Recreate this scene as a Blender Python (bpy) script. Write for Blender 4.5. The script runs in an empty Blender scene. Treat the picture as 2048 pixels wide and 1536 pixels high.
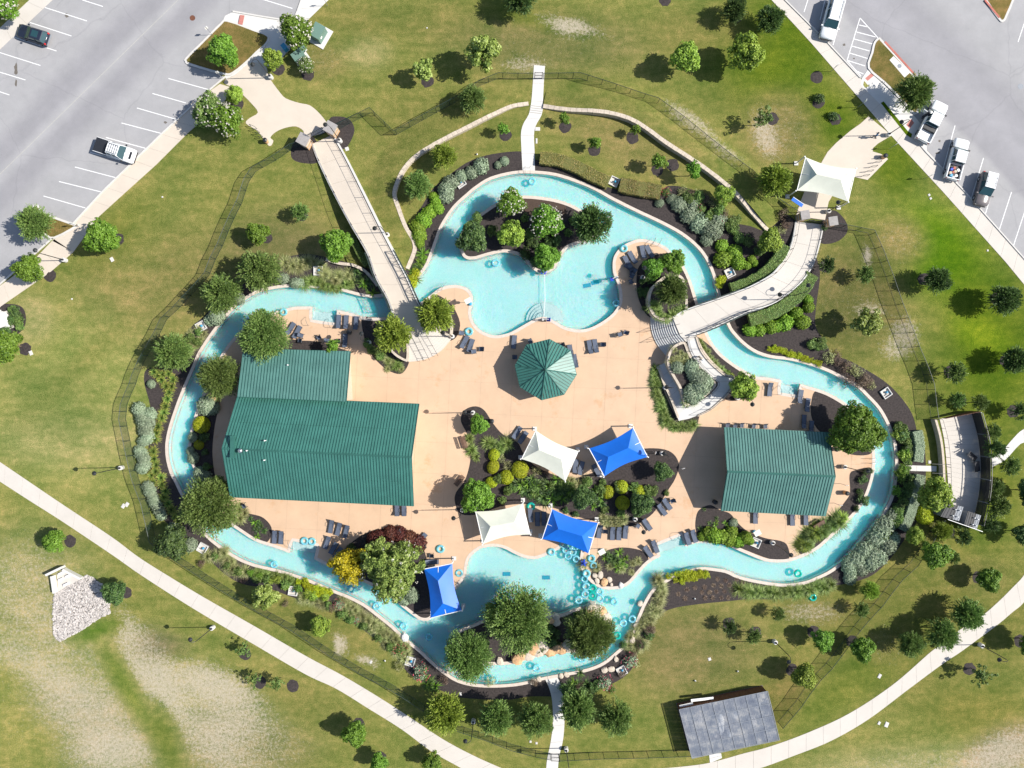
import bpy, bmesh, math, random
import numpy as np
from mathutils import Vector, Matrix
from mathutils.geometry import delaunay_2d_cdt

# ---------------------------------------------------------------- camera, sky, sun, exposure
C = bpy.context.scene
S, H = 14.5, 97.9                      # metres to photo pixels at ground level, camera height
cam = bpy.data.cameras.new('camera'); cam.sensor_width = 36; cam.clip_end = 6000
cam.lens = 36 / 2 / (1024 / (S * H))
co = bpy.data.objects.new('camera', cam); C.collection.objects.link(co)
co.location = (0, 0, H); co.rotation_euler = (0, 0, 0); C.camera = co
W = bpy.data.worlds.new('World'); C.world = W; W.use_nodes = True
nt = W.node_tree; bg = nt.nodes['Background']
sky = nt.nodes.new('ShaderNodeTexSky'); sky.sky_type = 'NISHITA'; sky.sun_disc = False
SUN_EL, SUN_AZ = math.radians(43), math.radians(1.0)     # azimuth: counter-clockwise from +x
sky.sun_elevation = SUN_EL; sky.sun_rotation = math.radians(89.0)
nt.links.new(sky.outputs[0], bg.inputs[0]); bg.inputs[1].default_value = 0.085
sl = bpy.data.lights.new('sun', 'SUN'); sl.energy = 4.3; sl.angle = math.radians(0.5); sl.color = (1, .955, .88)
so = bpy.data.objects.new('sun', sl); C.collection.objects.link(so); so.location = (60, 0, 60)
sd = Vector((math.cos(SUN_EL) * math.cos(SUN_AZ), math.cos(SUN_EL) * math.sin(SUN_AZ), math.sin(SUN_EL)))
so.rotation_euler = sd.to_track_quat('Z', 'Y').to_euler()
C.view_settings.view_transform = 'Standard'; C.view_settings.look = 'None'; C.view_settings.gamma = 1
C.view_settings.use_curve_mapping = False
C.view_settings.exposure = 0.74
C.cycles.max_bounces = 7; C.cycles.transparent_max_bounces = 10; C.cycles.diffuse_bounces = 3
C.cycles.glossy_bounces = 2; C.cycles.transmission_bounces = 3; C.cycles.caustics_reflective = False
C.cycles.caustics_refractive = False

R = random.Random(7)
NP = np.random.default_rng(7)

def P(px, py, z=0.0):
    f = (H - z) / H
    return Vector(((px - 1024) / S * f, (768 - py) / S * f, z))
def PL(pts, z=0.0): return [P(p[0], p[1], z) for p in pts]

# ---------------------------------------------------------------- bookkeeping
REG = []
def link(o, parent=None):
    C.collection.objects.link(o)
    if parent is not None: o.parent = parent
    return o
def mesh_obj(name, me, parent=None): return link(bpy.data.objects.new(name, me), parent)
def empty(name, loc, rz=0.0):
    o = bpy.data.objects.new(name, None); o.location = loc; o.rotation_euler = (0, 0, rz)
    o.empty_display_size = .3
    return link(o)
def structure(o): o['kind'] = 'structure'; return o
def tag(o, label, cat, group=None):
    o['label'] = label; o['category'] = cat
    if group: o['group'] = group
    return o
def reg(o, look, cat, px, py, group=None):
    "thing whose label is completed with the landmark next to it"
    o['category'] = cat
    if group: o['group'] = group
    REG.append((o, look, px, py)); return o
def copy_tree(o, parent=None):
    c = o.copy(); C.collection.objects.link(c)
    if parent is not None: c.parent = parent; 
    for ch in KIDS.get(o.name, []): copy_kid(ch, c)
    return c
KIDS = {}
def kid(o, parent):
    KIDS.setdefault(parent.name, []).append(o); return o
def copy_kid(o, parent):
    c = o.copy(); C.collection.objects.link(c); c.parent = parent
    for g in KIDS.get(o.name, []): copy_kid(g, c)
    return c

# ---------------------------------------------------------------- materials
MATS = {}
def newmat(name):
    m = bpy.data.materials.new(name); m.use_nodes = True
    MATS[name] = m
    return m, m.node_tree, m.node_tree.nodes['Principled BSDF']
def ramp(nt, fac, stops):
    r = nt.nodes.new('ShaderNodeValToRGB'); el = r.color_ramp.elements
    while len(el) < len(stops): el.new(.5)
    for e, (p, c) in zip(el, stops): e.position = p; e.color = (*c, 1)
    nt.links.new(fac, r.inputs[0]); return r.outputs[0]
def noise(nt, scale, detail=4, rough=.6, coord='pos', stretch=None, rot=0):
    if coord == 'pos':
        g = nt.nodes.new('ShaderNodeNewGeometry'); v = g.outputs['Position']
    else:
        g = nt.nodes.new('ShaderNodeTexCoord'); v = g.outputs['Object']
    if stretch:
        mp = nt.nodes.new('ShaderNodeMapping'); mp.inputs['Scale'].default_value = stretch
        mp.inputs['Rotation'].default_value = (0, 0, rot)
        nt.links.new(v, mp.inputs[0]); v = mp.outputs[0]
    n = nt.nodes.new('ShaderNodeTexNoise'); n.inputs['Scale'].default_value = scale
    n.inputs['Detail'].default_value = detail; n.inputs['Roughness'].default_value = rough
    nt.links.new(v, n.inputs['Vector']); return n.outputs['Fac']
def mix(nt, a, b, fac, mode='MIX'):
    m = nt.nodes.new('ShaderNodeMixRGB'); m.blend_type = mode
    for i, v in ((0, fac), (1, a), (2, b)):
        if hasattr(v, 'is_linked') or hasattr(v, 'links'): nt.links.new(v, m.inputs[i])
        else: m.inputs[i].default_value = v if isinstance(v, (int, float)) else (*v, 1)
    return m.outputs[0]
def bump(nt, b, h, strength=.5, dist=.05):
    n = nt.nodes.new('ShaderNodeBump'); n.inputs['Strength'].default_value = strength
    n.inputs['Distance'].default_value = dist; nt.links.new(h, n.inputs['Height'])
    nt.links.new(n.outputs[0], b.inputs['Normal'])
def sc(c, k): return tuple(min(1, v * k) for v in c)
def mat(name, col, rough=.8, var=.15, scale=3.0, metal=0.0, spec=.5, fine=0.0, bmp=0.0, coord='pos'):
    m, nt, b = newmat(name)
    f = noise(nt, scale, 5, .65, coord)
    c = ramp(nt, f, [(.3, sc(col, 1 - var)), (.7, sc(col, 1 + var))])
    if fine:
        f2 = noise(nt, 30, 3, .7, coord)
        c = mix(nt, c, ramp(nt, f2, [(.3, (1 - fine,) * 3), (.7, (1, 1, 1))]), 1.0, 'MULTIPLY')
    nt.links.new(c, b.inputs['Base Color'])
    b.inputs['Roughness'].default_value = rough; b.inputs['Metallic'].default_value = metal
    b.inputs['Specular IOR Level'].default_value = spec
    if bmp: bump(nt, b, noise(nt, 18, 4, .7, coord), bmp, .03)
    return m
def leafmat(name, cols, rough=.55, trans=.22, spec=.35):
    "leaf colour picked per leaf from the tone attribute"
    m, nt, b = newmat(name)
    a = nt.nodes.new('ShaderNodeAttribute'); a.attribute_name = 'tone'
    n = len(cols)
    c = ramp(nt, a.outputs['Fac'], [(i / (n - 1), cl) for i, cl in enumerate(cols)])
    oi = nt.nodes.new('ShaderNodeObjectInfo')
    hs = nt.nodes.new('ShaderNodeHueSaturation'); nt.links.new(c, hs.inputs['Color'])
    mr = nt.nodes.new('ShaderNodeMapRange'); mr.inputs['To Min'].default_value = .78; mr.inputs['To Max'].default_value = 1.22
    nt.links.new(oi.outputs['Random'], mr.inputs[0]); nt.links.new(mr.outputs[0], hs.inputs['Value'])
    mr2 = nt.nodes.new('ShaderNodeMapRange'); mr2.inputs['To Min'].default_value = .485; mr2.inputs['To Max'].default_value = .512
    nt.links.new(oi.outputs['Random'], mr2.inputs[0]); nt.links.new(mr2.outputs[0], hs.inputs['Hue'])
    nt.links.new(hs.outputs[0], b.inputs['Base Color']); b.inputs['Roughness'].default_value = rough
    b.inputs['Specular IOR Level'].default_value = spec
    t = nt.nodes.new('ShaderNodeBsdfTranslucent'); nt.links.new(hs.outputs[0], t.inputs[0])
    mx = nt.nodes.new('ShaderNodeMixShader'); mx.inputs[0].default_value = trans
    out = nt.nodes['Material Output']
    nt.links.new(b.outputs[0], mx.inputs[1]); nt.links.new(t.outputs[0], mx.inputs[2]); nt.links.new(mx.outputs[0], out.inputs[0])
    return m

M = {}
M['deck'] = mat('peach_pool_deck', (.57, .395, .262), .8, .07, .35, fine=.08)
_m = M['deck']; _t = _m.node_tree; _b = _t.nodes['Principled BSDF']; _c = _b.inputs['Base Color'].links[0].from_socket
_c = mix(_t, _c, ramp(_t, noise(_t, .23, 6, .75), [(.0, (1, 1, 1)), (.57, (1, 1, 1)), (.66, (.95, .86, .76))]), 1.0, 'MULTIPLY')
_c = mix(_t, _c, ramp(_t, noise(_t, 1.3, 7, .8), [(.0, (.86, .87, .9)), (.36, (.96, .97, .98)), (.42, (1, 1, 1))]), 1.0, 'MULTIPLY')
_t.links.new(_c, _b.inputs['Base Color'])
M['deckb'] = mat('deck_joint', (.40, .28, .2), .9, .1)
M['conc'] = mat('pale_concrete', (.55, .51, .46), .85, .05, .4, fine=.07)
M['concw'] = mat('white_concrete', (.60, .585, .56), .85, .05, .5, fine=.07)
M['concj'] = mat('concrete_joint', (.30, .27, .23), .9, .1)
M['peach'] = mat('peach_walk', (.56, .49, .41), .85, .05, .4, fine=.07)
M['cope'] = mat('coping_stone', (.58, .5, .43), .75, .12, 2.5, fine=.1)
M['faint'] = mat('faded_yellow_paint', (.40, .385, .35), .9, .15, 3)
M['kerb'] = mat('kerb_concrete', (.55, .53, .5), .85, .07, 1)
M['redkerb'] = mat('red_kerb_paint', (.42, .13, .10), .8, .2, 2)
M['tactile'] = mat('tactile_pad', (.45, .17, .14), .8, .12, 5)
M['paint'] = mat('white_line_paint', (.72, .72, .72), .7, .1, 4)
M['mulch'] = mat('dark_mulch', (.052, .041, .039), .95, .5, 4, fine=.5, bmp=1.0)
M['mulchb'] = mat('brown_mulch', (.085, .055, .04), .95, .35, 9, fine=.5, bmp=1.0)
M['stone'] = mat('cream_limestone', (.55, .47, .38), .85, .2, 3, fine=.15)
M['stoneo'] = mat('orange_limestone', (.62, .38, .2), .85, .3, 2.5, fine=.2)
M['stoneg'] = mat('grey_capstone', (.3, .28, .27), .85, .15, 3)
M['black'] = mat('black_metal', (.02, .022, .025), .45, .1, 5)
M['iron'] = mat('dark_green_metal', (.018, .035, .03), .5, .1, 5)
M['grey'] = mat('grey_metal', (.22, .24, .27), .45, .1, 5)
M['steel'] = mat('stainless_steel', (.5, .5, .5), .25, .05, 5, metal=.9)
M['white'] = mat('white_paint', (.78, .78, .76), .5, .04, 4)
M['whitecar'] = mat('white_car_paint', (.8, .81, .82), .25, .02, 1)
M['darkcar'] = mat('dark_blue_car_paint', (.018, .024, .042), .2, .1, 1)
M['greycar'] = mat('grey_brown_car_paint', (.16, .14, .14), .25, .05, 1)
M['glass'] = mat('tinted_glass', (.02, .06, .07), .08, .1, 1, spec=.8)
M['tyre'] = mat('tyre_rubber', (.02, .02, .02), .9, .1, 5)
M['red'] = mat('red_lamp', (.5, .02, .02), .3, .1, 5)
M['wood'] = mat('brown_wood', (.13, .07, .045), .7, .25, 4)
M['rust'] = mat('rust_brown_board', (.14, .055, .03), .8, .2, 2)
M['sling'] = mat('blue_grey_sling', (.085, .105, .15), .7, .08, 5)
M['frame'] = mat('charcoal_frame', (.03, .035, .045), .5, .1, 5)
M['bark'] = mat('bark', (.12, .085, .06), .9, .25, 6)
M['blue'] = mat('blue_fabric', (.004, .13, .60), .5, .08, .6, fine=.12, spec=.45)
M['wsail'] = mat('white_fabric', (.66, .67, .57), .6, .06, .8, fine=.08)
M['rblue'] = mat('royal_blue_plastic', (.01, .05, .42), .4, .1, 4)
M['lblue'] = mat('light_blue_plastic', (.05, .3, .5), .4, .1, 4)
M['skin'] = mat('skin', (.35, .2, .14), .6, .05, 5)
M['cloth_t'] = mat('tan_cloth', (.5, .42, .32), .9, .1, 8)
M['cloth_b'] = mat('blue_cloth', (.02, .1, .22), .9, .1, 8)
M['cloth_d'] = mat('dark_cloth', (.02, .025, .04), .9, .1, 8)
M['grn'] = mat('green_cabinet', (.13, .22, .18), .5, .06, 3)
M['wallc'] = mat('cream_wall', (.5, .42, .33), .85, .08, 2)
M['gravel'] = mat('dry_gravel', (.16, .14, .12), .95, .4, 20, fine=.4)
M['pinkrock'] = mat('pale_riprap_stone', (.50, .46, .43), .9, .55, 4, fine=.25)
M['blackroof'] = mat('charcoal_ribbed_roof', (.016, .018, .024), .6, .15, 3)
M['greyroof'] = mat('grey_metal_sheet', (.17, .19, .22), .5, .08, 3)

def roofmat(name, col):
    m, nt, b = newmat(name)
    f = noise(nt, .6, 4, .6); f2 = noise(nt, 14, 3, .6, stretch=(1, .12, 1))
    c = ramp(nt, f, [(.3, sc(col, .84)), (.7, sc(col, 1.13))])
    c = mix(nt, c, ramp(nt, f2, [(.3, (.84, .86, .86)), (.7, (1, 1, 1))]), 1.0, 'MULTIPLY')
    nt.links.new(c, b.inputs['Base Color']); b.inputs['Roughness'].default_value = .42
    b.inputs['Specular IOR Level'].default_value = .6
    return m
M['roof'] = roofmat('green_metal_roof', (.055, .19, .155)); M['roofa'] = roofmat('sky_sheen_green_roof', (.095, .22, .19))  # second one: lighter copy of the same roof, sky sheen put into its colour
M['seam'] = mat('dark_green_seam', (.010, .062, .052), .5, .1, 5); M['rooft'] = roofmat('green_ridge_cap', (.035, .13, .105))

# worn asphalt with darker wheel lanes along the drive
def asphalt(name, ang, lanes, off):
    m, nt, b = newmat(name)
    g = nt.nodes.new('ShaderNodeNewGeometry')
    d = nt.nodes.new('ShaderNodeVectorMath'); d.operation = 'DOT_PRODUCT'
    d.inputs[1].default_value = (-math.sin(ang), math.cos(ang), 0); nt.links.new(g.outputs['Position'], d.inputs[0])
    w = noise(nt, .12, 3, .5)
    ad = nt.nodes.new('ShaderNodeMath'); ad.operation = 'MULTIPLY_ADD'; ad.inputs[1].default_value = 1.6
    nt.links.new(w, ad.inputs[0]); nt.links.new(d.outputs['Value'], ad.inputs[2])
    mr = nt.nodes.new('ShaderNodeMapRange'); mr.inputs['From Min'].default_value = off[0]; mr.inputs['From Max'].default_value = off[1]
    nt.links.new(ad.outputs[0], mr.inputs[0])
    c = ramp(nt, mr.outputs[0], lanes)
    f = noise(nt, .35, 6, .7); c = mix(nt, c, ramp(nt, f, [(.3, (.88, .88, .87)), (.7, (1.05, 1.04, 1.03))]), 1.0, 'MULTIPLY')
    f2 = noise(nt, 25, 3, .8); c = mix(nt, c, ramp(nt, f2, [(.3, (.86,) * 3), (.7, (1.08,) * 3)]), 1.0, 'MULTIPLY')
    vo = nt.nodes.new('ShaderNodeTexVoronoi'); vo.feature = 'DISTANCE_TO_EDGE'; vo.inputs['Scale'].default_value = .075
    wn = nt.nodes.new('ShaderNodeTexNoise'); wn.inputs['Scale'].default_value = .5; wn.inputs['Detail'].default_value = 5; nt.links.new(g.outputs['Position'], wn.inputs['Vector'])
    wa = nt.nodes.new('ShaderNodeMixRGB'); wa.blend_type = 'ADD'; wa.inputs[0].default_value = 3.0; nt.links.new(g.outputs['Position'], wa.inputs[1]); nt.links.new(wn.outputs['Color'], wa.inputs[2])
    nt.links.new(wa.outputs[0], vo.inputs['Vector'])
    c = mix(nt, c, ramp(nt, vo.outputs['Distance'], [(0, (.90, .90, .91)), (.004, (.95, .95, .95)), (.008, (1, 1, 1))]), 1.0, 'MULTIPLY')
    c = mix(nt, c, ramp(nt, noise(nt, .8, 6, .8), [(0, (1, 1, 1)), (.62, (1, 1, 1)), (.74, (.84, .83, .82))]), 1.0, 'MULTIPLY')
    nt.links.new(c, b.inputs['Base Color']); b.inputs['Roughness'].default_value = .9
    return m
A0, A1 = (.335, .332, .342), (.272, .268, .285)
M['asph1'] = asphalt('worn_asphalt_left', math.radians(45), [(0, A0), (.26, A0), (.36, A1), (.43, A1), (.51, sc(A0, 1.05)), (.58, A1), (.65, A1), (.76, A0), (1, A0)], (60.8, 80.8))
M['asph2'] = asphalt('worn_asphalt_right', math.radians(-45), [(0, A0), (.40, A0), (.44, A1), (.62, sc(A1, 1.12)), (.8, A1), (.95, sc(A0, .96)), (1, A0)], (60.8, 80.8))

# chain link: wire pattern with open mesh
def chainlink():
    m, nt, b = newmat('green_chain_link')
    b.inputs['Base Color'].default_value = (.03, .06, .05, 1); b.inputs['Roughness'].default_value = .5
    t = nt.nodes.new('ShaderNodeBsdfTransparent'); mx = nt.nodes.new('ShaderNodeMixShader'); mx.inputs[0].default_value = .27
    f = noise(nt, 3, 2, .5)
    mr = nt.nodes.new('ShaderNodeMapRange'); mr.inputs['To Min'].default_value = .24; mr.inputs['To Max'].default_value = .32
    nt.links.new(f, mr.inputs[0]); nt.links.new(mr.outputs[0], mx.inputs[0])
    nt.links.new(t.outputs[0], mx.inputs[1]); nt.links.new(b.outputs[0], mx.inputs[2])
    nt.links.new(mx.outputs[0], nt.nodes['Material Output'].inputs[0]); return m
M['chain'] = chainlink()

def watermat():
    m, nt, b = newmat('pool_water'); nt.nodes.remove(b)
    t = nt.nodes.new('ShaderNodeBsdfTransparent'); t.inputs[0].default_value = (.875, .935, .93, 1)
    gl = nt.nodes.new('ShaderNodeBsdfGlossy'); gl.inputs['Roughness'].default_value = .06
    d = nt.nodes.new('ShaderNodeBsdfDiffuse'); d.inputs[0].default_value = (.0, .75, .85, 1)
    fr = nt.nodes.new('ShaderNodeFresnel'); fr.inputs[0].default_value = 1.33
    f = noise(nt, 3.2, 3, .6, stretch=(1, 1.3, 1)); bp = nt.nodes.new('ShaderNodeBump')
    bp.inputs['Strength'].default_value = .3; bp.inputs['Distance'].default_value = .05
    nt.links.new(f, bp.inputs['Height'])
    for n in (gl, fr): nt.links.new(bp.outputs[0], n.inputs['Normal'])
    m0 = nt.nodes.new('ShaderNodeMixShader'); m0.inputs[0].default_value = .12     # light scattered back by the water itself
    nt.links.new(t.outputs[0], m0.inputs[1]); nt.links.new(d.outputs[0], m0.inputs[2])
    mx = nt.nodes.new('ShaderNodeMixShader'); nt.links.new(fr.outputs[0], mx.inputs[0])
    nt.links.new(m0.outputs[0], mx.inputs[1]); nt.links.new(gl.outputs[0], mx.inputs[2])
    nt.links.new(mx.outputs[0], nt.nodes['Material Output'].inputs[0]); return m
M['water'] = watermat()
def floormat():
    m, nt, b = newmat('pale_aqua_plaster')
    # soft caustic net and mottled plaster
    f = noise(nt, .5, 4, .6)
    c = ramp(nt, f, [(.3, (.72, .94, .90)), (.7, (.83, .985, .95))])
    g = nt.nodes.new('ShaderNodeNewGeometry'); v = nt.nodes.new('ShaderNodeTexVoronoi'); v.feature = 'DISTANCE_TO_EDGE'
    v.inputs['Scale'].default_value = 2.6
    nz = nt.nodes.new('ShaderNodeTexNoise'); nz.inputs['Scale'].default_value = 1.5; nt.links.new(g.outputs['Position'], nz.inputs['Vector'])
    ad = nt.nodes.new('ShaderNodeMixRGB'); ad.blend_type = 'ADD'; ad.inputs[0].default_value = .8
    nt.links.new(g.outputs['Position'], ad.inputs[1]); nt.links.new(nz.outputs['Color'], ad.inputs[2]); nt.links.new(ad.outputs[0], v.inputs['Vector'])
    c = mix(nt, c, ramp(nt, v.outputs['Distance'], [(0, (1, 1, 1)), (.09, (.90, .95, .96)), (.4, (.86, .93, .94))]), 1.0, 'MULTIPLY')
    nt.links.new(c, b.inputs['Base Color']); b.inputs['Roughness'].default_value = .7
    b.inputs['Subsurface Weight'].default_value = 1.0; b.inputs['Subsurface Radius'].default_value = (.02, 1.0, 1.4)
    b.inputs['Subsurface Scale'].default_value = 1.0
    return m
M['floor'] = floormat()
def tubemat(name, col):
    m, nt, b = newmat(name); b.inputs['Base Color'].default_value = (*col, 1); b.inputs['Roughness'].default_value = .12
    t = nt.nodes.new('ShaderNodeBsdfTransparent'); t.inputs[0].default_value = (*sc(col, 2.2), 1)
    mx = nt.nodes.new('ShaderNodeMixShader'); mx.inputs[0].default_value = .6
    nt.links.new(t.outputs[0], mx.inputs[1]); nt.links.new(b.outputs[0], mx.inputs[2])
    nt.links.new(mx.outputs[0], nt.nodes['Material Output'].inputs[0]); return m
M['tubec'] = tubemat('clear_aqua_vinyl', (.25, .62, .72)); M['tubeg'] = tubemat('sea_green_vinyl', (.02, .5, .40))
def polymat():
    m, nt, b = newmat('clear_ribbed_sheet')
    f = noise(nt, .9, 5, .7); c = ramp(nt, f, [(.3, (.17, .195, .255)), (.5, (.25, .28, .335)), (.70, (.50, .50, .50))])
    nt.links.new(c, b.inputs['Base Color']); b.inputs['Roughness'].default_value = .3
    t = nt.nodes.new('ShaderNodeBsdfTransparent'); mx = nt.nodes.new('ShaderNodeMixShader'); mx.inputs[0].default_value = .6
    nt.links.new(t.outputs[0], mx.inputs[1]); nt.links.new(b.outputs[0], mx.inputs[2])
    nt.links.new(mx.outputs[0], nt.nodes['Material Output'].inputs[0]); return m
M['poly'] = polymat()

# lawn: zone colours come from where the grass is lush, dry or worn through
def lawnmat():
    m, nt, b = newmat('lawn')
    a = nt.nodes.new('ShaderNodeVertexColor'); a.layer_name = 'zone'
    a2 = nt.nodes.new('ShaderNodeAttribute'); a2.attribute_name = 'bare'
    f1 = noise(nt, .16, 5, .6); f2 = noise(nt, 1.1, 6, .72); f3 = noise(nt, 7, 5, .8)
    f4 = noise(nt, .5, 5, .65, stretch=(.35, 1.5, 1), rot=math.radians(-48))
    c = a.outputs['Color']
    c = mix(nt, c, ramp(nt, f1, [(.32, (.74, .86, .75)), (.68, (1.28, 1.15, 1.25))]), 1.0, 'MULTIPLY')
    c = mix(nt, c, ramp(nt, f2, [(.28, (.70, .80, .68)), (.5, (1, 1, 1)), (.72, (1.5, 1.27, 1.5))]), 1.0, 'MULTIPLY')
    c = mix(nt, c, ramp(nt, f4, [(.35, (.80, .87, .78)), (.65, (1.2, 1.12, 1.18))]), 1.0, 'MULTIPLY')
    c = mix(nt, c, ramp(nt, f3, [(.28, (.50, .58, .48)), (.72, (1.52, 1.44, 1.5))]), 1.0, 'MULTIPLY')
    fb = noise(nt, 2.6, 9, .85); 
    su = nt.nodes.new('ShaderNodeMath'); su.operation = 'ADD'; nt.links.new(fb, su.inputs[0]); nt.links.new(a2.outputs['Fac'], su.inputs[1])
    k = ramp(nt, su.outputs[0], [(.0, (0, 0, 0)), (.85, (0, 0, 0)), (1.0, (.8, .8, .8))])
    bare = ramp(nt, f3, [(.3, (.36, .30, .22)), (.7, (.54, .475, .38))])
    c = mix(nt, c, bare, k)
    nt.links.new(c, b.inputs['Base Color']); b.inputs['Roughness'].default_value = .95; b.inputs['Specular IOR Level'].default_value = .05
    bump(nt, b, f3, .7, .12)
    return m
M['lawn'] = lawnmat()

# ---------------------------------------------------------------- geometry helpers
class MB:
    def __init__(s): s.v = []; s.f = []; s.m = []; s.cur = 0; s.mats = []
    def mat(s, k):
        mm = M[k]
        if mm not in s.mats: s.mats.append(mm)
        s.cur = s.mats.index(mm); return s
    def add(s, vs, fs, T=None):
        n = len(s.v)
        s.v += [tuple(T @ Vector(v)) if T is not None else tuple(v) for v in vs]
        s.f += [tuple(i + n for i in f) for f in fs]; s.m += [s.cur] * len(fs); return s
    def box(s, c, d, T=None, rz=0.0, taper=1.0, tilt=0.0):
        x, y, z = (k / 2 for k in d); t = taper
        vs = [(-x, -y, -z), (x, -y, -z), (x, y, -z), (-x, y, -z), (-x * t, -y * t, z), (x * t, -y * t, z), (x * t, y * t, z), (-x * t, y * t, z)]
        L = Matrix.Translation(c) @ Matrix.Rotation(rz, 4, 'Z') @ Matrix.Rotation(tilt, 4, 'Y')
        return s.add([L @ Vector(v) for v in vs], [(0, 3, 2, 1), (4, 5, 6, 7), (0, 1, 5, 4), (1, 2, 6, 5), (2, 3, 7, 6), (3, 0, 4, 7)], T)
    def tube(s, pts, r, n=6, r2=None, T=None, cap=True):
        pts = [Vector(p) for p in pts]; k = len(pts); vs = []; fs = []
        r2 = r if r2 is None else r2
        for i, p in enumerate(pts):
            d = (pts[min(i + 1, k - 1)] - pts[max(i - 1, 0)]).normalized()
            u = d.orthogonal().normalized() if i == 0 else (u - d * u.dot(d)).normalized()
            w = d.cross(u); rr = r + (r2 - r) * i / max(1, k - 1)
            for j in range(n):
                a = 2 * math.pi * j / n; vs.append(p + (u * math.cos(a) + w * math.sin(a)) * rr)
        for i in range(k - 1):
            for j in range(n):
                a, b2 = i * n + j, i * n + (j + 1) % n; fs.append((a, b2, b2 + n, a + n))
        if cap: fs.append(tuple(range(n))[::-1]); fs.append(tuple(range((k - 1) * n, k * n)))
        return s.add(vs, fs, T)
    def lathe(s, prof, n=12, c=(0, 0, 0), T=None, sx=1, sy=1):
        vs = []; fs = []
        for (r, z) in prof:
            for j in range(n):
                a = 2 * math.pi * j / n; vs.append((c[0] + r * math.cos(a) * sx, c[1] + r * math.sin(a) * sy, c[2] + z))
        for i in range(len(prof) - 1):
            for j in range(n):
                a, b2 = i * n + j, i * n + (j + 1) % n; fs.append((a, b2, b2 + n, a + n))
        fs.append(tuple(range(n))[::-1]); fs.append(tuple(range((len(prof) - 1) * n, len(prof) * n)))
        return s.add(vs, fs, T)
    def prism(s, poly, z0, z1):
        "poly: list of Vector xy, walls and a triangulated top"
        n = len(poly); ar = sum(poly[i].x * poly[(i + 1) % n].y - poly[(i + 1) % n].x * poly[i].y for i in range(n))
        if ar < 0: poly = poly[::-1]
        vs = [(p.x, p.y, z0) for p in poly] + [(p.x, p.y, z1) for p in poly]
        fs = [(i, (i + 1) % n, n + (i + 1) % n, n + i) for i in range(n)]
        s.add(vs, fs)
        tv, _, tf, *_ = delaunay_2d_cdt([Vector((p.x, p.y)) for p in poly], [], [list(range(n))], 1, 1e-5)
        return s.add([(v.x, v.y, z1) for v in tv], [tuple(f) for f in tf])
    def mesh(s, name, smooth=False):
        me = bpy.data.meshes.new(name); me.from_pydata(s.v, [], s.f)
        for m_ in s.mats: me.materials.append(m_)
        if len(s.mats) > 1: me.polygons.foreach_set('material_index', s.m)
        if smooth: me.polygons.foreach_set('use_smooth', [True] * len(s.f))
        me.update(); return me
    def obj(s, name, parent=None, smooth=False):
        o = mesh_obj(name, s.mesh(name, smooth), parent)
        if parent is not None: kid(o, parent)
        return o

def catmull(pts, n=4, closed=True):
    "pts (x,y) or (x,y,'c') for a sharp corner"
    k = len(pts); out = []
    rng = range(k) if closed else range(k - 1)
    g = lambda i: pts[i % k] if closed else pts[max(0, min(k - 1, i))]
    for i in rng:
        p1, p2 = g(i), g(i + 1)
        p0 = p1 if len(p1) > 2 and p1[2] == 'c' else g(i - 1); p3 = p2 if len(p2) > 2 and p2[2] == 'c' else g(i + 2)
        for j in range(n):
            t = j / n; t2 = t * t; t3 = t2 * t
            out.append(tuple(.5 * (2 * p1[a] + (p2[a] - p0[a]) * t + (2 * p0[a] - 5 * p1[a] + 4 * p2[a] - p3[a]) * t2 + (3 * p1[a] - p0[a] - 3 * p2[a] + p3[a]) * t3) for a in (0, 1)))
    if not closed: out.append(tuple(pts[-1][:2]))
    return out
def inside(px, py, poly):
    px = np.asarray(px); py = np.asarray(py); r = np.zeros(px.shape, bool); n = len(poly)
    for i in range(n):
        x1, y1 = poly[i]; x2, y2 = poly[(i + 1) % n]
        if y1 == y2: continue
        c = ((y1 > py) != (y2 > py)) & (px < (x2 - x1) * (py - y1) / (y2 - y1) + x1); r ^= c
    return r
def region(name, ins, outs, z, m, grid=None, parent=None, keep=None):
    "flat sheet: inside any of ins, outside all of outs (photo-pixel outlines on the ground)"
    vs = []; ed = []
    for poly in ins + outs:
        n0 = len(vs); vs += [Vector(((x - 1024) / S, (768 - y) / S)) for x, y in poly]
        ed += [(n0 + i, n0 + (i + 1) % len(poly)) for i in range(len(poly))]
    if grid is not None: vs += grid
    V, _, F, *_ = delaunay_2d_cdt(vs, ed, [], 0, 1e-4)
    V = np.array([(v.x, v.y) for v in V]); F = np.array([f for f in F if len(f) == 3])
    cc = V[F].mean(1); qx, qy = cc[:, 0] * S + 1024, 768 - cc[:, 1] * S
    k = np.zeros(len(F), bool)
    for p in ins: k |= inside(qx, qy, p)
    for p in outs: k &= ~inside(qx, qy, p)
    F = F[k]; used = np.unique(F); mp = np.zeros(len(V), int); mp[used] = np.arange(len(used))
    me = bpy.data.meshes.new(name)
    me.from_pydata([(V[i, 0], V[i, 1], z) for i in used], [], mp[F].tolist())
    # all faces up
    me.materials.append(M[m]); me.update()
    bm = bmesh.new(); bm.from_mesh(me)
    for f in bm.faces:
        if f.normal.z < 0: f.normal_flip()
    bm.to_mesh(me); bm.free()
    o = mesh_obj(name, me, parent)
    if parent is None: structure(o)
    return o
def offset_line(w, d, closed=True):
    n = len(w); out = []
    for i in range(n):
        a = w[(i - 1) % n] if closed else w[max(0, i - 1)]; b = w[(i + 1) % n] if closed else w[min(n - 1, i + 1)]
        t = (b - a); t.z = 0; t.normalize() if t.length > 1e-6 else None
        out.append(w[i] + Vector((-t.y, t.x, 0)) * d)
    return out
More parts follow.
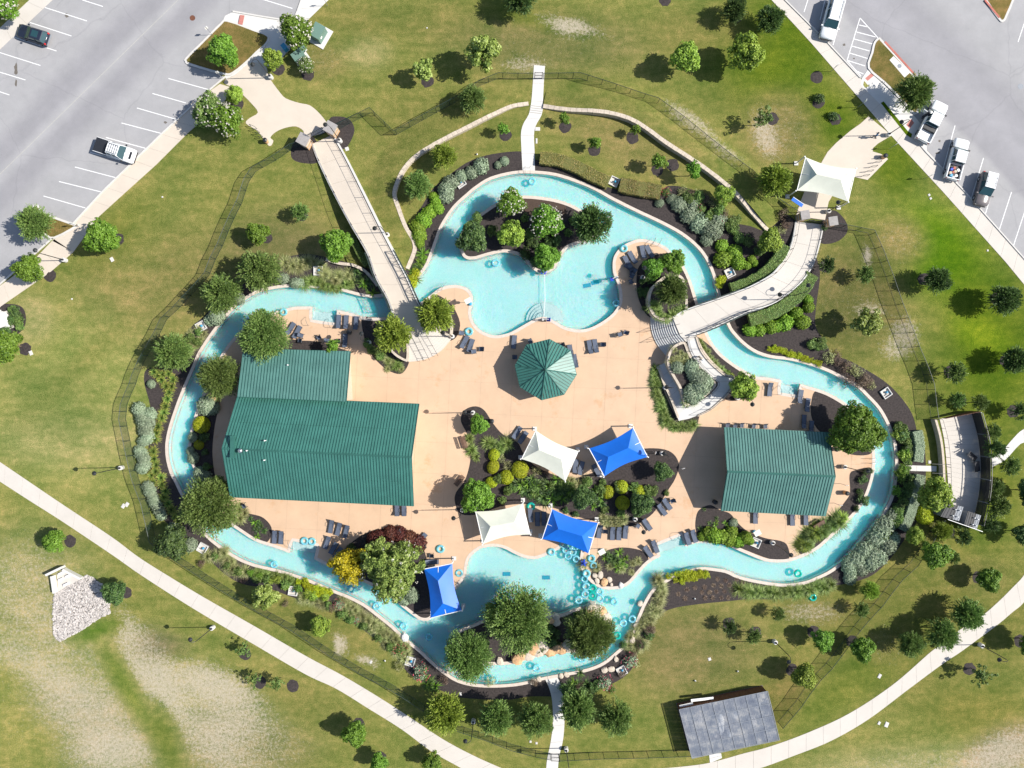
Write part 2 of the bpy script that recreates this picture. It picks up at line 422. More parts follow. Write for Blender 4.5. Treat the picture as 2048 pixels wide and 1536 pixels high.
def strip_obj(name, w, d0, d1, z0, z1, m, parent=None, closed=True, zt=None):
    "solid band along a world polyline between side offsets d0 and d1"
    a = offset_line(w, d0, closed); b = offset_line(w, d1, closed); n = len(w); mb = MB().mat(m); vs = []
    for i in range(n):
        h = z1 if zt is None else zt[i]
        vs += [(a[i].x, a[i].y, z0), (a[i].x, a[i].y, h), (b[i].x, b[i].y, h), (b[i].x, b[i].y, z0)]
    fs = []
    for i in range(n if closed else n - 1):
        j = (i + 1) % n
        for k in range(3): fs.append((4 * i + k, 4 * i + k + 1, 4 * j + k + 1, 4 * j + k))
    if not closed: fs += [(0, 3, 2, 1), (4 * n - 4, 4 * n - 3, 4 * n - 2, 4 * n - 1)]
    mb.add(vs, fs)
    return mb.obj(name, parent)
def lerp(a, b, t): return a + (b - a) * t
def resample(pts, n):
    d = [0]
    for a, b in zip(pts, pts[1:]): d.append(d[-1] + (b - a).length)
    out = []; j = 0
    for i in range(n):
        t = d[-1] * i / (n - 1)
        while j < len(pts) - 2 and d[j + 1] < t: j += 1
        out.append(lerp(pts[j], pts[j + 1], (t - d[j]) / max(1e-9, d[j + 1] - d[j])))
    return out
def plen(pts): return sum((b - a).length for a, b in zip(pts, pts[1:]))
def path_slabs(name, L, Rt, joint, z, m, base='concj', piece='slab', zf=None, thick=.05, jm=.025, smooth=True, side=None):
    "path between two traced edges, cast in separate slabs over a darker bed"
    if smooth: L = catmull(L, 5, False); Rt = catmull(Rt, 5, False)
    a = [P(x, y) for x, y in [p[:2] for p in L]]; b = [P(x, y) for x, y in [p[:2] for p in Rt]]
    n = max(2, int(round((plen(a) + plen(b)) / 2 / joint))); sub = 4; N = n * sub + 1
    a, b = resample(a, N), resample(b, N)
    hz = [(zf(i / (N - 1)) if zf else 0) + z for i in range(N)]
    if zf:      # traced outline was seen at height
        for q in (a, b):
            for i in range(N):
                f = (H - hz[i]) / H; q[i] = Vector((q[i].x * f, q[i].y * f, 0))
    bed = MB().mat(base); vs = []
    for i in range(N):
        vs += [(a[i].x, a[i].y, hz[i] - thick * .5), (b[i].x, b[i].y, hz[i] - thick * .5)]
        if side is not None: vs += [(a[i].x, a[i].y, side if not callable(side) else side(i / (N - 1), hz[i])), (b[i].x, b[i].y, side if not callable(side) else side(i / (N - 1), hz[i]))]
    k = 2 if side is None else 4
    fs = [(k * i, k * i + 1, k * i + k + 1, k * i + k) for i in range(N - 1)]
    if side is not None:
        fs += [(4 * i, 4 * i + 4, 4 * i + 6, 4 * i + 2) for i in range(N - 1)] + [(4 * i + 1, 4 * i + 3, 4 * i + 7, 4 * i + 5) for i in range(N - 1)]
        fs += [(4 * i + 2, 4 * i + 6, 4 * i + 7, 4 * i + 3) for i in range(N - 1)]
        fs += [(0, 2, 3, 1), (4 * N - 4, 4 * N - 3, 4 * N - 1, 4 * N - 2)]
    bed.add(vs, fs); root = structure(bed.obj(name))
    for s_ in range(n):
        mb = MB().mat(m); vs = []; i0 = s_ * sub
        for j in range(sub + 1):
            i = i0 + j; pa, pb = a[i].copy(), b[i].copy(); e = 0
            if j == 0: pa = lerp(pa, a[i + 1], jm / max(.05, (a[i + 1] - a[i]).length) * .5); pb = lerp(pb, b[i + 1], jm / max(.05, (b[i + 1] - b[i]).length) * .5)
            if j == sub: pa = lerp(pa, a[i - 1], jm / max(.05, (a[i] - a[i - 1]).length) * .5); pb = lerp(pb, b[i - 1], jm / max(.05, (b[i] - b[i - 1]).length) * .5)
            vs += [(pa.x, pa.y, hz[i] - thick), (pa.x, pa.y, hz[i]), (pb.x, pb.y, hz[i]), (pb.x, pb.y, hz[i] - thick)]
        fs = []
        for j in range(sub):
            q = 4 * j; fs += [(q, q + 1, q + 5, q + 4), (q + 1, q + 2, q + 6, q + 5), (q + 2, q + 3, q + 7, q + 6)]
        fs += [(0, 3, 2, 1), (4 * sub, 4 * sub + 1, 4 * sub + 2, 4 * sub + 3)]
        mb.add(vs, fs).obj(piece, root)
    return root, a, b, hz
# ================================================================ ground, water, deck
def c_(pts): return catmull(pts, 4)
OUT = c_([(1024,349),(1060,347),(1110,352),(1160,368),(1190,381),(1224,400),(1274,425),(1319,446),(1361,469),(1394,496),(1414,524),(1426,554),(1434,584),(1441,615),(1454,649),(1464,666),(1486,689),(1511,706),(1541,716),(1581,721),(1621,731),(1656,744),(1686,759),(1711,772),(1733,793),(1756,818),(1773,848),(1785,880),(1790,918),(1788,955),(1783,988),(1768,1022),(1750,1050),(1721,1083),(1696,1112),(1663,1138),(1636,1152),(1611,1162),(1581,1167),(1551,1166),(1525,1162),(1499,1157),(1474,1150),(1455,1141),(1436,1137),(1404,1134),(1374,1140),(1346,1151),(1324,1164),(1304,1179),(1289,1202),(1279,1224),(1271,1244),(1264,1264),(1249,1287),(1231,1304),(1206,1324),(1174,1337),(1124,1347),(1086,1354),(1049,1363),(1024,1367),(987,1369),(949,1367),(917,1359),(892,1344),(867,1324),(837,1296),(809,1274),(787,1252),(762,1232),(732,1209),(702,1193),(667,1179),(637,1166),(604,1153),(562,1140),(532,1133),(505,1126),(475,1113),(440,1090),(412,1065),(388,1025),(367,988),(356,965),(345,943),(338,915),(337,888),(342,860),(352,828),(362,800),(375,768),(390,734),(402,706),(425,671),(450,639),(475,612),(512,588),(549,578),(587,574),(637,576),(674,580),(724,593),(762,594),(800,581),(822,568),(837,556),(854,534),(864,511),(872,489),(882,461),(894,439),(912,414),(937,391),(954,377),(982,360)])
DECK = c_([(792,631),(754,635),(727,634),(702,626),(674,620,'c'),(672,646,'c'),(624,639,'c'),(625,613,'c'),(600,613),(587,614),(557,621),(537,629),(505,643),(480,662),(455,690),(432,728),(416,765),(400,800),(387,838),(379,873),(376,908),(384,930),(394,955),(408,980),(430,1020),(455,1045),(487,1068),(512,1083),(545,1094),(579,1106,'c'),(586,1082,'c'),(634,1092,'c'),(628,1118,'c'),(664,1136),(692,1149),(717,1160),(750,1175),(777,1192),(802,1212),(825,1230),(840,1240),(856,1241),(868,1232),(885,1210),(905,1186),(922,1166),(932,1150),(934,1135),(940,1115),(960,1098),(987,1093),(1008,1097),(1024,1105),(1044,1114),(1069,1118),(1094,1110),(1118,1098),(1132,1084),(1150,1080),(1162,1092),(1160,1118),(1162,1137),(1172,1154),(1186,1168),(1204,1177),(1224,1179),(1244,1176),(1262,1165),(1279,1145),(1299,1125),(1321,1113,'c'),(1316,1090,'c'),(1363,1071,'c'),(1371,1093,'c'),(1401,1085),(1449,1090),(1486,1105),(1520,1119),(1540,1124),(1573,1124),(1603,1115),(1636,1098),(1661,1076),(1691,1048),(1716,1022),(1733,995),(1744,965),(1749,940),(1750,910),(1745,880),(1733,850),(1715,826),(1691,806),(1661,788),(1636,778),(1600,768,'c'),(1594,790,'c'),(1560,785,'c'),(1563,760,'c'),(1536,755),(1514,753),(1489,741),(1459,721),(1439,704),(1424,684),(1414,664),(1404,636),(1396,606),(1391,590),(1381,559),(1369,534),(1351,514),(1334,496),(1311,484),(1284,478),(1259,484),(1239,497),(1227,516),(1226,544),(1235,569),(1239,599),(1231,620),(1212,638),(1184,654),(1159,659),(1131,654),(1106,640),(1090,634),(1074,636),(1054,646),(1024,663),(1005,669),(985,670),(962,661),(947,644),(942,624),(946,599),(941,583),(927,573),(907,570),(882,575),(862,589),(840,606),(815,622)])
ISN = c_([(927,514),(947,519),(977,511),(1005,505),(1024,507),(1039,512),(1054,526),(1069,541),(1089,547),(1109,538),(1121,516),(1136,496),(1164,486),(1186,478),(1203,465),(1200,443),(1185,430),(1164,420),(1136,406),(1099,396),(1049,391),(1018,396),(992,406),(962,426),(937,447),(922,467),(917,489)])
ISS = c_([(1091,1219),(1109,1229),(1129,1226),(1149,1217),(1176,1211),(1199,1214),(1216,1230),(1222,1255),(1218,1280),(1200,1298),(1164,1306),(1134,1305),(1099,1309),(1074,1313),(1049,1321),(1025,1328),(985,1330),(950,1326),(925,1308),(909,1283),(910,1268),(922,1258),(947,1248),(969,1239),(1005,1232),(1050,1224)])

# zone colours of the lawn
DRY = (.212, .228, .068); MID = (.158, .170, .045); LUSH = (.064, .112, .003); BRN = (.185, .155, .060); PALE = (.26, .25, .11); OLI = (.146, .148, .042)
def zone(px, py):
    n = len(px); col = np.tile(np.array(MID), (n, 1)); bare = np.full(n, .22)
    def blob(x, y, rx, ry, c, w=1.0, ang=0.0, b=None):
        nonlocal col, bare
        dx, dy = px - x, py - y; ca, sa = math.cos(ang), math.sin(ang)
        u = (dx * ca + dy * sa) / rx; v = (-dx * sa + dy * ca) / ry
        k = np.clip(1.25 - np.sqrt(u * u + v * v), 0, 1); k = k * k * (3 - 2 * k) * w
        if c is not None: col = col * (1 - k[:, None]) + np.array(c) * k[:, None]
        if b is not None: bare = bare + (b - bare) * k
    blob(160, 800, 330, 260, DRY, .85); blob(300, 560, 190, 150, BRN, .55, b=.3); blob(230, 470, 120, 60, LUSH, .4, -.7)
    blob(150, 740, 200, 30, MID, .6, -.75); blob(330, 420, 60, 230, MID, .6, .6)
    blob(60, 640, 60, 60, PALE, .6); blob(130, 880, 200, 70, PALE, .4); blob(110, 800, 130, 90, (.10, .14, .035), .6)
    blob(560, 520, 160, 120, (.125, .118, .05), .8, b=.26); blob(760, 400, 90, 200, OLI, .6, .35)
    blob(900, 40, 300, 60, OLI, .7); blob(1100, 90, 260, 80, (.128, .128, .047), .8, b=.30); blob(1070, 40, 150, 22, LUSH, .45, .25)
    blob(1140, 50, 90, 18, None, 1, .25, b=.44); blob(1050, 130, 60, 20, None, 1, b=.42); blob(1140, 55, 40, 20, None, 1, b=.5)
    blob(640, 120, 70, 50, BRN, .6, b=.36); blob(735, 105, 60, 40, PALE, .5); blob(700, 40, 90, 50, OLI, .6)
    blob(900, 250, 200, 100, OLI, .6); blob(1250, 280, 200, 70, BRN, .6, .4, b=.3)
    blob(1380, 240, 90, 22, None, 1, .6, b=.46); blob(1440, 300, 90, 18, None, 1, .7, b=.45); blob(1460, 200, 80, 40, OLI, .5)
    blob(1560, 100, 160, 170, LUSH, .85, .7); blob(1660, 240, 90, 80, LUSH, .8); blob(1400, 60, 140, 60, OLI, .8)
    blob(1560, 260, 90, 90, BRN, .8, b=.34); blob(1530, 270, 30, 60, None, 1, -.3, b=.47)
    blob(1880, 500, 160, 110, (.075, .15, .004), .95, .8); blob(1790, 330, 70, 80, LUSH, .8); blob(1990, 700, 160, 230, LUSH, .85)
    blob(1960, 670, 80, 44, (.13, .20, .008), .6, .5); blob(1700, 600, 130, 150, (.105, .102, .035), .85, b=.30)
    blob(1800, 480, 70, 60, BRN, .7, .5, b=.36); blob(1810, 670, 40, 50, None, 1, b=.46); blob(1735, 510, 14, 24, None, 1, b=.52)
    blob(1740, 620, 40, 16, None, 1, b=.46); blob(1790, 700, 40, 30, None, 1, b=.43)
    blob(1960, 990, 120, 170, LUSH, .6); blob(1850, 1240, 330, 200, (.128, .134, .034), .85, b=.27); blob(1960, 1150, 60, 40, BRN, .5)
    blob(1700, 1370, 200, 60, (.092, .125, .018), .7, -.6); blob(1960, 1420, 150, 60, (.14, .14, .03), .6)
    blob(1380, 1300, 190, 130, (.145, .135, .05), .9, b=.27); blob(1620, 1225, 90, 30, BRN, .7, b=.45); blob(1770, 1290, 60, 50, BRN, .4, b=.36)
    blob(1350, 1480, 200, 60, MID, .8); blob(1560, 1390, 50, 90, (.15, .12, .04), .6, .4)
    blob(1900, 1540, 330, 60, PALE, .8, b=.38); blob(2010, 1500, 110, 55, (.19, .16, .09), .8, -.4, b=.5)
    blob(650, 1260, 180, 60, OLI, .7, .5, b=.28); blob(680, 1290, 16, 30, None, 1, b=.55); blob(735, 1322, 36, 12, None, 1, .3, b=.50)
    # south-west rough ground
    blob(0, 1400, 300, 190, (.21, .21, .06), .9, b=.30); blob(50, 1180, 170, 150, PALE, .6, b=.47); blob(180, 1340, 190, 100, PALE, .5, .6, b=.48)
    blob(170, 1430, 150, 75, (.235, .22, .12), .7, .5, b=.48); blob(230, 1510, 130, 60, (.24, .23, .12), .7, b=.53); blob(60, 1330, 140, 40, PALE, .5, .5, b=.48)
    blob(420, 1430, 190, 110, PALE, .5, .7, b=.485); blob(300, 1330, 50, 170, None, 1, -.55, b=.50); blob(470, 1480, 130, 100, (.21, .19, .10), .7, b=.50); blob(430, 1370, 120, 50, None, 1, .3, b=.49)
    blob(300, 1290, 50, 50, (.16, .15, .08), .6, b=.35); blob(330, 1290, 60, 30, (.12, .105, .06), .5)
    blob(250, 1370, 24, 130, (.095, .14, .02), .85, -.52, b=.0); blob(330, 1480, 34, 90, (.11, .14, .025), .85, -.35, b=.0)
    blob(190, 1262, 60, 20, (.07, .13, .015), .95, -.4, b=.0); blob(500, 1300, 140, 70, MID, .7, .5, b=.3); blob(600, 1400, 130, 60, OLI, .6, .5)
    blob(560, 1500, 110, 60, (.15, .15, .055), .7, b=.36); blob(20, 1240, 120, 10, MID, .6, .35)
    return col, bare
gx = np.arange(-74, 74.1, 1.0); gy = np.arange(-57, 57.1, 1.0)
GRID = [Vector((float(a), float(b))) for a in gx for b in gy]
big = 1500 * S
FAR = [(1024 - big, 768 - big), (1024 + big, 768 - big), (1024 + big, 768 + big), (1024 - big, 768 + big)]
lawn = region('lawn', [FAR], [OUT], 0.0, 'lawn', GRID)
me = lawn.data; nv = len(me.vertices); cs = np.empty(nv * 3); me.vertices.foreach_get('co', cs); cs = cs.reshape(-1, 3)
zc, zb = zone(cs[:, 0] * S + 1024, 768 - cs[:, 1] * S)
ca = me.color_attributes.new('zone', 'FLOAT_COLOR', 'POINT'); ca.data.foreach_set('color', np.c_[zc, np.ones(nv)].ravel())
ba = me.attributes.new('bare', 'FLOAT', 'POINT'); ba.data.foreach_set('value', zb)

ZW, ZF = -.13, -.85
wset = region('water', [OUT], [DECK, ISN, ISS], ZW, 'water')
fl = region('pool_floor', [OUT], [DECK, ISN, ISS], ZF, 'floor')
# floor gets real thickness so that light spreads through it
bm = bmesh.new(); bm.from_mesh(fl.data); r_ = bmesh.ops.extrude_face_region(bm, geom=bm.faces[:])
for v in [g for g in r_['geom'] if isinstance(g, bmesh.types.BMVert)]: v.co.z -= 5
bmesh.ops.recalc_face_normals(bm, faces=bm.faces); bm.to_mesh(fl.data); bm.free()
mb = MB().mat('cope')
for lp, sgn in ((OUT, 1), (DECK, 1), (ISN, 1), (ISS, 1)):
    w = PL(lp); n = len(w); vs = []
    for p in w: vs += [(p.x, p.y, 0.02), (p.x, p.y, ZW - .06), (p.x, p.y, ZF - .1)]
    mb.mat('cope').add(vs, [(3 * i, 3 * ((i + 1) % n), 3 * ((i + 1) % n) + 1, 3 * i + 1) for i in range(n)])
    mb.mat('floor').add(vs, [(3 * i + 1, 3 * ((i + 1) % n) + 1, 3 * ((i + 1) % n) + 2, 3 * i + 2) for i in range(n)])
structure(mb.obj('pool_wall'))
def ccw(lp): return sum(lp[i][0] * lp[(i + 1) % len(lp)][1] - lp[(i + 1) % len(lp)][0] * lp[i][1] for i in range(len(lp))) < 0
def coping(lp, outward):
    w = PL(lp); s_ = 1 if ccw(lp) else -1     # left normal of a ccw loop points inward
    d = -.42 * s_ if outward else .42 * s_
    return structure(strip_obj('coping', w, 0.0, d, -.1, .035, 'cope'))
coping(OUT, True); coping(DECK, False); coping(ISN, False); coping(ISS, False)

# pool deck cast in bays with sunken joints
dk = region('pool_deck', [DECK], [], 0.0, 'deckb')
tmp = region('t', [DECK], [], .012, 'deck'); bm = bmesh.new(); bm.from_mesh(tmp.data); bpy.data.objects.remove(tmp)
ang = math.radians(-3); ux, uy = Vector((math.cos(ang), math.sin(ang), 0)), Vector((-math.sin(ang), math.cos(ang), 0))
STEP = 4.3; J = .011
for u in (ux, uy):
    for k in range(-10, 12):
        for e in (-J, J):
            bmesh.ops.bisect_plane(bm, geom=bm.verts[:] + bm.edges[:] + bm.faces[:], plane_co=u * (k * STEP + e), plane_no=u, dist=1e-5)
cells = {}
for f in bm.faces:
    c = f.calc_center_median(); a, b = c.dot(ux) / STEP, c.dot(uy) / STEP
    if abs(a - round(a)) * STEP < J or abs(b - round(b)) * STEP < J: continue
    cells.setdefault((math.floor(a), math.floor(b)), []).append([v.co.copy() for v in f.verts])
bm.free()
for k in sorted(cells):
    m_ = MB().mat('deck')
    for vs in cells[k]: m_.add(vs, [tuple(range(len(vs)))])
    m_.obj('slab', dk)
# island soil
for lp in (ISN, ISS): region('island_bed', [lp], [], .02, 'mulch')
# steps into the water
def steps_in(corners, n, name='pool_steps'):
    a, b, c, d = [P(*q) for q in corners]      # a-b at the deck, d-c towards the water
    root = None; mb = MB().mat('white')
    for i in range(n):
        t0, t1 = i / n, (i + 1) / n; z = ZW + .02 - .02 - (i + .2) * (abs(ZF - ZW) / (n + .5))
        q = [lerp(a, d, t0), lerp(b, c, t0), lerp(b, c, t1 + .0), lerp(a, d, t1 + .0)]
        mb.prism(q, ZF, z)
    o = structure(mb.obj(name)); return o
# drain grates, lane stripe
for x, y in ((1174,571),(1190,565),(1092,1155),(1013,1148)):
    o = structure(MB().mat('lblue').box(P(x, y, ZF + .015), (1.1, .55, .02), rz=.2 if x > 1150 and y < 900 else 0).obj('floor_drain'))
o = structure(MB().mat('white').tube([P(1089, 549, ZW + .01), P(1090, 600, ZW + .01), P(1087, 634, ZW + .01)], .035, 5).obj('safety_line'))
steps_in([(624,639),(672,646),(673,628),(625,621)], 5)
steps_in([(586,1083),(634,1093),(630,1110),(582,1100)], 4)
steps_in([(1316,1090),(1363,1071),(1370,1090),(1321,1108)], 4)
steps_in([(1560,785),(1594,790),(1598,775),(1562,768)], 4)
mb = MB().mat('white')     # fan of curved steps in the upper pool
for i, r_ in enumerate((20, 26, 32, 38)):
    poly = [P(1090 + r_ * math.cos(t), 642 - r_ * math.sin(t)) for t in np.linspace(0.05, math.pi - .05, 18)] + [P(1072, 640), P(1090, 635), P(1108, 640)]
    mb.prism([Vector((v.x, v.y, 0)) for v in poly], ZF, ZW - .08 - .13 * i)
structure(mb.obj('pool_steps'))

# mulch beds outside the river
BEDS = [
 ([(1045,303),(985,308),(940,322),(905,345),(868,375),(845,410),(828,440),(820,485),(815,530),(800,556),(775,560),(745,540),(706,528),(652,514),(610,508),(565,518),(540,545),(500,560),(470,580),(440,600),(405,635),(382,655),(370,690),(362,735),(300,735),(288,760),(300,810),(303,850),(296,900),(295,950),(305,990),(325,1035),(350,1060),(375,1085),(410,1112),(450,1148),(485,1168),(540,1178),(590,1196),(640,1206),(690,1235),(740,1270),(790,1310),(815,1345),(850,1368),(885,1382),(920,1395),(1010,1400),(1060,1393),(1130,1392),(1195,1378),(1235,1362),(1262,1340),(1275,1310),(1290,1275),(1318,1233),(1345,1217),(1400,1208),(1460,1202),(1500,1198),(1560,1198),(1640,1185),(1670,1172),(1705,1165),(1745,1150),(1778,1120),(1805,1085),(1835,1040),(1850,985),(1850,900),(1836,872),(1830,845),(1820,820),(1798,790),(1772,765),(1742,745),(1700,722),(1665,708),(1652,686),(1632,655),(1632,615),(1640,545),(1625,500),(1600,470),(1590,440),(1560,430),(1532,460),(1500,452),(1455,440),(1430,402),(1380,378),(1335,372),(1310,392),(1215,374),(1160,352),(1110,330),(1068,318)], 'mulch'),
 ([(658,240),(680,233),(700,240),(709,260),(700,285),(688,298),(672,290)], 'mulch'),
 ([(612,262),(590,280),(582,300),(585,318),(605,326),(635,325),(640,300),(628,275)], 'mulch'),
 ([(1640,450),(1665,420),(1690,440),(1695,462),(1680,480),(1655,488),(1638,482)], 'mulch'),
 ([(0,615),(20,608),(45,615),(52,640),(40,665),(0,680)], 'mulch'),
]
for k, (pl, m_) in enumerate(BEDS): region('mulch_bed', [c_(pl)], [OUT], .004, m_)
# beds let into the deck
IBEDS = [
 [(727,635),(725,660),(735,695),(750,718),(775,740),(800,748),(814,735),(820,715),(822,690),(800,640),(765,636)],
 [(862,590),(880,592),(905,612),(920,645),(915,670),(905,680),(895,678),(880,650),(870,640),(850,620)],
 [(577,680),(600,681),(640,684),(690,700),(700,705),(560,705)],
 [(415,790),(432,790),(440,800),(430,850),(425,900),(428,940),(432,968),(415,985),(398,960),(381,920),(380,880),(390,840),(403,800)],
 [(476,1026),(512,1030),(530,1038),(543,1055),(541,1075),(530,1086),(512,1080),(480,1062),(466,1045)],
 [(668,1133),(690,1098),(728,1068),(780,1056),(828,1072),(850,1105),(858,1150),(862,1180),(868,1222),(850,1236),(825,1226),(777,1188),(720,1157)],
 [(925,825),(938,815),(955,813),(970,822),(985,845),(1005,868),(1035,885),(1046,905),(1062,925),(1085,940),(1110,950),(1140,958),(1165,952),(1200,940),(1232,925),(1262,905),(1290,897),(1325,898),(1347,908),(1358,930),(1350,958),(1335,982),(1318,1010),(1300,1032),(1265,1052),(1225,1052),(1200,1045),(1150,1032),(1105,1015),(1050,1008),(1000,1013),(960,1028),(922,1028),(910,1005),(912,985),(930,960),(940,925),(941,895),(934,868),(922,843)],
 [(1187,1132),(1200,1110),(1222,1098),(1252,1095),(1285,1102),(1297,1118),(1288,1135),(1268,1153),(1248,1168),(1225,1173),(1202,1170),(1182,1156)],
 [(1398,1020),(1420,1010),(1440,1020),(1460,1027),(1475,1045),(1495,1062),(1530,1076),(1562,1082),(1575,1092),(1577,1118),(1540,1118),(1486,1098),(1449,1083),(1403,1078),(1392,1063),(1391,1040)],
 [(1699,950),(1711,940),(1744,936),(1738,965),(1728,995),(1712,1020),(1688,1045),(1658,1072),(1632,1096),(1602,1108),(1598,1098),(1606,1078),(1640,1052),(1668,1030),(1690,1003),(1700,985)],
 [(1632,782),(1623,800),(1622,830),(1631,853),(1645,868),(1668,888),(1690,905),(1720,911),(1744,905),(1740,880),(1729,852),(1712,830),(1688,810),(1658,793)],
 [(1274,544),(1285,525),(1310,510),(1340,508),(1360,528),(1377,560),(1386,590),(1392,612),(1370,625),(1330,640),(1300,635),(1284,615),(1274,585)],
 [(1312,733),(1303,745),(1306,780),(1313,810),(1325,840),(1345,860),(1365,863),(1390,858),(1397,840),(1396,825),(1360,838),(1345,820),(1325,775)],
 [(1392,674),(1418,690),(1440,712),(1465,733),(1500,752),(1512,765),(1505,785),(1488,797),(1465,802),(1450,795),(1470,765),(1440,745),(1410,715)],
]
for pl in IBEDS: region('mulch_bed', [c_(pl)], [], .022, 'mulch', parent=None)
region('mulch_bed', [c_([(1024,395),(1060,394),(1100,400),(1130,410),(1125,440),(1060,430),(1030,420)])], [], .03, 'mulchb')

# asphalt lots
LOT1 = [(140,-60),(105,0),(0,99),(-60,160),(-60,640),(0,571),(87,490),(107,477),(150,446),(207,384),(327,267),(422,180),(452,155),(372,120),(466,22),(512,30),(585,42),(594,22),(612,0),(640,-60)]
LOT2 = [(1530,-60),(1571,0),(1653,82),(1721,155),(1762,200),(1800,245),(1853,304),(1931,384),(2048,516),(2120,590),(2120,-60)]
a1 = region('parking_lot', [LOT1], [], .006, 'asph1'); a2 = region('parking_lot', [LOT2], [], .006, 'asph2')
def line(parent, a, b, w=.11, m='paint', z=.012, name='painted_line'):
    a, b = P(*a), P(*b); t = (b - a).normalized(); n = Vector((-t.y, t.x, 0)) * w / 2
    MB().mat(m).add([(a - n).to_tuple()[:2] + (z,), (b - n).to_tuple()[:2] + (z,), (b + n).to_tuple()[:2] + (z,), (a + n).to_tuple()[:2] + (z,)], [(0, 1, 2, 3)]).obj(name, parent)
for a, b in [((165,0),(206,13)),((90,15),(174,42)),((60,45),(143,72)),((27,74),(113,102)),((-4,104),(81,131)),((-8,142),(51,160)),((-5,182),(19,190)),((337,157),(420,180)),((305,187),(372,206)),((274,216),(357,240)),((243,246),(327,268)),((212,275),(296,298)),((181,305),(265,327)),((150,334),(234,356)),((118,363),(203,384)),((87,392),(171,416)),((500,-9),(585,17))]: line(a1, a, b)
for a, b in [((1622,-20),(1608,24)),((1655,-20),(1640,40)),((1693,-5),(1666,90)),((1720,36),(1694,121)),((1720,36),(1758,78)),((1694,121),(1722,152)),((1718,50),(1736,54)),((1713,64),(1751,74)),((1708,78),(1745,88)),((1703,92),(1739,102)),((1699,106),(1735,117)),((1695,121),(1730,132)),((1715,143),(1727,148)),((1861,193),(1873,206)),((1910,251),(1886,338)),((1939,284),(1913,367)),((1967,316),(1942,398)),((1995,348),(1970,430)),((2023,384),(1998,461)),((2052,415),(2026,494)),((2054,30),(2036,84))]: line(a2, a, b)
line(a1, (-20,368), (356,0), .07, 'faint', .0095, 'faded_centre_line')
MB().mat('rust').lathe([(.38, .008), (.38, .016), (.3, .018), (.3, .013), (.05, .013)], 20, P(385,36)).obj('manhole_cover', a1)
MB().mat('grey').lathe([(.4, .008), (.4, .016), (.3, .018), (.3, .013), (.05, .013)], 20, P(2041,173)).obj('manhole_cover', a2)
def stain(parent, x, y, rx, ry, rz):
    mb = MB().mat('gravel'); n = 14; c = P(x, y)
    v = [(c.x + rx * math.cos(rz) * math.cos(t) * q - ry * math.sin(rz) * math.sin(t) * q, c.y + rx * math.sin(rz) * math.cos(t) * q + ry * math.cos(rz) * math.sin(t) * q, .0105) for t, q in [(2 * math.pi * i / n, R.uniform(.6, 1.1)) for i in range(n)]]
    mb.add(v, [tuple(range(n))]).obj('oil_stain', parent)
for a in ((a1,133,31,.3,.45,.3),(a1,32,140,.28,1.0,0),(a1,32,166,.2,.6,0),(a1,331,245,.25,.2,0),(a2,1879,282,.2,.15,0),(a2,1688,90,.25,.2,0),(a2,1708,117,.15,.12,0),(a2,1875,306,.4,.15,.3)): stain(*a)

def kerb_loop(name, pts, m='kerb', w=.16, h=.14, fill='lawn', closed=True, inner=-1):
    wl = PL(pts); s_ = 1 if ccw(pts) else -1
    return strip_obj(name, wl, 0, w * s_, 0, h, m, None, closed)
def island(pts, grass=True, name='kerbed_island'):
    pts = catmull(pts, 3); wl = PL(pts); mb = MB().mat('kerb'); mb.prism([v.copy() for v in wl], 0, .12)
    o = structure(mb.obj(name))
    s_ = 1 if ccw(pts) else -1; inn = offset_line(wl, .3 * s_)
    g = [(v.x * S + 1024, 768 - v.y * S) for v in inn]
    if grass: 
        gr = region('grass_patch', [g], [], .135, 'lawn', parent=o); paint(gr, (.15, .12, .04))
    return o
def paint(o, col, bare=.1):
    me = o.data; nv = len(me.vertices)
    c = me.color_attributes.new('zone', 'FLOAT_COLOR', 'POINT'); c.data.foreach_set('color', np.tile(np.array([*col, 1.0]), nv))
    b = me.attributes.new('bare', 'FLOAT', 'POINT'); b.data.foreach_set('value', np.full(nv, bare))

# pavements
path_slabs('pavement', [(612,-30),(594,22),(586,42)], [(690,-30),(657,0),(619,37)], 1.8, .035, 'concw', smooth=False)
path_slabs('pavement', [(440,168),(422,181),(327,267),(265,327),(207,384),(150,444),(105,482)], [(500,215),(470,178),(377,265),(305,335),(250,385),(197,434),(147,504)][:0] or [(480,180),(462,190),(377,265),(312,330),(252,384),(197,434),(147,504)], 2.7, .035, 'peach', smooth=False)
path_slabs('pavement', [(108,478),(60,528),(0,572),(-40,615)], [(147,504),(100,545),(0,614),(-40,655)], 2.7, .035, 'peach', smooth=False)
structure(strip_obj('kerb', PL([(-40,611),(0,571),(104,480),(108,476),(88,468)]), 0, .2, 0, .14, 'kerb', closed=False))
structure(strip_obj('kerb', PL([(148,448),(207,384),(327,267),(422,180),(452,155)]), 0, .2, 0, .14, 'kerb', closed=False))
structure(strip_obj('kerb', PL([(612,-30),(594,22),(585,42),(512,30),(466,22)]), 0, .2, 0, .14, 'kerb', closed=False))
path_slabs('pavement', [(105,-40),(59,0),(0,56),(-40,95)], [(150,-40),(105,0),(0,99),(-40,138)], 2.7, .035, 'conc', smooth=False)
APR = [(466,24),(512,32),(586,44),(619,37),(600,62),(585,92),(565,115),(545,128),(538,132),(500,128),(470,150),(452,158),(447,140),(440,60),(450,32)]
region('concrete_apron', [APR], [], .03, 'concw')
island([(372,116),(371,124),(380,131),(446,150),(468,148),(500,122),(515,107),(534,90),(540,75),(530,66),(512,60),(456,40),(440,48),(405,83)])
region('tactile_paving', [[(481,31),(490,32),(486,51),(477,49)]], [], .165, 'tactile'); 
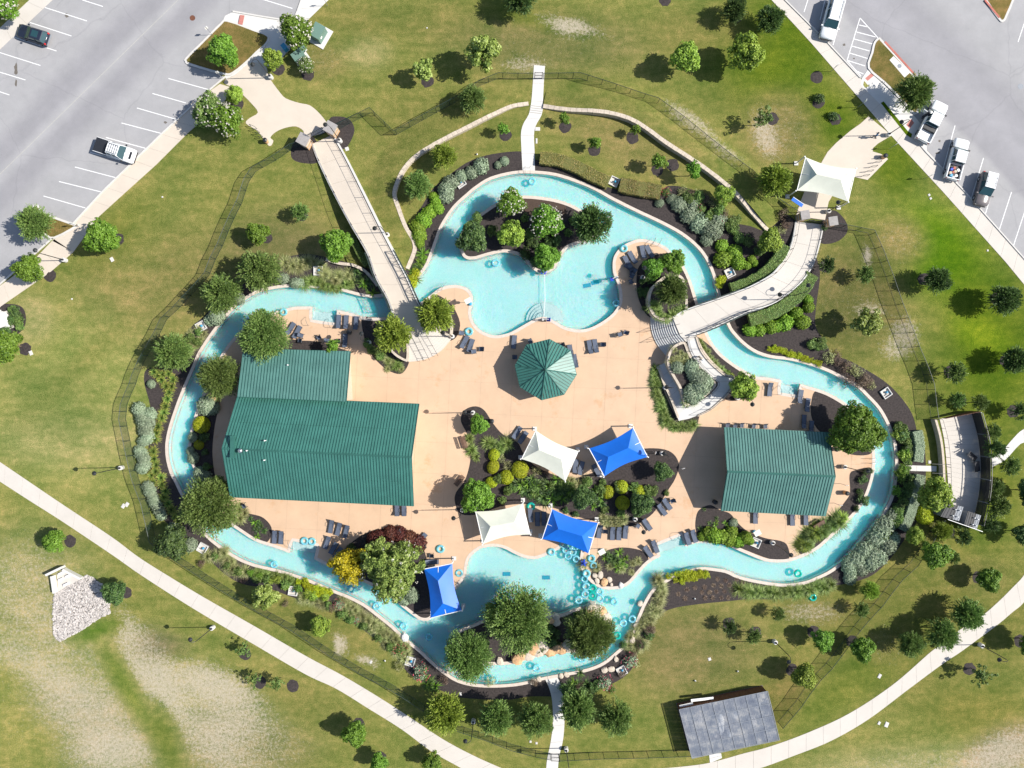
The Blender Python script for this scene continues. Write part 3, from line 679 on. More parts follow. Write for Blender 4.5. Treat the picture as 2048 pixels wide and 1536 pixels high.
PLZ = [(452,158),(470,150),(500,126),(530,130),(537,152),(545,165),(560,185),(572,197),(598,206),(620,211),(640,228),(655,248),(656,262),(612,275),(607,262),(592,253),(570,256),(552,264),(541,275),(547,282),(538,292),(516,263),(492,247),(500,236),(516,225),(502,206),(486,190),(470,176),(450,168)]
region('entry_plaza', [catmull(PLZ, 3)], [], .034, 'peach')
island([(37,449),(33,438),(42,424),(58,416),(75,409),(87,424),(100,430),(148,447),(158,452),(110,478),(88,470),(60,460)])
island([(1735,137),(1742,105),(1747,85),(1757,76),(1767,84),(1829,152),(1852,182),(1842,212),(1828,230),(1800,200),(1768,168)])
island([(1966,-12),(1995,38),(2006,44),(2014,32),(2026,-12)])
structure(strip_obj('red_kerb', PL([(1768,85),(1829,152)]), -.05, .2, .1, .15, 'redkerb', closed=False))
structure(strip_obj('red_kerb', PL([(1968,2),(1997,37)]), -.05, .2, .1, .15, 'redkerb', closed=False))
path_slabs('pavement', [(1510,-35),(1543,0),(1623,87),(1721,200),(1781,270),(1886,384),(2011,524),(2048,569),(2100,632)], [(1536,-35),(1571,0),(1653,82),(1721,155),(1803,247),(1931,384),(2048,516),(2110,585)][:0] or [(1536,-35),(1571,0),(1653,82),(1740,178),(1803,247),(1931,384),(2048,516),(2110,585)], 2.6, .035, 'conc', smooth=False)
structure(strip_obj('kerb', PL([(1536,-35),(1571,0),(1653,82),(1721,155)]), 0, -.16, 0, .14, 'kerb', closed=False))
structure(strip_obj('kerb', PL([(1829,276),(1853,304),(1931,384),(2048,516),(2110,585)]), 0, -.16, 0, .14, 'kerb', closed=False))
region('concrete_apron', [[(1724,156),(1735,140),(1768,170),(1800,202),(1828,232),(1853,262),(1853,304),(1820,268),(1721,170)]], [], .039, 'concw')
def tac(p, n='tactile_paving'): region(n, [p], [], .044, 'tactile')
tac([(1730,157),(1744,145),(1749,150),(1735,162)]); tac([(1812,250),(1822,238),(1828,246),(1819,257)])
g = region('grass_patch', [[(1761,206),(1767,203),(1815,262),(1824,268),(1822,276),(1812,270)]], [], .045, 'lawn'); paint(g, LUSH)
g = region('grass_patch', [[(1728,162),(1735,170),(1739,172),(1730,176),(1726,170)]], [], .045, 'lawn'); paint(g, DRY)
region('drain_slab', [[(1778,121),(1786,113),(1819,146),(1808,156)]], [], .145, 'concw')
MB().mat('grey').lathe([(.28, .14), (.28, .16), (.2, .165), (.05, .16)], 16, P(1798,133)).obj('manhole_cover', a2)
PLZ2 = [(1737,233),(1720,248),(1700,262),(1672,286),(1655,304),(1640,330),(1610,380),(1600,405),(1592,432),(1650,440),(1657,404),(1690,350),(1735,360),(1776,318),(1762,308),(1745,303),(1746,296),(1756,287),(1783,271)]
region('entry_plaza', [catmull([(*p, 'c') for p in PLZ2], 1)], [], .034, 'peach')

# long public paths
path_slabs('footpath', [(-60,885),(0,924),(87,983),(142,1020),(225,1075),(277,1114),(337,1152),(410,1196),(512,1254),(612,1312),(687,1352),(762,1397),(819,1434),(887,1479),(949,1512),(1012,1540),(1060,1560)],
  [(-60,925),(0,963),(62,1003),(125,1043),(225,1110),(285,1152),(390,1219),(512,1291),(612,1349),(672,1377),(737,1417),(804,1459),(862,1502),(922,1536),(960,1560),(1010,1590)], 2.9, .03, 'conc')
path_slabs('footpath', [(1250,1542),(1311,1538),(1399,1529),(1444,1519),(1486,1507),(1536,1494),(1611,1467),(1698,1427),(1786,1369),(1861,1304),(1886,1287),(1916,1262),(1961,1234),(1998,1202),(2026,1174),(2048,1150),(2075,1105)],
  [(1250,1580),(1311,1576),(1399,1566),(1460,1553),(1500,1542),(1536,1531),(1586,1512),(1661,1482),(1736,1439),(1816,1379),(1886,1327),(1918,1306),(1951,1282),(1998,1247),(2025,1224),(2048,1204),(2085,1150)], 2.6, .03, 'conc')
path_slabs('footpath', [(1444,1516),(1442,1506),(1418,1508)][:2] + [], [(1420,1526),(1418,1508)], 1.2, .028, 'concw', smooth=False)
path_slabs('footpath', [(2075,860),(2048,858),(2026,877),(2000,907),(1982,916)], [(2075,888),(2048,885),(2035,893),(2010,920),(1984,934)], 2.2, .03, 'concw')
path_slabs('footpath', [(1068,130),(1066,160),(1063,200),(1058,228),(1048,245),(1042,265),(1043,300),(1045,343)], [(1090,132),(1088,160),(1086,200),(1084,228),(1072,250),(1068,268),(1069,300),(1070,343)], 2.4, .03, 'concw')
path_slabs('footpath', [(1089,1356),(1098,1375),(1104,1400),(1106,1440),(1102,1480),(1094,1520),(1092,1550)], [(1112,1350),(1122,1370),(1127,1400),(1129,1440),(1126,1480),(1118,1515),(1115,1550)], 2.4, .03, 'concw')
path_slabs('footpath', [(1793,929),(1830,931),(1873,932)], [(1793,941),(1830,942),(1873,943)], 3.0, .03, 'concw', smooth=False)
# shallow steps on the upper path
for i in range(4):
    a, b = (1060 - .6 * i, 211 + 4.5 * i), (1085 - .8 * i, 214 + 4.5 * i)
    line(bpy.data.objects['footpath.004'] if 'footpath.004' in bpy.data.objects else None, a, b, .07, 'concj', .034, 'step_edge')

# retaining walls with the grass bank behind them
WALLN = [(815,538),(830,500),(826,478),(815,460),(806,440),(797,415),(790,392),(794,372),(806,345),(825,322),(850,303),(890,280),(940,255),(985,232),(1024,214),(1057,208)]
WALLE = [(1086,213),(1135,222),(1215,230),(1270,248),(1330,290),(1380,322),(1420,350),(1455,378),(1480,402),(1505,430),(1522,448),(1535,462)]
def ret_wall(pts, label, side, h=.85, bank=True, w=.5):
    q = catmull(pts, 4, False); wl = PL(q); n = len(wl)
    zt = [h * min(1, .25 + 4 * i / n, .25 + 4 * (n - 1 - i) / n) for i in range(n)]
    root = empty('retaining_wall', wl[n // 2]); tot = plen(wl); k = max(4, int(tot / .75)); rs = resample(wl, k * 2 + 1); zs = np.interp(np.linspace(0, 1, k * 2 + 1), np.linspace(0, 1, n), zt)
    for i in range(k):
        seg = rs[2 * i:2 * i + 3]; seg = [lerp(seg[0], seg[1], .03), seg[1], lerp(seg[2], seg[1], .03)]
        o = strip_obj('block', seg, -w / 2 - R.uniform(0, .03), w / 2 + R.uniform(0, .03), -.05, 0, 'stone', None, False, [float(z) + R.uniform(0, .03) for z in zs[2 * i:2 * i + 3]])
        o.parent = root; o.matrix_parent_inverse = Matrix.Translation(-wl[n // 2])
    tag(root, label, 'retaining wall')
    if bank:
        rows = [(w / 2, -.03), (1.2, -.06), (2.6, -.3), (4.0, -.6), (5.2, -1.0)]; mb = MB().mat('lawn'); vs = []
        lines = [offset_line(wl, d * side, False) for d, _ in rows]
        for i in range(n):
            for (d, dz), l in zip(rows, lines): vs.append((l[i].x, l[i].y, max(-.03, zt[i] + dz - .02)))
        K = len(rows); fs = [(K * i + j, K * i + j + 1, K * (i + 1) + j + 1, K * (i + 1) + j) for i in range(n - 1) for j in range(K - 1)]
        mb.add(vs, fs); o = structure(mb.obj('grass_bank', smooth=True)); me = o.data; nv = len(me.vertices)
        zc, zb = zone(np.array([v[0] * S + 1024 for v in vs]), np.array([768 - v[1] * S for v in vs]))
        c = me.color_attributes.new('zone', 'FLOAT_COLOR', 'POINT'); c.data.foreach_set('color', np.c_[zc, np.ones(nv)].ravel())
        b = me.attributes.new('bare', 'FLOAT', 'POINT'); b.data.foreach_set('value', zb)
    return root
ret_wall(WALLN, 'cream stone retaining wall curving round the lawn left of the upper footpath', 1, .6)
ret_wall(WALLE, 'cream stone retaining wall sweeping down from upper footpath to right walkway', 1, .95)
ret_wall([(652,519),(680,528),(706,531),(730,542),(745,558),(755,572)], 'short pale stone wall behind the shrubs left of the upper left footbridge', 1, .5, False, .35)
# ================================================================ bridges, stairs, ramps
def sm(t): t = max(0, min(1, t)); return t * t * (3 - 2 * t)
BZ = 1.9
def rail(name, label, pts, zs, cat='railing', h=1.07, step=2.2, kerb=False, truss=None, m='black', r=.022, post_on=0.0):
    "pts world xy list, zs heights"
    L = plen(pts); n = max(2, int(round(L / step)) + 1); N = (n - 1) * 4 + 1
    rs = resample(pts, N); zz = np.interp(np.linspace(0, 1, N), np.linspace(0, 1, len(pts)), zs)
    root = empty(name, (rs[0].x, rs[0].y, float(zz[0]))); o = Vector(root.location)
    for i in range(0, N, 4):
        p = Vector((rs[i].x, rs[i].y, float(zz[i]))) - o
        MB().mat(m).box(p + Vector((0, 0, h / 2)), (.06, .06, h)).obj('post', root)
    for hh in (h, .12):
        MB().mat(m).tube([Vector((a.x, a.y, float(z))) - o + Vector((0, 0, hh)) for a, z in zip(rs, zz)], r if hh > .5 else .016, 5).obj('rail', root)
    mb = MB().mat(m); seg = resample(pts, max(2, int(L / .45))); sz = np.interp(np.linspace(0, 1, len(seg)), np.linspace(0, 1, len(pts)), zs)
    for a, z in zip(seg, sz):
        p = Vector((a.x, a.y, float(z))) - o; mb.tube([p + Vector((0, 0, .12)), p + Vector((0, 0, h))], .006, 3, cap=False)
    b = mb.obj('baluster', root); b['kind'] = 'stuff'
    return tag(root, label, cat)
def bz1(t): return BZ * sm(t / .6)
Lf = [(626,287),(640,324),(669,384),(702,446),(737,506),(754,554),(777,596),(789,629),(800,650)]
Rt = [(664,270),(690,316),(724,384),(762,461),(799,531),(812,556),(837,611),(856,640),(866,652)]
gnd = lambda t, h: -.1 if t < .58 else h - .35
b1, la, lb, hz = path_slabs('bridge_walk', Lf, Rt, 3.3, .05, 'peach', zf=bz1, smooth=True, side=lambda t, h: -.1 if (t < .60 or t > .92) else h - .4)
strip_obj('edge_kerb', [v for v in la], 0, -.22, 0, 0, 'concw', None, False, [z + .1 for z in hz])['kind'] = 'structure'
strip_obj('edge_kerb', [v for v in lb], 0, .26, 0, 0, 'concw', None, False, [z + .14 for z in hz])['kind'] = 'structure'
k1 = int(len(la) * .93)
rail('bridge_railing', 'long black railing on the left edge of the upper left footbridge', la[:k1], [z + .1 for z in hz[:k1]], step=2.6)
rail('bridge_railing', 'long black railing on the right edge of the upper left footbridge', lb[:k1], [z + .14 for z in hz[:k1]], step=2.6)
def truss(label, pts, zs, h=1.25, bays=9, depth=.0):
    n = bays + 1; rs = resample(pts, n); zz = np.interp(np.linspace(0, 1, n), np.linspace(0, 1, len(pts)), zs); o = Vector((rs[0].x, rs[0].y, float(zz[0])))
    root = empty('bridge_truss', o); lo = [Vector((a.x, a.y, float(z) - .15)) - o for a, z in zip(rs, zz)]; hi = [p + Vector((0, 0, h + .15)) for p in lo]
    for pl in (lo, hi): MB().mat('iron').tube(pl, .08, 4).obj('chord', root)
    for i in range(n): MB().mat('iron').tube([lo[i], hi[i]], .055, 4).obj('upright', root)
    for i in range(n - 1): MB().mat('iron').tube([lo[i], hi[i + 1]] if i % 2 else [hi[i], lo[i + 1]], .035, 4).obj('brace', root)
    return tag(root, label, 'truss')
ks = int(len(la) * .60); ke = int(len(la) * .93)
truss('dark steel truss along the right side of the upper left footbridge over water', [offset_line(lb, .3, False)[i] for i in range(ks, ke)], [hz[i] for i in range(ks, ke)])
truss('dark steel truss along the left side of the upper left footbridge over water', [offset_line(la, -.3, False)[i] for i in range(ks, ke)], [hz[i] for i in range(ks, ke)])

L2 = [(1593,443),(1586,484),(1573,514),(1551,544),(1536,556),(1505,573),(1474,586),(1424,604),(1374,621),(1350,634)]
R2 = [(1645,449),(1636,491),(1623,531),(1598,566),(1561,596),(1536,609),(1512,617),(1489,624),(1424,654),(1378,671)]
def bz2(t): return BZ * sm(t / .45)
b2, la2, lb2, hz2 = path_slabs('bridge_walk', L2, R2, 3.1, .05, 'conc', zf=bz2, side=lambda t, h: -.1 if (t < .50 or t > .88) else h - .4)
strip_obj('edge_kerb', la2, 0, -.2, 0, 0, 'concw', None, False, [z + .1 for z in hz2])['kind'] = 'structure'
strip_obj('edge_kerb', lb2, 0, .2, 0, 0, 'concw', None, False, [z + .1 for z in hz2])['kind'] = 'structure'
rail('bridge_railing', 'black railing on the outer upper edge of the curved right walkway', la2[:-3], [z + .1 for z in hz2[:-3]])
rail('bridge_railing', 'black railing on the lower edge of the curved right walkway', lb2[:-2], [z + .1 for z in hz2[:-2]])
ks, ke = int(len(la2) * .58), int(len(la2) * .97)
truss('dark steel truss along the lower side of the right footbridge', [offset_line(lb2, .28, False)[i] for i in range(ks, ke)], hz2[ks:ke], bays=7)
truss('dark steel truss along the upper side of the right footbridge', [offset_line(la2, -.28, False)[i] for i in range(ks, int(len(la2) * .9))], hz2[ks:int(len(la2) * .9)], bays=6)

def stairs(label, bot, top, n, ztop, m, nose=False):
    "curved flight between two traced curves"
    bot = [P(x, y) for x, y in catmull(bot, 4, False)]
    fz = (H - ztop) / H; top = [P(x, y) * fz for x, y in catmull(top, 4, False)]
    for v in top: v.z = 0
    K = 17; bot, top = resample(bot, K), resample(top, K); root = empty('stairs', bot[K // 2])
    for i in range(n):
        t0, t1 = i / n, (i + 1) / n; z = ztop * (i + 1) / (n + 1)
        q0 = [lerp(a, b, t0) for a, b in zip(bot, top)]; q1 = [lerp(a, b, t1 + (.02 if i < n - 1 else 0)) for a, b in zip(bot, top)]
        mb = MB().mat(m); mb.prism([v - root.location for v in q0 + q1[::-1]], -.05, z); mb.obj('step', root)
        if nose: q2 = [lerp(a, b, min(.45, .09 / max(.01, (b - a).length))) for a, b in zip(q0, q1)]; mb = MB().mat('grey'); mb.prism([v - root.location for v in q0 + q2[::-1]], z + .001, z + .012); mb.obj('nosing', root)
    return tag(root, label, 'stairs'), bot, top
st1, sb, stp = stairs('curved white steps with dark risers rising from the deck to the right footbridge', [(1301,627),(1301,650),(1306,672),(1316,692),(1334,714)], [(1349,634),(1350,645),(1354,658),(1360,670),(1370,681)], 11, BZ + .05, 'concw')
st2, sb2, stp2 = stairs('cream curved steps fanning down between the two trees by the upper left footbridge', [(817,724),(850,719),(882,702),(904,676)], [(817,672),(835,664),(852,654),(868,640)], 11, BZ + .05, 'conc')
# top landings
region('stair_landing', [[(1345,634),(1378,618),(1400,640),(1392,676),(1372,684),(1360,671),(1352,652)]], [], BZ + .045, 'conc'); bpy.data.objects['stair_landing'].data.transform(Matrix.Scale((H - BZ) / H, 4, (1, 0, 0)) @ Matrix.Scale((H - BZ) / H, 4, (0, 1, 0)))
o = region('stair_landing', [[(792,636),(842,606),(878,640),(866,662),(852,656),(835,666),(816,676)]], [], BZ + .045, 'peach'); o.data.transform(Matrix.Scale((H - BZ) / H, 4, (1, 0, 0)) @ Matrix.Scale((H - BZ) / H, 4, (0, 1, 0)))
def handrail(label, a, za, b, zb):
    a, b = P(*a, za), P(*b, zb); root = empty('handrail', a); d = b - a; d.normalized()
    e = Vector((d.x, d.y, 0)).normalized()
    for t in (0.02, .35, .67, .98):
        p = a.lerp(b, t) - a; MB().mat('black').tube([p, p + Vector((0, 0, .92))], .025, 5).obj('post', root)
    MB().mat('black').tube([-e * .35 + Vector((0, 0, .5)), -e * .3 + Vector((0, 0, .9)), Vector((0, 0, .92)), b - a + Vector((0, 0, .92)), b - a + e * .3 + Vector((0, 0, .9))], .025, 5).obj('rail', root)
    tag(root, label, 'handrail')
for i, (a, b) in enumerate([((1291,664),(1352,650)), ((1297,684),(1358,668))]): handrail(['upper', 'lower'][i] + ' black handrail crossing the curved white steps by the right footbridge', a, .05, b, BZ)
for i, (a, b) in enumerate([((824,671),(846,718)), ((834,668),(858,716)), ((848,660),(875,708))]):
    handrail(['leftmost', 'middle', 'rightmost'][i] + ' black handrail on the cream steps by the upper left footbridge', b, .05, a, BZ)

# planters with stone walls
def planter(label, pts, z, soil='mulch', wm='stone', w=.32, h0=0):
    q = catmull(pts, 3); f = (H - z) / H; wl = [P(x, y) * f for x, y in q]
    for v in wl: v.z = 0
    c = sum(wl, Vector()) / len(wl); root = empty('planter', c); s_ = 1 if ccw(q) else -1
    wl = [v - c for v in wl]; tot = plen(wl + wl[:1]); k = max(6, int(tot / .8)); rs = resample(wl + wl[:1], 2 * k + 1)
    for i in range(k):
        seg = rs[2 * i:2 * i + 3]; seg = [lerp(seg[0], seg[1], .02), seg[1], lerp(seg[2], seg[1], .02)]
        strip_obj('capstone', seg, -.02, (w + R.uniform(0, .03)) * s_, z - .1, z + R.uniform(0, .015), wm, root, False)
    strip_obj('wall', wl, .01 * s_, (w - .03) * s_, -.05, z - .1, wm, root)
    mb = MB().mat(soil); inn = offset_line(wl, (w - .05) * s_); mb.prism([v.copy() for v in inn], z - .6, z - .12); mb.obj('soil', root)
    return tag(root, label, 'planter')
planter('egg-shaped raised stone planter with a tree between right deck and footbridge', [(1352,547),(1333,550),(1316,562),(1301,577),(1296,597),(1299,618),(1309,633),(1326,641),(1343,638),(1360,629),(1374,620),(1375,600),(1372,575),(1367,556)], 1.85)
planter('raised planter with clipped grey hedge wrapped by the folded ramp', [(1366,683),(1350,690),(1339,703),(1334,722),(1338,738),(1347,755),(1357,772),(1364,790),(1370,812),(1390,804),(1407,796),(1424,781),(1433,768),(1420,754),(1404,740),(1388,720),(1378,702),(1372,686)], 1.75, w=.3)
planter('small curved stone planter under the yellow-green tree left of the cream steps', [(762,650),(780,646),(800,652),(815,668),(818,690),(816,722),(800,718),(786,708),(772,690),(762,670)], 1.2)
planter('small curved stone planter under the tree right of the upper left footbridge', [(848,608),(870,602),(890,612),(902,632),(905,655),(901,674),(882,664),(864,650)], 1.3)

# ramps
def ramp_way(name, inner, outer, zf, m='concw'):
    return path_slabs(name, inner, outer, 1.6, .04, m, zf=zf, side=-.05, smooth=True)
inn = [(1373,676),(1379,700),(1389,720),(1405,739),(1422,755),(1436,767),(1425,783),(1407,798),(1390,806),(1372,815)]
outr = [(1390,674),(1399,700),(1413,720),(1430,737),(1449,752),(1468,757),(1457,782),(1440,800),(1419,818),(1394,830)]
rz = lambda t: 1.9 - 1.2 * t
_, ra, rb, rh = ramp_way('ramp', inn, outr, rz)
_, rc, rd, rh2 = ramp_way('ramp', [(1372,815),(1364,792),(1354,769),(1342,752),(1336,738),(1332,724)], [(1354,836),(1346,815),(1337,792),(1326,769),(1319,749),(1312,734)], lambda t: .7 - .65 * t)
region('ramp_landing', [[(1372,813),(1396,829),(1375,837),(1355,841),(1352,832)]], [], .74, 'concw')
rail('ramp_railing', 'black railing on the outer right edge of the folded ramp', rb, rh, step=1.8)
rail('ramp_railing', 'black railing on the inner edge of the right leg of the folded ramp', ra, rh, step=1.8)
rail('ramp_railing', 'black railing on the inner edge of the shaded left ramp leg', rc[:-2], rh2[:-2], step=1.8)
structure(strip_obj('ramp_wall', rd, 0, -.3 if True else 0, 0, 0, 'stone', None, False, [z + .25 for z in rh2]))
structure(strip_obj('ramp_wall', rb, .02, .25, 0, 0, 'stone', None, False, [z + .1 for z in rh]))
# low retaining wall between ramp and river
structure(strip_obj('low_wall', PL(catmull([(1393,672),(1402,693),(1415,712),(1433,731),(1452,748)], 3, False)), -.4, -.15, 0, .9, 'stone', closed=False))

# ================================================================ buildings
def seam_roof_face(root, e0, e1, r0, r1, n, lap=True, m='roof', name='roof_panel'):
    "panel by panel between eave e0-e1 and ridge r0-r1; standing seam on each panel's edge"
    parts = [(0, .495), (.5, 1)] if lap else [(0, 1)]
    nrm = (e1 - e0).cross(r0 - e0).normalized(); nrm = -nrm if nrm.z < 0 else nrm
    for (a, b) in parts:
        for i in range(n):
            s0, s1 = i / n, (i + 1) / n; up = nrm * (.03 if (a == 0 and lap) else 0.0)
            up = nrm * (.0 if a == 0 else .035)
            p = [lerp(lerp(e0, e1, s0), lerp(r0, r1, s0), a), lerp(lerp(e0, e1, s1), lerp(r0, r1, s1), a), lerp(lerp(e0, e1, s1), lerp(r0, r1, s1), b), lerp(lerp(e0, e1, s0), lerp(r0, r1, s0), b)]
            w = (p[1] - p[0]).normalized() * .034; hs = nrm * .05
            p = [q + up for q in p]
            mb = MB().mat(m)
            vs = [p[0], p[1], p[2], p[3]] + [p[1] - w * 1.4, p[1] - w * 1.4 + hs, p[1] + hs, p[1], p[2] - w * 1.4, p[2] - w * 1.4 + hs, p[2] + hs, p[2]]
            vs += [q - nrm * .04 for q in p]
            mb.add(vs, [(0, 1, 2, 3)]); mb.mat('seam').add(vs, [(4, 8, 9, 5), (5, 9, 10, 6), (6, 10, 11, 7), (4, 5, 6, 7), (8, 11, 10, 9)]); mb.mat(m).add(vs, [(0, 12, 13, 1), (1, 13, 14, 2), (2, 14, 15, 3), (3, 15, 12, 0)])
            mb.obj(name, root)
def cap(root, a, b, m='rooft', w=.14, h=.09, name='ridge_cap'):
    d = (b - a).normalized(); n = Vector((-d.y, d.x, 0)) * w; u = Vector((0, 0, h))
    MB().mat(m).add([a - n, a + u * .9, a + n, b - n, b + u * .9, b + n], [(0, 3, 4, 1), (1, 4, 5, 2), (0, 1, 2), (3, 5, 4)]).obj(name, root)
def local(o, pts): return [p - o for p in pts]

# main hall
ez, rzz = 4.2, 8.0
tl, tr, br, bl = P(475,793,ez), P(838,808,ez), P(827,1012,ez), P(460,994,ez); rl, rr = P(443.5,897,rzz), P(823,914.5,rzz)
root = empty('pool_hall', P(640,900)); o = Vector(root.location)
seam_roof_face(root, *local(o, [tl, tr, rl, rr]), 64); seam_roof_face(root, *local(o, [br, bl, rr, rl]), 64)
cap(root, rl - o, rr - o)
sh = .9
wl = [lerp(lerp(tl, br, .07), tl, .0), lerp(tr, bl, .04), lerp(br, tl, .05), lerp(bl, tr, .05)]
mb = MB().mat('wallc'); mb.prism([Vector((v.x - o.x, v.y - o.y, 0)) for v in wl], 0, ez - .15); mb.obj('wall', root)
for g0, g1, gr in ((tl, bl, rl), (br, tr, rr)):
    cen = (g0 + g1) / 2; k = .93; q = [lerp(cen, g0, k), lerp(cen, g1, k), gr]; dx = Vector((.45 if gr is rl else -.45, 0, -.12))
    MB().mat('wallc').add([v + dx - o for v in q] + [v + dx * 1.6 - o for v in q], [(0, 1, 2), (3, 5, 4), (0, 3, 4, 1), (1, 4, 5, 2), (2, 5, 3, 0)]).obj('gable', root)
for a, b in ((tl, rl), (rl, bl), (tr, rr), (rr, br), (tl, tr), (bl, br)):
    MB().mat('rooft').tube([a - o - Vector((0, 0, .06)), b - o - Vector((0, 0, .06))], .07, 4).obj('fascia', root)
# exhaust box and vents
p = P(462,898,7.9) - o; MB().mat('rooft').box(p + Vector((.25, .3, .1)), (.55, 2.8, .35)).obj('ridge_vent', root)
p = P(483,901,8.1) - o; MB().mat('steel').lathe([(.12, -.3), (.12, .35), (.3, .38), (.26, .55), (.08, .66)], 10, p).obj('roof_fan', root)
for q in ((531,881,7.6),(495,901,8.0),(530,920,7.4),(577,730,3.6)):
    p = P(*q) - o; MB().mat('white').lathe([(.06, -.2), (.06, .3), (.09, .31), (.09, .36)], 7, p).obj('roof_pipe', root)
# annex, single pitch
za, zb_ = 2.9, 5.05
q = [P(487,697,za), P(701,703,za), P(692.5,803,zb_), P(475,793.5,zb_)]
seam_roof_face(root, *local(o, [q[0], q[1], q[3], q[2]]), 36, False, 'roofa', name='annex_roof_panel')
mb = MB().mat('wallc'); mb.prism([Vector((v.x, v.y, 0)) for v in local(o, [lerp(q[0], q[2], .05), lerp(q[1], q[3], .05), lerp(q[2], q[0], .02), lerp(q[3], q[1], .02)])], 0, 2.7); mb.obj('annex_wall', root)
MB().mat('wallc').add([v - o - Vector((0, 0, .25)) for v in (lerp(q[1], q[0], .03), lerp(q[2], q[3], .03))] + [Vector((lerp(q[2], q[3], .03).x, lerp(q[2], q[3], .03).y, 2.6)) - Vector((o.x, o.y, 0)), Vector((q[1].x, q[1].y, 2.6)) - Vector((o.x, o.y, 0))], [(0, 1, 2, 3)]).obj('annex_gable', root)
for a, b in ((q[0], q[1]), (q[1], q[2]), (q[0], q[3]), (q[3], q[2])):
    MB().mat('rooft').tube([a - o - Vector((0, 0, .05)), b - o - Vector((0, 0, .05))], .06, 4).obj('fascia', root)
tag(root, 'large pool hall under a green ribbed metal gable roof with lower annex', 'building')

# east pavilion, open sided
ez, rzz = 2.75, 5.1
tl, tr, br, bl = P(1449,855,ez), P(1658,865,ez), P(1651,1032,ez), P(1442,1021,ez); rl, rr = P(1455,943,rzz), P(1671,953,rzz)
root = empty('shade_pavilion', P(1555,945)); o = Vector(root.location)
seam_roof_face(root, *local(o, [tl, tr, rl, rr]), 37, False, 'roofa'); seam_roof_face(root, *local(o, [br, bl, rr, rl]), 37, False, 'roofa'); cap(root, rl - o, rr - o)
for a, b in ((tl, rl), (rl, bl), (tr, rr), (rr, br), (tl, tr), (bl, br)):
    MB().mat('rooft').tube([a - o - Vector((0, 0, .06)), b - o - Vector((0, 0, .06))], .07, 4).obj('fascia', root)
for u in (.08, .5, .92):
    for v in (.1, .9):
        p = lerp(lerp(tl, tr, u), lerp(bl, br, u), v) - o; MB().mat('wallc').box((p.x, p.y, 1.35), (.35, .35, 2.7)).obj('column', root)
mb = MB().mat('wallc'); c4 = [lerp(lerp(tl, tr, u), lerp(bl, br, u), v) for u, v in ((.3, .25), (.7, .25), (.7, .75), (.3, .75))]; mb.prism([Vector((v.x - o.x, v.y - o.y, 0)) for v in c4], 0, 2.9); mb.obj('wall', root)
tag(root, 'smaller pavilion with green ribbed gable roof beside the big tree at right', 'pavilion')

# octagonal pavilion
ez, az = 2.75, 4.42
ov = [P(x, y, ez) for x, y in ((1099,678.5),(1141,701),(1153,749),(1128,789),(1083,800),(1040,774),(1030,731),(1053,690))]
ap = P(1091,739.5,az); root = empty('octagonal_pavilion', P(1091,739)); o = Vector(root.location); cen = sum(ov, Vector()) / 8
for i in range(8):
    a, b = ov[i], ov[(i + 1) % 8]; nrm = (b - a).cross(ap - a).normalized(); nrm = -nrm if nrm.z < 0 else nrm
    ax = (b - a).normalized(); L = (b - a).length; n = 8
    for j in range(n):      # panels run up the slope and end on the hips
        def hit(s):
            s_ = s / L; foot = a + ax * s; pa = (ap - a).dot(ax); up = ap - a - ax * pa
            t = s / pa if s <= pa else (L - s) / (L - pa); return foot, foot + up * max(0, min(1, t)) * .995
        s0, s1 = L * j / n, L * (j + 1) / n; f0, t0 = hit(s0 + .004); f1, t1 = hit(s1 - .004); pa = (ap - a).dot(ax)
        vs = [f0, f1, t1]
        if s0 < pa < s1: vs.append(a + ax * pa + (ap - a - ax * pa) * .995)
        vs.append(t0); vs = [v - o for v in vs]; k = len(vs)
        mb = MB().mat('roof'); mb.add(vs + [v - nrm * .05 for v in vs], [tuple(range(k))] + [(q_, q_ + k, (q_ + 1) % k + k, (q_ + 1) % k) for q_ in range(k)])
        w = ax * .04; hs = nrm * .07; e0, e1 = (f1 - o, t1 - o)
        if (e1 - e0).length > .1: mb.mat('seam').add([e0 - w, e0 - w + hs, e0 + hs, e0, e1 - w, e1 - w + hs, e1 + hs, e1], [(0, 4, 5, 1), (1, 5, 6, 2), (2, 6, 7, 3), (0, 1, 2, 3)])
        mb.obj('roof_panel', root)
    MB().mat('rooft').tube([a - o + Vector((0, 0, .03)), ap - o + Vector((0, 0, .04))], .075, 5).obj('hip_cap', root)
    MB().mat('rooft').tube([a - o - Vector((0, 0, .06)), b - o - Vector((0, 0, .06))], .06, 4).obj('fascia', root)
    p = lerp(a, cen, .16) - o; MB().mat('wallc').box((p.x, p.y, 1.35), (.28, .28, 2.7)).obj('column', root)
MB().mat('rooft').lathe([(.2, -.06), (.16, .12), (.04, .3)], 8, ap - o).obj('finial', root)
mb = MB().mat('wood'); mb.lathe([(1.0, 0), (1.0, .9), (1.1, .92), (1.1, 1.0)], 8); mb.obj('counter', root)
tag(root, 'octagonal pavilion with green ribbed metal roof standing on the peach deck', 'pavilion')

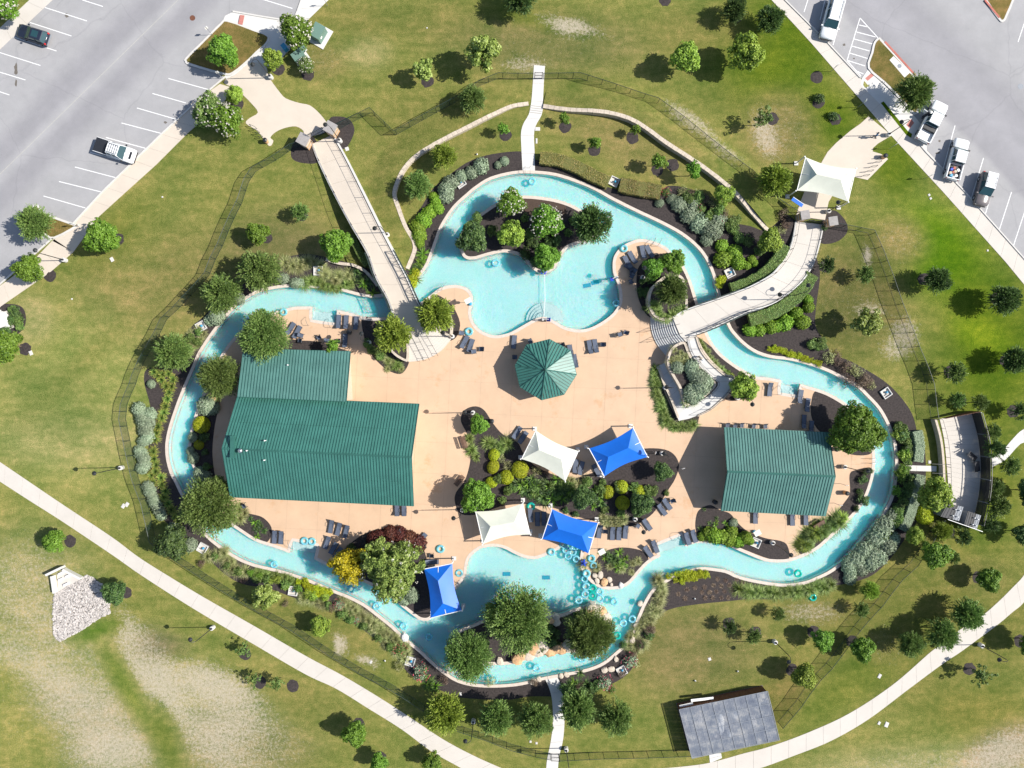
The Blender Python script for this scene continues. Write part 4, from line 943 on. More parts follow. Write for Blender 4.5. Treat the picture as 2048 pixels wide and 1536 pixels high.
# tensioned shade sails on frames
def sail(label, cs, rs, zc, zr, m, thick=.012):
    root = empty('shade_sail', P(*rs[0])); o = Vector(root.location); cc = [P(*c, zc) - o for c in cs]; r0, r1 = P(*rs[0], zr) - o, P(*rs[1], zr) - o
    # corners ordered: 0,1 one short side's ends ... r0 near edge 3-0, r1 near edge 1-2
    def edge(a, b, sag, mid):
        out = []
        for i in range(9):
            t = i / 8; p = lerp(a, b, t); out.append(p + (mid - p) * sag * 4 * t * (1 - t))
        return out
    cen = (r0 + r1) / 2; mids = cen.copy(); mids.z = zc
    faces = [(cc[0], cc[1], r0, r1, .16), (cc[1], cc[2], r1, r1, .03), (cc[2], cc[3], r1, r0, .16), (cc[3], cc[0], r0, r0, .03)]
    for a, b, ra_, rb_, sag in faces:
        e = edge(a, b, sag, mids); tp = [lerp(ra_, rb_, i / 8) for i in range(9)]; vs = []; K = 6
        for k in range(K):
            t = k / (K - 1)
            for i in range(9):
                p = lerp(e[i], tp[i], t); p.z -= .1 * math.sin(math.pi * t) * (zr - zc) * .6; vs.append(p)
        fs = [(k * 9 + i, k * 9 + i + 1, k * 9 + i + 10, k * 9 + i + 9) for k in range(K - 1) for i in range(8)]
        ob = MB().mat(m).add(vs, fs).obj('fabric_panel', root, smooth=True)
    for i in range(4):
        p = cc[i]; g = p * 1.0; out = (p - mids); out.z = 0; out.normalize(); f = p + out * .12
        MB().mat('white').tube([(f.x, f.y, 0), (f.x, f.y, zc + .05)], .085, 8).obj('post', root)
        MB().mat('concw').box((f.x, f.y, .06), (.55, .55, .12)).obj('footing', root)
    for a, b in ((cc[1], cc[2]), (cc[3], cc[0])):
        MB().mat('white').tube([a, b], .06, 6).obj('beam', root)
    MB().mat('white').tube([lerp(cc[3], cc[0], .5), r0 - Vector((0, 0, .3)), r1 - Vector((0, 0, .3)), lerp(cc[1], cc[2], .5)], .04, 6).obj('ridge_pole', root)
    return tag(root, label, 'shade sail')
sail('cream shade sail nearest below the octagonal pavilion, upper left of four', [(1071.5,861),(1156.5,902),(1130,962),(1043,918)], [(1078,900),(1123,919)], 2.45, 3.5, 'wsail')
sail('bright blue shade sail tilted at the upper right of the central planting bed', [(1178,897),(1266,855.5),(1295,914),(1208.5,953)], [(1216.5,914),(1256.5,896)], 2.45, 3.5, 'blue')
sail('cream shade sail above the lower pool, left of the blue one', [(951,1023),(1045,1007),(1060,1069),(966,1088)], [(981,1053),(1029,1044)], 2.45, 3.5, 'wsail')
sail('bright blue shade sail over the top edge of the lower pool', [(1104,1018),(1196,1045.5),(1177,1107),(1084,1078)], [(1116.5,1058),(1164,1072)], 2.45, 3.5, 'blue')
sail('narrow blue shade sail on the left bank of lower pool beside big tree', [(904.5,1127),(923,1221),(861,1236),(848,1138)], [(876,1162),(886,1207)], 2.45, 3.5, 'blue')
sail('large white shade canopy over the path at the upper right gate', [(1611,314.5),(1711.5,337.5),(1696,403),(1593.5,381)], [(1633.5,349),(1682,360)], 3.0, 4.3, 'wsail')

# clear-roofed equipment shed at lower right
zs = 1.9
q = [P(1358.5,1419,zs), P(1535,1382,zs), P(1559,1480,zs), P(1384,1517,zs)]
root = empty('equipment_shed', P(1458,1450)); o = Vector(root.location)
NX, NY = 8, 4
for i in range(NX):
    for j in range(NY):
        g = .012; cs_ = [lerp(lerp(q[0], q[1], u), lerp(q[3], q[2], u), v) - o for u, v in (((i + g) / NX, (j + g) / NY), ((i + 1 - g) / NX, (j + g) / NY), ((i + 1 - g) / NX, (j + 1 - g) / NY), ((i + g) / NX, (j + 1 - g) / NY))]
        dz = R.uniform(-.015, .015); mb = MB().mat('poly'); nr = 6; vs = []
        for k in range(nr * 2 + 1):
            u = k / (nr * 2); z = Vector((0, 0, dz + (.006 if k % 2 else 0))); vs += [lerp(cs_[0], cs_[1], u) + z, lerp(cs_[3], cs_[2], u) + z]
        mb.add(vs, [(2 * k, 2 * k + 2, 2 * k + 3, 2 * k + 1) for k in range(nr * 2)]).obj('roof_sheet', root)
for i in range(NX + 1):
    a, b = lerp(q[0], q[1], i / NX) - o, lerp(q[3], q[2], i / NX) - o; MB().mat('grey').tube([a + Vector((0, 0, .03)), b + Vector((0, 0, .03))], .05, 4).obj('rafter', root)
for j in range(NY + 1):
    a, b = lerp(q[0], q[3], j / NY) - o, lerp(q[1], q[2], j / NY) - o; MB().mat('grey').tube([a + Vector((0, 0, -.02)), b + Vector((0, 0, .03))], .035, 4).obj('purlin', root)
for a, b in zip(q, q[1:] + q[:1]):
    a, b = lerp(a, (q[0] + q[2]) / 2, .02) - o, lerp(b, (q[0] + q[2]) / 2, .02) - o; n = max(4, int((b - a).length / .5))
    for i in range(n):
        p = lerp(a, b, (i + .5) / n); d = (b - a); MB().mat('rust').box((p.x, p.y, (zs - .08) / 2), ((b - a).length / n - .03, .05, zs - .1), rz=math.atan2(d.y, d.x)).obj('board', root)
mb = MB().mat('gravel'); mb.prism([Vector((v.x - o.x, v.y - o.y, 0)) for v in q], 0, .03); mb.obj('floor', root)
for u, v, sx, sy, sz, m in ((.2,.35,.9,1.6,1.1,'conc'),(.42,.55,1.0,3.0,1.0,'white'),(.6,.4,1.2,1.2,1.3,'grey'),(.78,.62,1.0,1.4,1.1,'conc'),(.5,.8,.7,.9,.8,'white'),(.88,.3,.8,.8,1.2,'grey'),(.33,.75,.6,.6,.9,'conc')):
    p = lerp(lerp(q[0], q[1], u), lerp(q[3], q[2], u), v) - o; MB().mat(m).lathe([(sx / 2, .03), (sx / 2, sz * .8), (sx * .3, sz)], 10, (p.x, p.y, 0), sy=sy / sx).obj('filter_tank', root)
for a, b, n in (((1359,1413), (1386,1407), 'board_strip'), ((1382,1401), (1427,1396), 'board_strip')):
    A, B = P(*a, 1.2) - o, P(*b, 1.2) - o; d = B - A; m_ = (A + B) / 2; MB().mat('white').box(m_, (d.length, .35, .06), rz=math.atan2(d.y, d.x)).obj('white_panel', root)
tag(root, 'brown boarded equipment shed with clear ribbed roof sheets by the lower right path', 'shed')

# curved plant yard at the right
root = empty('plant_yard', P(1920,940)); o = Vector(root.location)
def arc(a, n=16): return [P(x, y) - o for x, y in catmull(a, 4, False)]
inner = arc([(1879,838),(1888,880),(1893,930),(1896,980),(1890,1010)]); outer = arc([(1942,824),(1952,860),(1958,890),(1961,940),(1957,990),(1945,1045)])
K = 21; inner, outer = resample(inner, K), resample(outer, K)
for i in range(K - 1):
    vs = [lerp(inner[i], inner[i + 1], .01), lerp(outer[i], outer[i + 1], .01), lerp(outer[i + 1], outer[i], .01), lerp(inner[i + 1], inner[i], .01)]
    mb = MB().mat('conc'); mb.prism([v.copy() for v in vs], 0, .06); mb.obj('floor_slab', root)
fe = resample(outer, 131); hf = 2.1
for i in range(130):
    a, b = fe[i], fe[i + 1]; d = b - a; c = (a + b) / 2; MB().mat('black').box((c.x, c.y, hf / 2), (d.length * .93, .025, hf), rz=math.atan2(d.y, d.x)).obj('slat', root)
for hh in (.3, 1.3, 2.4): MB().mat('black').tube([v + Vector((0, 0, hh)) for v in outer], .05, 4).obj('rail', root)
for i in range(0, K, 4): MB().mat('grey').tube([outer[i] * 1.0, outer[i] + Vector((0, 0, hf + .05))], .06, 6).obj('post', root)
for (a, b) in (((1879,836),(1942,822)),):
    A, B = P(*a) - o, P(*b) - o; n = 12
    for i in range(n):
        p = lerp(A, B, (i + .5) / n); d = B - A; MB().mat('rust').box((p.x, p.y, hf / 2), (d.length / n - .02, .06, hf * (.45 + .55 * i / n)), rz=math.atan2(d.y, d.x)).obj('board', root)
A, B = P(1874,1032) - o, P(1942,1056) - o; n = 14
for i in range(n):
    p = lerp(A, B, (i + .5) / n); d = B - A; MB().mat('black').box((p.x, p.y, 1.2), (d.length / n - .03, .05, 2.4), rz=math.atan2(d.y, d.x)).obj('slat', root)
MB().mat('white').tube([A + Vector((0, 0, 2.42)), B + Vector((0, 0, 2.42))], .05, 4).obj('rail', root)
lf = resample(arc([(1863,838),(1874,880),(1879,930),(1880,990),(1876,1030)]), 21)
strip_obj('inner_wall', lf, -.15, .15, 0, 1.0, 'stone', root, False)
lf2 = [v + Vector((.9, 0, 0)) for v in lf]
for i in range(0, 21, 2): MB().mat('black').tube([lf2[i], lf2[i] + Vector((0, 0, 1.1))], .03, 4).obj('post', root)
MB().mat('black').tube([v + Vector((0, 0, 1.1)) for v in lf2], .03, 4).obj('rail', root)
for (y0, y1) in ((926, 944),):
    for y in (y0, y1): 
        a, b = P(1855, y) - o, P(1893, y + 2) - o; MB().mat('black').tube([a + Vector((0, 0, 1.1)), b + Vector((0, 0, 1.1))], .03, 4).obj('rail', root); MB().mat('black').tube([b, b + Vector((0, 0, 1.1))], .03, 4).obj('post', root)
tag(root, 'curved slatted plant yard with concrete floor at the right edge of the park', 'enclosure')
def cabin(label, pts, z, skip):
    q = [P(x, y, z) for x, y in pts]; root = empty('pump_cabin', P(*pts[0])); o = Vector(root.location); q = [v - o for v in q]
    n = 12
    for i in range(n):
        vs = [lerp(q[0], q[1], i / n), lerp(q[0], q[1], (i + .93) / n), lerp(q[3], q[2], (i + .93) / n), lerp(q[3], q[2], i / n)]
        mb = MB().mat('greyroof' if i >= skip else 'blackroof'); mb.prism([Vector((v.x, v.y, 0)) for v in vs], z - .08 + (.03 if i % 2 else 0), z + (.03 if i % 2 else 0)); mb.obj('roof_sheet', root)
    mb = MB().mat('grey'); mb.prism([Vector((lerp(v, (q[0] + q[2]) / 2, .06).x, lerp(v, (q[0] + q[2]) / 2, .06).y, 0)) for v in q], 0, z - .1); mb.obj('wall', root)
    for u, v in ((.55, .3), (.55, .75), (.82, .3), (.82, .75)):
        p = lerp(lerp(q[0], q[1], u), lerp(q[3], q[2], u), v); MB().mat('white').lathe([(.07, -.1), (.07, .2), (.1, .22), (.06, .28)], 8, p).obj('vent_pipe', root)
    tag(root, label, 'cabin')
cabin('left of two charcoal roofed pump cabins at foot of the curved yard', [(1896,1006),(1927,1014),(1918,1042),(1881,1033)], 2.2, 8)
cabin('right of two charcoal roofed pump cabins at foot of the curved yard', [(1936,1022),(1962,1031),(1953,1060),(1928,1051)], 2.2, 8)
def spool(label, px, py, rz, tilt):
    root = empty('dark_panel_unit', P(px, py)); MB().mat('blackroof').box((0, 0, .8), (1.5, .7, .08), rz=rz, tilt=.3).obj('panel', root); MB().mat('steel').box((0, 0, .74), (1.56, .76, .05), rz=rz, tilt=.3).obj('frame', root)
    for s_ in (-1, 1): MB().mat('black').box((s_ * .5 * math.cos(rz), s_ * .5 * math.sin(rz), .33), (.06, .06, .66)).obj('leg', root)
    tag(root, label, 'panel unit')
spool('tilted dark panel on legs inside the curved plant yard, upper one', 1938, 912, -.6, .3); spool('upright dark panel on legs inside the curved plant yard, lower one', 1947, 932, -1.3, .3)

# stone headwall and riprap at lower left
root = empty('drain_headwall', P(128,1160)); o = Vector(root.location)
def seg(a, b, h, w, m='concw', n='wing_wall'):
    A, B = P(*a) - o, P(*b) - o; d = B - A; c = (A + B) / 2; MB().mat(m).box((c.x, c.y, h / 2), (d.length, w, h), rz=math.atan2(d.y, d.x)).obj(n, root)
seg((100,1147),(131,1132), 1.0, .3, n='head_wall'); seg((109,1150),(114,1184), .7, .35); seg((131,1137),(166,1155), .7, .3)
mb = MB().mat('conc'); mb.prism([P(x, y) - o for x, y in ((114,1148),(127,1138),(166,1156),(117,1184))], 0, .06); mb.obj('apron', root)
for a in ((124,1146),(138,1151),(124,1158),(134,1168)): p = P(*a) - o; MB().mat('white').box((p.x, p.y, .2), (.7, .28, .3), rz=.45).obj('baffle_block', root)
tag(root, 'white concrete drain headwall with splayed wings above the pale rock bed', 'headwall')
RIP = [(108,1188),(118,1182),(160,1160),(172,1150),(190,1157),(222,1183),(221,1204),(218,1216),(222,1226),(200,1236),(160,1262),(118,1284),(108,1270),(106,1230)]
region('rock_bed', [RIP], [], .005, 'gravel')
mb = MB().mat('pinkrock'); xs = NP.uniform(100, 226, 9000); ys = NP.uniform(1148, 1288, 9000); ok = inside(xs, ys, RIP)
for x, y in list(zip(xs[ok], ys[ok]))[:3800]:
    p = P(float(x), float(y)); s_ = R.uniform(.07, .2); vs = []
    for k, (h, rr) in enumerate(((0, 1), (.6, .9), (1, .35))):
        for j in range(5):
            a = 2 * math.pi * (j + .3 * k) / 5 + x; q_ = rr * s_ * R.uniform(.75, 1.25); vs.append((p.x + q_ * math.cos(a), p.y + q_ * math.sin(a) * .75, h * s_ * .8))
    mb.add(vs, [(j, (j + 1) % 5, 5 + (j + 1) % 5, 5 + j) for j in range(5)] + [(5 + j, 5 + (j + 1) % 5, 10 + (j + 1) % 5, 10 + j) for j in range(5)] + [(10, 11, 12, 13, 14)])
rp = mb.obj('riprap'); tag(rp, 'pale broken rock filling the drain outfall at lower left', 'rocks'); rp['kind'] = 'stuff'

# fences
def fence(label, pts, h=1.85, step=2.05, gap=None):
    w = PL(pts); root = empty('chain_link_fence', w[0]); o = Vector(root.location); w = [v - o for v in w]
    mb = MB().mat('chain'); U = Vector((0, 0, 1))
    for a, b in zip(w, w[1:]): mb.add([a + U * .04, b + U * .04, b + U * h, a + U * h], [(0, 1, 2, 3)])
    mb.obj('mesh', root)
    MB().mat('iron').tube([v + U * h for v in w], .035, 5).obj('top_rail', root); MB().mat('iron').tube([v + U * .06 for v in w], .02, 4).obj('bottom_rail', root)
    for v in resample(w, max(2, int(round(plen(w) / step)) + 1)): MB().mat('iron').tube([v, v + U * (h + .06)], .038, 5).obj('post', root)
    tag(root, label, 'fence')
fence('chain-link fence running down the left side of the park from the upper left gate', [(604,292),(587,297),(550,322),(512,343),(498,364),(484,406),(470,434),(457,463),(445,493),(431,520),(420,549),(400,572),(377,596),(357,618),(334,639),(320,668),(290,721),(277,751),(272,768),(262,790),(255,808),(252,838),(258,868),(264,898),(271,930),(278,958),(295,1003),(307,1055),(312,1078),(330,1096),(365,1117),(412,1148),(460,1178),(512,1209),(587,1250),(662,1300),(725,1337),(787,1370),(845,1407),(880,1430),(917,1450),(970,1467),(1024,1488),(1074,1501),(1100,1506)])
fence('short chain-link fence between the lower gate and the clear-roofed shed', [(1118,1508),(1200,1504),(1290,1502),(1380,1499)])
fence('chain-link fence climbing from the clear-roofed shed to the curved plant yard', [(1556,1444),(1573,1424),(1592,1402),(1608,1378),(1632,1347),(1651,1328),(1671,1302),(1708,1252),(1725,1232),(1752,1203),(1771,1177),(1791,1152),(1821,1125),(1850,1080),(1874,1036)])
fence('chain-link fence along the right side below the white canopy gate', [(1652,450),(1695,458),(1736,466),(1753,504),(1773,556),(1791,609),(1805,644),(1826,699),(1841,734),(1853,768),(1858,810),(1862,838)])
fence('chain-link fence with a kink right of the upper left gate', [(672,262),(690,252),(744,225),(791,271),(850,238),(907,207),(940,186),(959,172),(997,157),(1024,158),(1066,158)])
fence('chain-link fence curving from the upper path towards the white canopy gate', [(1086,158),(1159,157),(1219,176),(1281,197),(1311,206),(1361,242),(1414,285),(1461,322),(1499,350),(1536,396),(1588,430)])
def gate(label, a, b, h=1.9, m='black'):
    A, B = P(*a), P(*b); root = empty('gate', A); d = B - A; U = Vector((0, 0, 1)); n = 8
    for q in (Vector(), d): MB().mat(m).tube([q, q + U * (h + .1)], .05, 5).obj('post', root)
    for hh in (.1, h * .5, h): MB().mat(m).tube([U * hh, d + U * hh], .035, 4).obj('rail', root)
    for i in range(1, n): MB().mat(m).tube([d * (i / n) + U * .1, d * (i / n) + U * h], .015, 4).obj('bar', root)
    tag(root, label, 'gate'); return root
gate('black metal gate across the upper white footpath', (1069,157), (1084,157)); gate('black metal gate across the lower white footpath', (1102,1507), (1117,1508))
gate('black metal gate between two stone pillars at the upper left bridge end', (622,281), (651,265)); gate('black metal gate between two stone pillars below the white canopy', (1604,442), (1640,448))
def pillar(label, px, py, rz, w=1.0):
    root = empty('gate_pillar', P(px, py), rz); k = 5
    for i in range(k):
        for s_ in (-1, 1):
            MB().mat('stoneo' if (i + (s_ > 0)) % 2 else 'stone').box((s_ * w / 4, 0, .2 + i * .4), (w / 2 - .02, w * R.uniform(.9, 1.0), .38)).obj('stone', root)
    MB().mat('stoneg').box((0, 0, 2.08), (w * 1.2, w * 1.2, .16)).obj('cap', root); tag(root, label, 'pillar')
pillar('left orange stone gate pillar at the head of the upper left footbridge', 615, 289, -.5, 1.25); pillar('right orange stone gate pillar at the head of the upper left footbridge', 668, 266, -.5, 1.25)
pillar('left stone gate pillar below the white canopy', 1598, 437, .15); pillar('right stone gate pillar below the white canopy', 1653, 449, .15)
# ================================================================ vegetation
M['l_oak'] = leafmat('oak_leaves', [(0.047, 0.097, 0.023), (0.101, 0.180, 0.038), (0.168, 0.258, 0.058), (0.255, 0.345, 0.102)])
M['l_dark'] = leafmat('dark_leaves', [(0.023, 0.057, 0.018), (0.052, 0.102, 0.029), (0.098, 0.171, 0.039), (0.169, 0.259, 0.078)])
M['l_maple'] = leafmat('bright_leaves', [(0.051, 0.123, 0.012), (0.102, 0.210, 0.017), (0.167, 0.304, 0.029), (0.246, 0.406, 0.072)])
M['l_elm'] = leafmat('yellow_green_leaves', [(.085, .14, .018), (.17, .255, .03), (.27, .38, .045), (.40, .50, .09)])
M['l_lime'] = leafmat('lime_leaves', [(0.088, 0.132, 0.022), (0.176, 0.231, 0.039), (0.297, 0.363, 0.077), (0.440, 0.484, 0.176)])
M['l_yellow'] = leafmat('golden_leaves', [(.13, .12, .008), (.3, .26, .01), (.48, .38, .01), (.6, .5, .03)])
M['l_sage'] = leafmat('sage_leaves', [(0.125, 0.175, 0.106), (0.213, 0.281, 0.175), (0.300, 0.375, 0.237), (0.413, 0.475, 0.338)], trans=.15)
M['l_gold'] = leafmat('golden_ball_leaves', [(.17, .22, .004), (.29, .35, .008), (.42, .48, .014), (.56, .6, .04)], trans=.15)
M['l_hedge'] = leafmat('bronze_hedge_leaves', [(0.090, 0.102, 0.022), (0.168, 0.168, 0.036), (0.264, 0.228, 0.060), (0.336, 0.240, 0.084)], trans=.15)
M['l_grass'] = leafmat('grass_blades', [(.08, .135, .02), (.155, .235, .045), (.25, .34, .09), (.36, .42, .16)])
M['l_straw'] = leafmat('pale_grass_blades', [(.15, .18, .055), (.26, .29, .10), (.38, .39, .17), (.50, .48, .26)])
M['l_agave'] = leafmat('striped_blades', [(0.046, 0.103, 0.023), (0.138, 0.230, 0.046), (0.368, 0.391, 0.069), (0.575, 0.540, 0.138)], trans=.15)
M['l_brown'] = leafmat('dry_stems', [(.06, .04, .028), (.12, .08, .055), (.2, .14, .1), (.3, .22, .17)])
M['l_purple'] = leafmat('maroon_leaves', [(.03, .01, .008), (.08, .025, .018), (.16, .05, .035), (.24, .09, .05)])
M['f_white'] = leafmat('white_petals', [(.5, .48, .4), (.7, .66, .58), (.75, .72, .66)])
M['f_pink'] = leafmat('pink_petals', [(.4, .03, .06), (.55, .07, .12), (.6, .2, .22)])

M['l_mix'] = leafmat('flecked_leaves', [(.06, .10, .02), (.14, .21, .035), (.26, .34, .07), (.40, .46, .16)])
M['l_mound'] = leafmat('spring_green_leaves', [(.08, .17, .01), (.15, .28, .018), (.24, .40, .03), (.34, .5, .07)], trans=.15)
def rdir(n, zmin=-1.0):
    z = NP.uniform(zmin, 1, n); a = NP.uniform(0, 2 * math.pi, n); q = np.sqrt(1 - z * z); return np.c_[q * np.cos(a), q * np.sin(a), z]
def nrm_(v): return v / np.maximum(1e-9, np.linalg.norm(v, axis=1))[:, None]
def leaf_mesh(name, c, d, size, asp, m, rnd=.9, up=.35, tone=None, along=None):
    "one small folded leaf quad per point c, facing roughly d"
    n = len(c); nn = nrm_(d + rdir(n) * rnd + np.array([0, 0, up])); t = nrm_(np.cross(nn, rdir(n))) if along is None else nrm_(along + rdir(n) * .35)
    b = nrm_(np.cross(nn, t)); s_ = (size * NP.uniform(.65, 1.3, n))[:, None]
    v = np.stack([c - t * s_, c - b * s_ * asp, c + t * s_, c + b * s_ * asp], 1).reshape(-1, 3)
    me = bpy.data.meshes.new(name); me.vertices.add(n * 4); me.vertices.foreach_set('co', v.ravel().astype(np.float32))
    me.loops.add(n * 4); me.loops.foreach_set('vertex_index', np.arange(n * 4, dtype=np.int32)); me.polygons.add(n)
    me.polygons.foreach_set('loop_start', np.arange(0, n * 4, 4, dtype=np.int32)); me.polygons.foreach_set('loop_total', np.full(n, 4, np.int32))
    if tone is None: tone = NP.uniform(0, 1, n)
    a = me.attributes.new('tone', 'FLOAT', 'FACE'); a.data.foreach_set('value', np.clip(tone, 0, 1).astype(np.float32))
    me.materials.append(M[m]); me.update(); return me
def clump_pts(nc, per, rin, rout, cr, sq=(1, 1, .85), zmin=-.55):
    dc = rdir(nc, zmin); rr = NP.uniform(rin, rout, nc)[:, None]; cc = dc * rr * (1 + .17 * np.sin(3 * np.arctan2(dc[:, 1:2], dc[:, :1]) + NP.uniform(0, 6)))
    crr = NP.uniform(*cr, nc); ctone = NP.uniform(-.18, .18, nc); c = np.repeat(cc, per, 0); e = rdir(nc * per, -.5)
    u = NP.uniform(.35, 1, nc * per)[:, None] ** .5; p = c + e * u * np.repeat(crr, per)[:, None]
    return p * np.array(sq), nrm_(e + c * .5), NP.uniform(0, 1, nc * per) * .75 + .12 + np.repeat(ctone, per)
def twig_pts(nt, per, sq=(1, 1, .85), zmin=-.5, r0=.45):
    d = rdir(nt, zmin); L = NP.uniform(.84, 1.06, nt) * (1 + .08 * np.sin(5 * np.arctan2(d[:, 1], d[:, 0]) + 1) + .06 * np.sin(9 * np.arctan2(d[:, 1], d[:, 0])))
    t = np.tile(np.linspace(r0, 1, per), nt); dd = np.repeat(d, per, 0); p = dd * (np.repeat(L, per) * t)[:, None]; p[:, 2] -= .12 * t ** 2 * (1 - np.abs(dd[:, 2]))
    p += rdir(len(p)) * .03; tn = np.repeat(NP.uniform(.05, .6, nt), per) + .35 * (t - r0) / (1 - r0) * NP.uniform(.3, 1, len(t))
    return p * np.array(sq), dd, tn
def trunk(h, r, spread, n=6, limbs=7):
    mb = MB().mat('bark'); lean = R.uniform(-.08, .08)
    mb.tube([(0, 0, -.1), (lean * .3, 0, h * .35), (lean, lean, h * .75)], r, n, r * .6)
    for i in range(limbs):
        a = 2 * math.pi * i / limbs + R.uniform(-.3, .3); s_ = spread * R.uniform(.45, .75); z0 = h * R.uniform(.45, .7)
        mb.tube([(lean * .6, lean * .6, z0), (math.cos(a) * s_ * .45, math.sin(a) * s_ * .45, h * .85), (math.cos(a) * s_, math.sin(a) * s_, h + s_ * .35 * R.uniform(.2, 1))], r * .42, 4, r * .1)
    return mb.mesh('trunk')
TP = {}
def tree_proto(key, r, zc, crowns, trunk_r=.1, extra=None):
    out = []
    for k, cm in enumerate(crowns):
        out.append((trunk(zc, trunk_r, r), cm, extra[k] if extra else None))
    TP[key] = (r, zc, out)
def scale_me(p, r): return p * r
def crown_clump(r, m, nc, per, ls, asp=.6, rin=.45, rout=.82, cr=(.16, .3), sq=(1, 1, .85)):
    p, d, t = clump_pts(nc, per, rin, rout, cr, sq); q, e, u = clump_pts(20, max(8, per // 2), .05, .45, (.2, .4), sq)
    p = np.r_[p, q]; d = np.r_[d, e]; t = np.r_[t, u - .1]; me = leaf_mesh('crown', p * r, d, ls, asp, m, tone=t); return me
def crown_twig(r, m, nt, per, ls, asp=.35, sq=(1, 1, .85), zmin=-.5, r0=.4):
    p, d, t = twig_pts(nt, per, sq, zmin, r0); return leaf_mesh('crown', p * r, d, ls, asp, m, rnd=.8, up=.5, tone=t, along=d)
def crown_mix(r, m, nc, per, nt, ls, asp=.42, sq=(1, 1, .85)):
    p, d, t = clump_pts(nc, per, .42, .86, (.12, .27), sq, -.5); q, e, u = twig_pts(nt, 9, sq, -.45, .7); w, g, x = clump_pts(14, per, .05, .4, (.25, .4), sq)
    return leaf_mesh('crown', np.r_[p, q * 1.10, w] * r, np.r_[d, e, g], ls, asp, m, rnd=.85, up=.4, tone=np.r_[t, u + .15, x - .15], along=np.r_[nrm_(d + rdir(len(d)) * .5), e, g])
def blossoms(r, n, sq=(1, 1, .85), ls=.075, m='f_white'):
    nc = n // 7; d = rdir(nc, .05); c = np.repeat(d * NP.uniform(.88, 1.04, nc)[:, None], 7, 0) + rdir(nc * 7) * .035
    return leaf_mesh('blossom', c * np.array(sq) * r, np.repeat(d, 7, 0), ls, .8, m)
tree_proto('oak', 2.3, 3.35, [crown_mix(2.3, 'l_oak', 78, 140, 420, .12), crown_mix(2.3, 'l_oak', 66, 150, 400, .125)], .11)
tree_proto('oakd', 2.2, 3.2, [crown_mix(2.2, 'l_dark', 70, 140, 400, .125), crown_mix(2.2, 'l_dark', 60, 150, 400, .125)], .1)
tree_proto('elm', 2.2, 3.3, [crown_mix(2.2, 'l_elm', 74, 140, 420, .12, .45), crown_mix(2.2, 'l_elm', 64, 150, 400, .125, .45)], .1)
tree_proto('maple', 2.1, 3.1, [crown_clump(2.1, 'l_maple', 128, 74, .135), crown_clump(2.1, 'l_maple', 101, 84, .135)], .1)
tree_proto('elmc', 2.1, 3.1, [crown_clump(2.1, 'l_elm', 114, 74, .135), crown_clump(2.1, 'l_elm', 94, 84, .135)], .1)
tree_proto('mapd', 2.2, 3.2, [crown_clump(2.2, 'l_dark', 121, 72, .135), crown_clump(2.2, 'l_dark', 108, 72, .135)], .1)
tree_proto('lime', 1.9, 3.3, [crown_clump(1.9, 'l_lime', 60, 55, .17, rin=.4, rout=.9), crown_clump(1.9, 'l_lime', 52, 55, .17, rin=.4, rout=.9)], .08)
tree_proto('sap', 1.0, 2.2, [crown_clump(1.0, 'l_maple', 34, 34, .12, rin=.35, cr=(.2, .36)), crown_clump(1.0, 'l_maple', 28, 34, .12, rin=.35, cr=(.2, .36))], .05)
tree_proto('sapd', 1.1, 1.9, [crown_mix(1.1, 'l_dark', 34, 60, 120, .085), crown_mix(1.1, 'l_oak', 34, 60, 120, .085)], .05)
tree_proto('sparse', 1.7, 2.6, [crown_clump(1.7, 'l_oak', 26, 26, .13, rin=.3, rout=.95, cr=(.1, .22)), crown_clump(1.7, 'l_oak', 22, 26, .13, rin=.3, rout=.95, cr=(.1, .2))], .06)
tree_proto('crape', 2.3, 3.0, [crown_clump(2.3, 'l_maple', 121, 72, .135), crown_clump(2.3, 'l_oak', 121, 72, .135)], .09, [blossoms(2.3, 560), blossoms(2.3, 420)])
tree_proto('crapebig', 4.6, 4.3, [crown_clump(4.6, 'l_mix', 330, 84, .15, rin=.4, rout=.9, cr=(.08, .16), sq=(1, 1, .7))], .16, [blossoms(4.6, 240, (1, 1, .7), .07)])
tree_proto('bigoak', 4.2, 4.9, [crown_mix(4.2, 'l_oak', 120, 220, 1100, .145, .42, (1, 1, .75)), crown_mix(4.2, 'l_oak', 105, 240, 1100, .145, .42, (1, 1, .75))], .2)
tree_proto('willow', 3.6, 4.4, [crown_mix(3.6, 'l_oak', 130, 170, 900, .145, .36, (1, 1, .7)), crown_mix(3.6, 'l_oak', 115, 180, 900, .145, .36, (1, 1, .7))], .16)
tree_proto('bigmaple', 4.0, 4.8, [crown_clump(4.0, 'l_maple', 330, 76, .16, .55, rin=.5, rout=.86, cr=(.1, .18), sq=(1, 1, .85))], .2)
tree_proto('yellow', 2.4, 3.0, [crown_clump(2.4, 'l_yellow', 121, 74, .135, rin=.35, rout=.9)], .09)

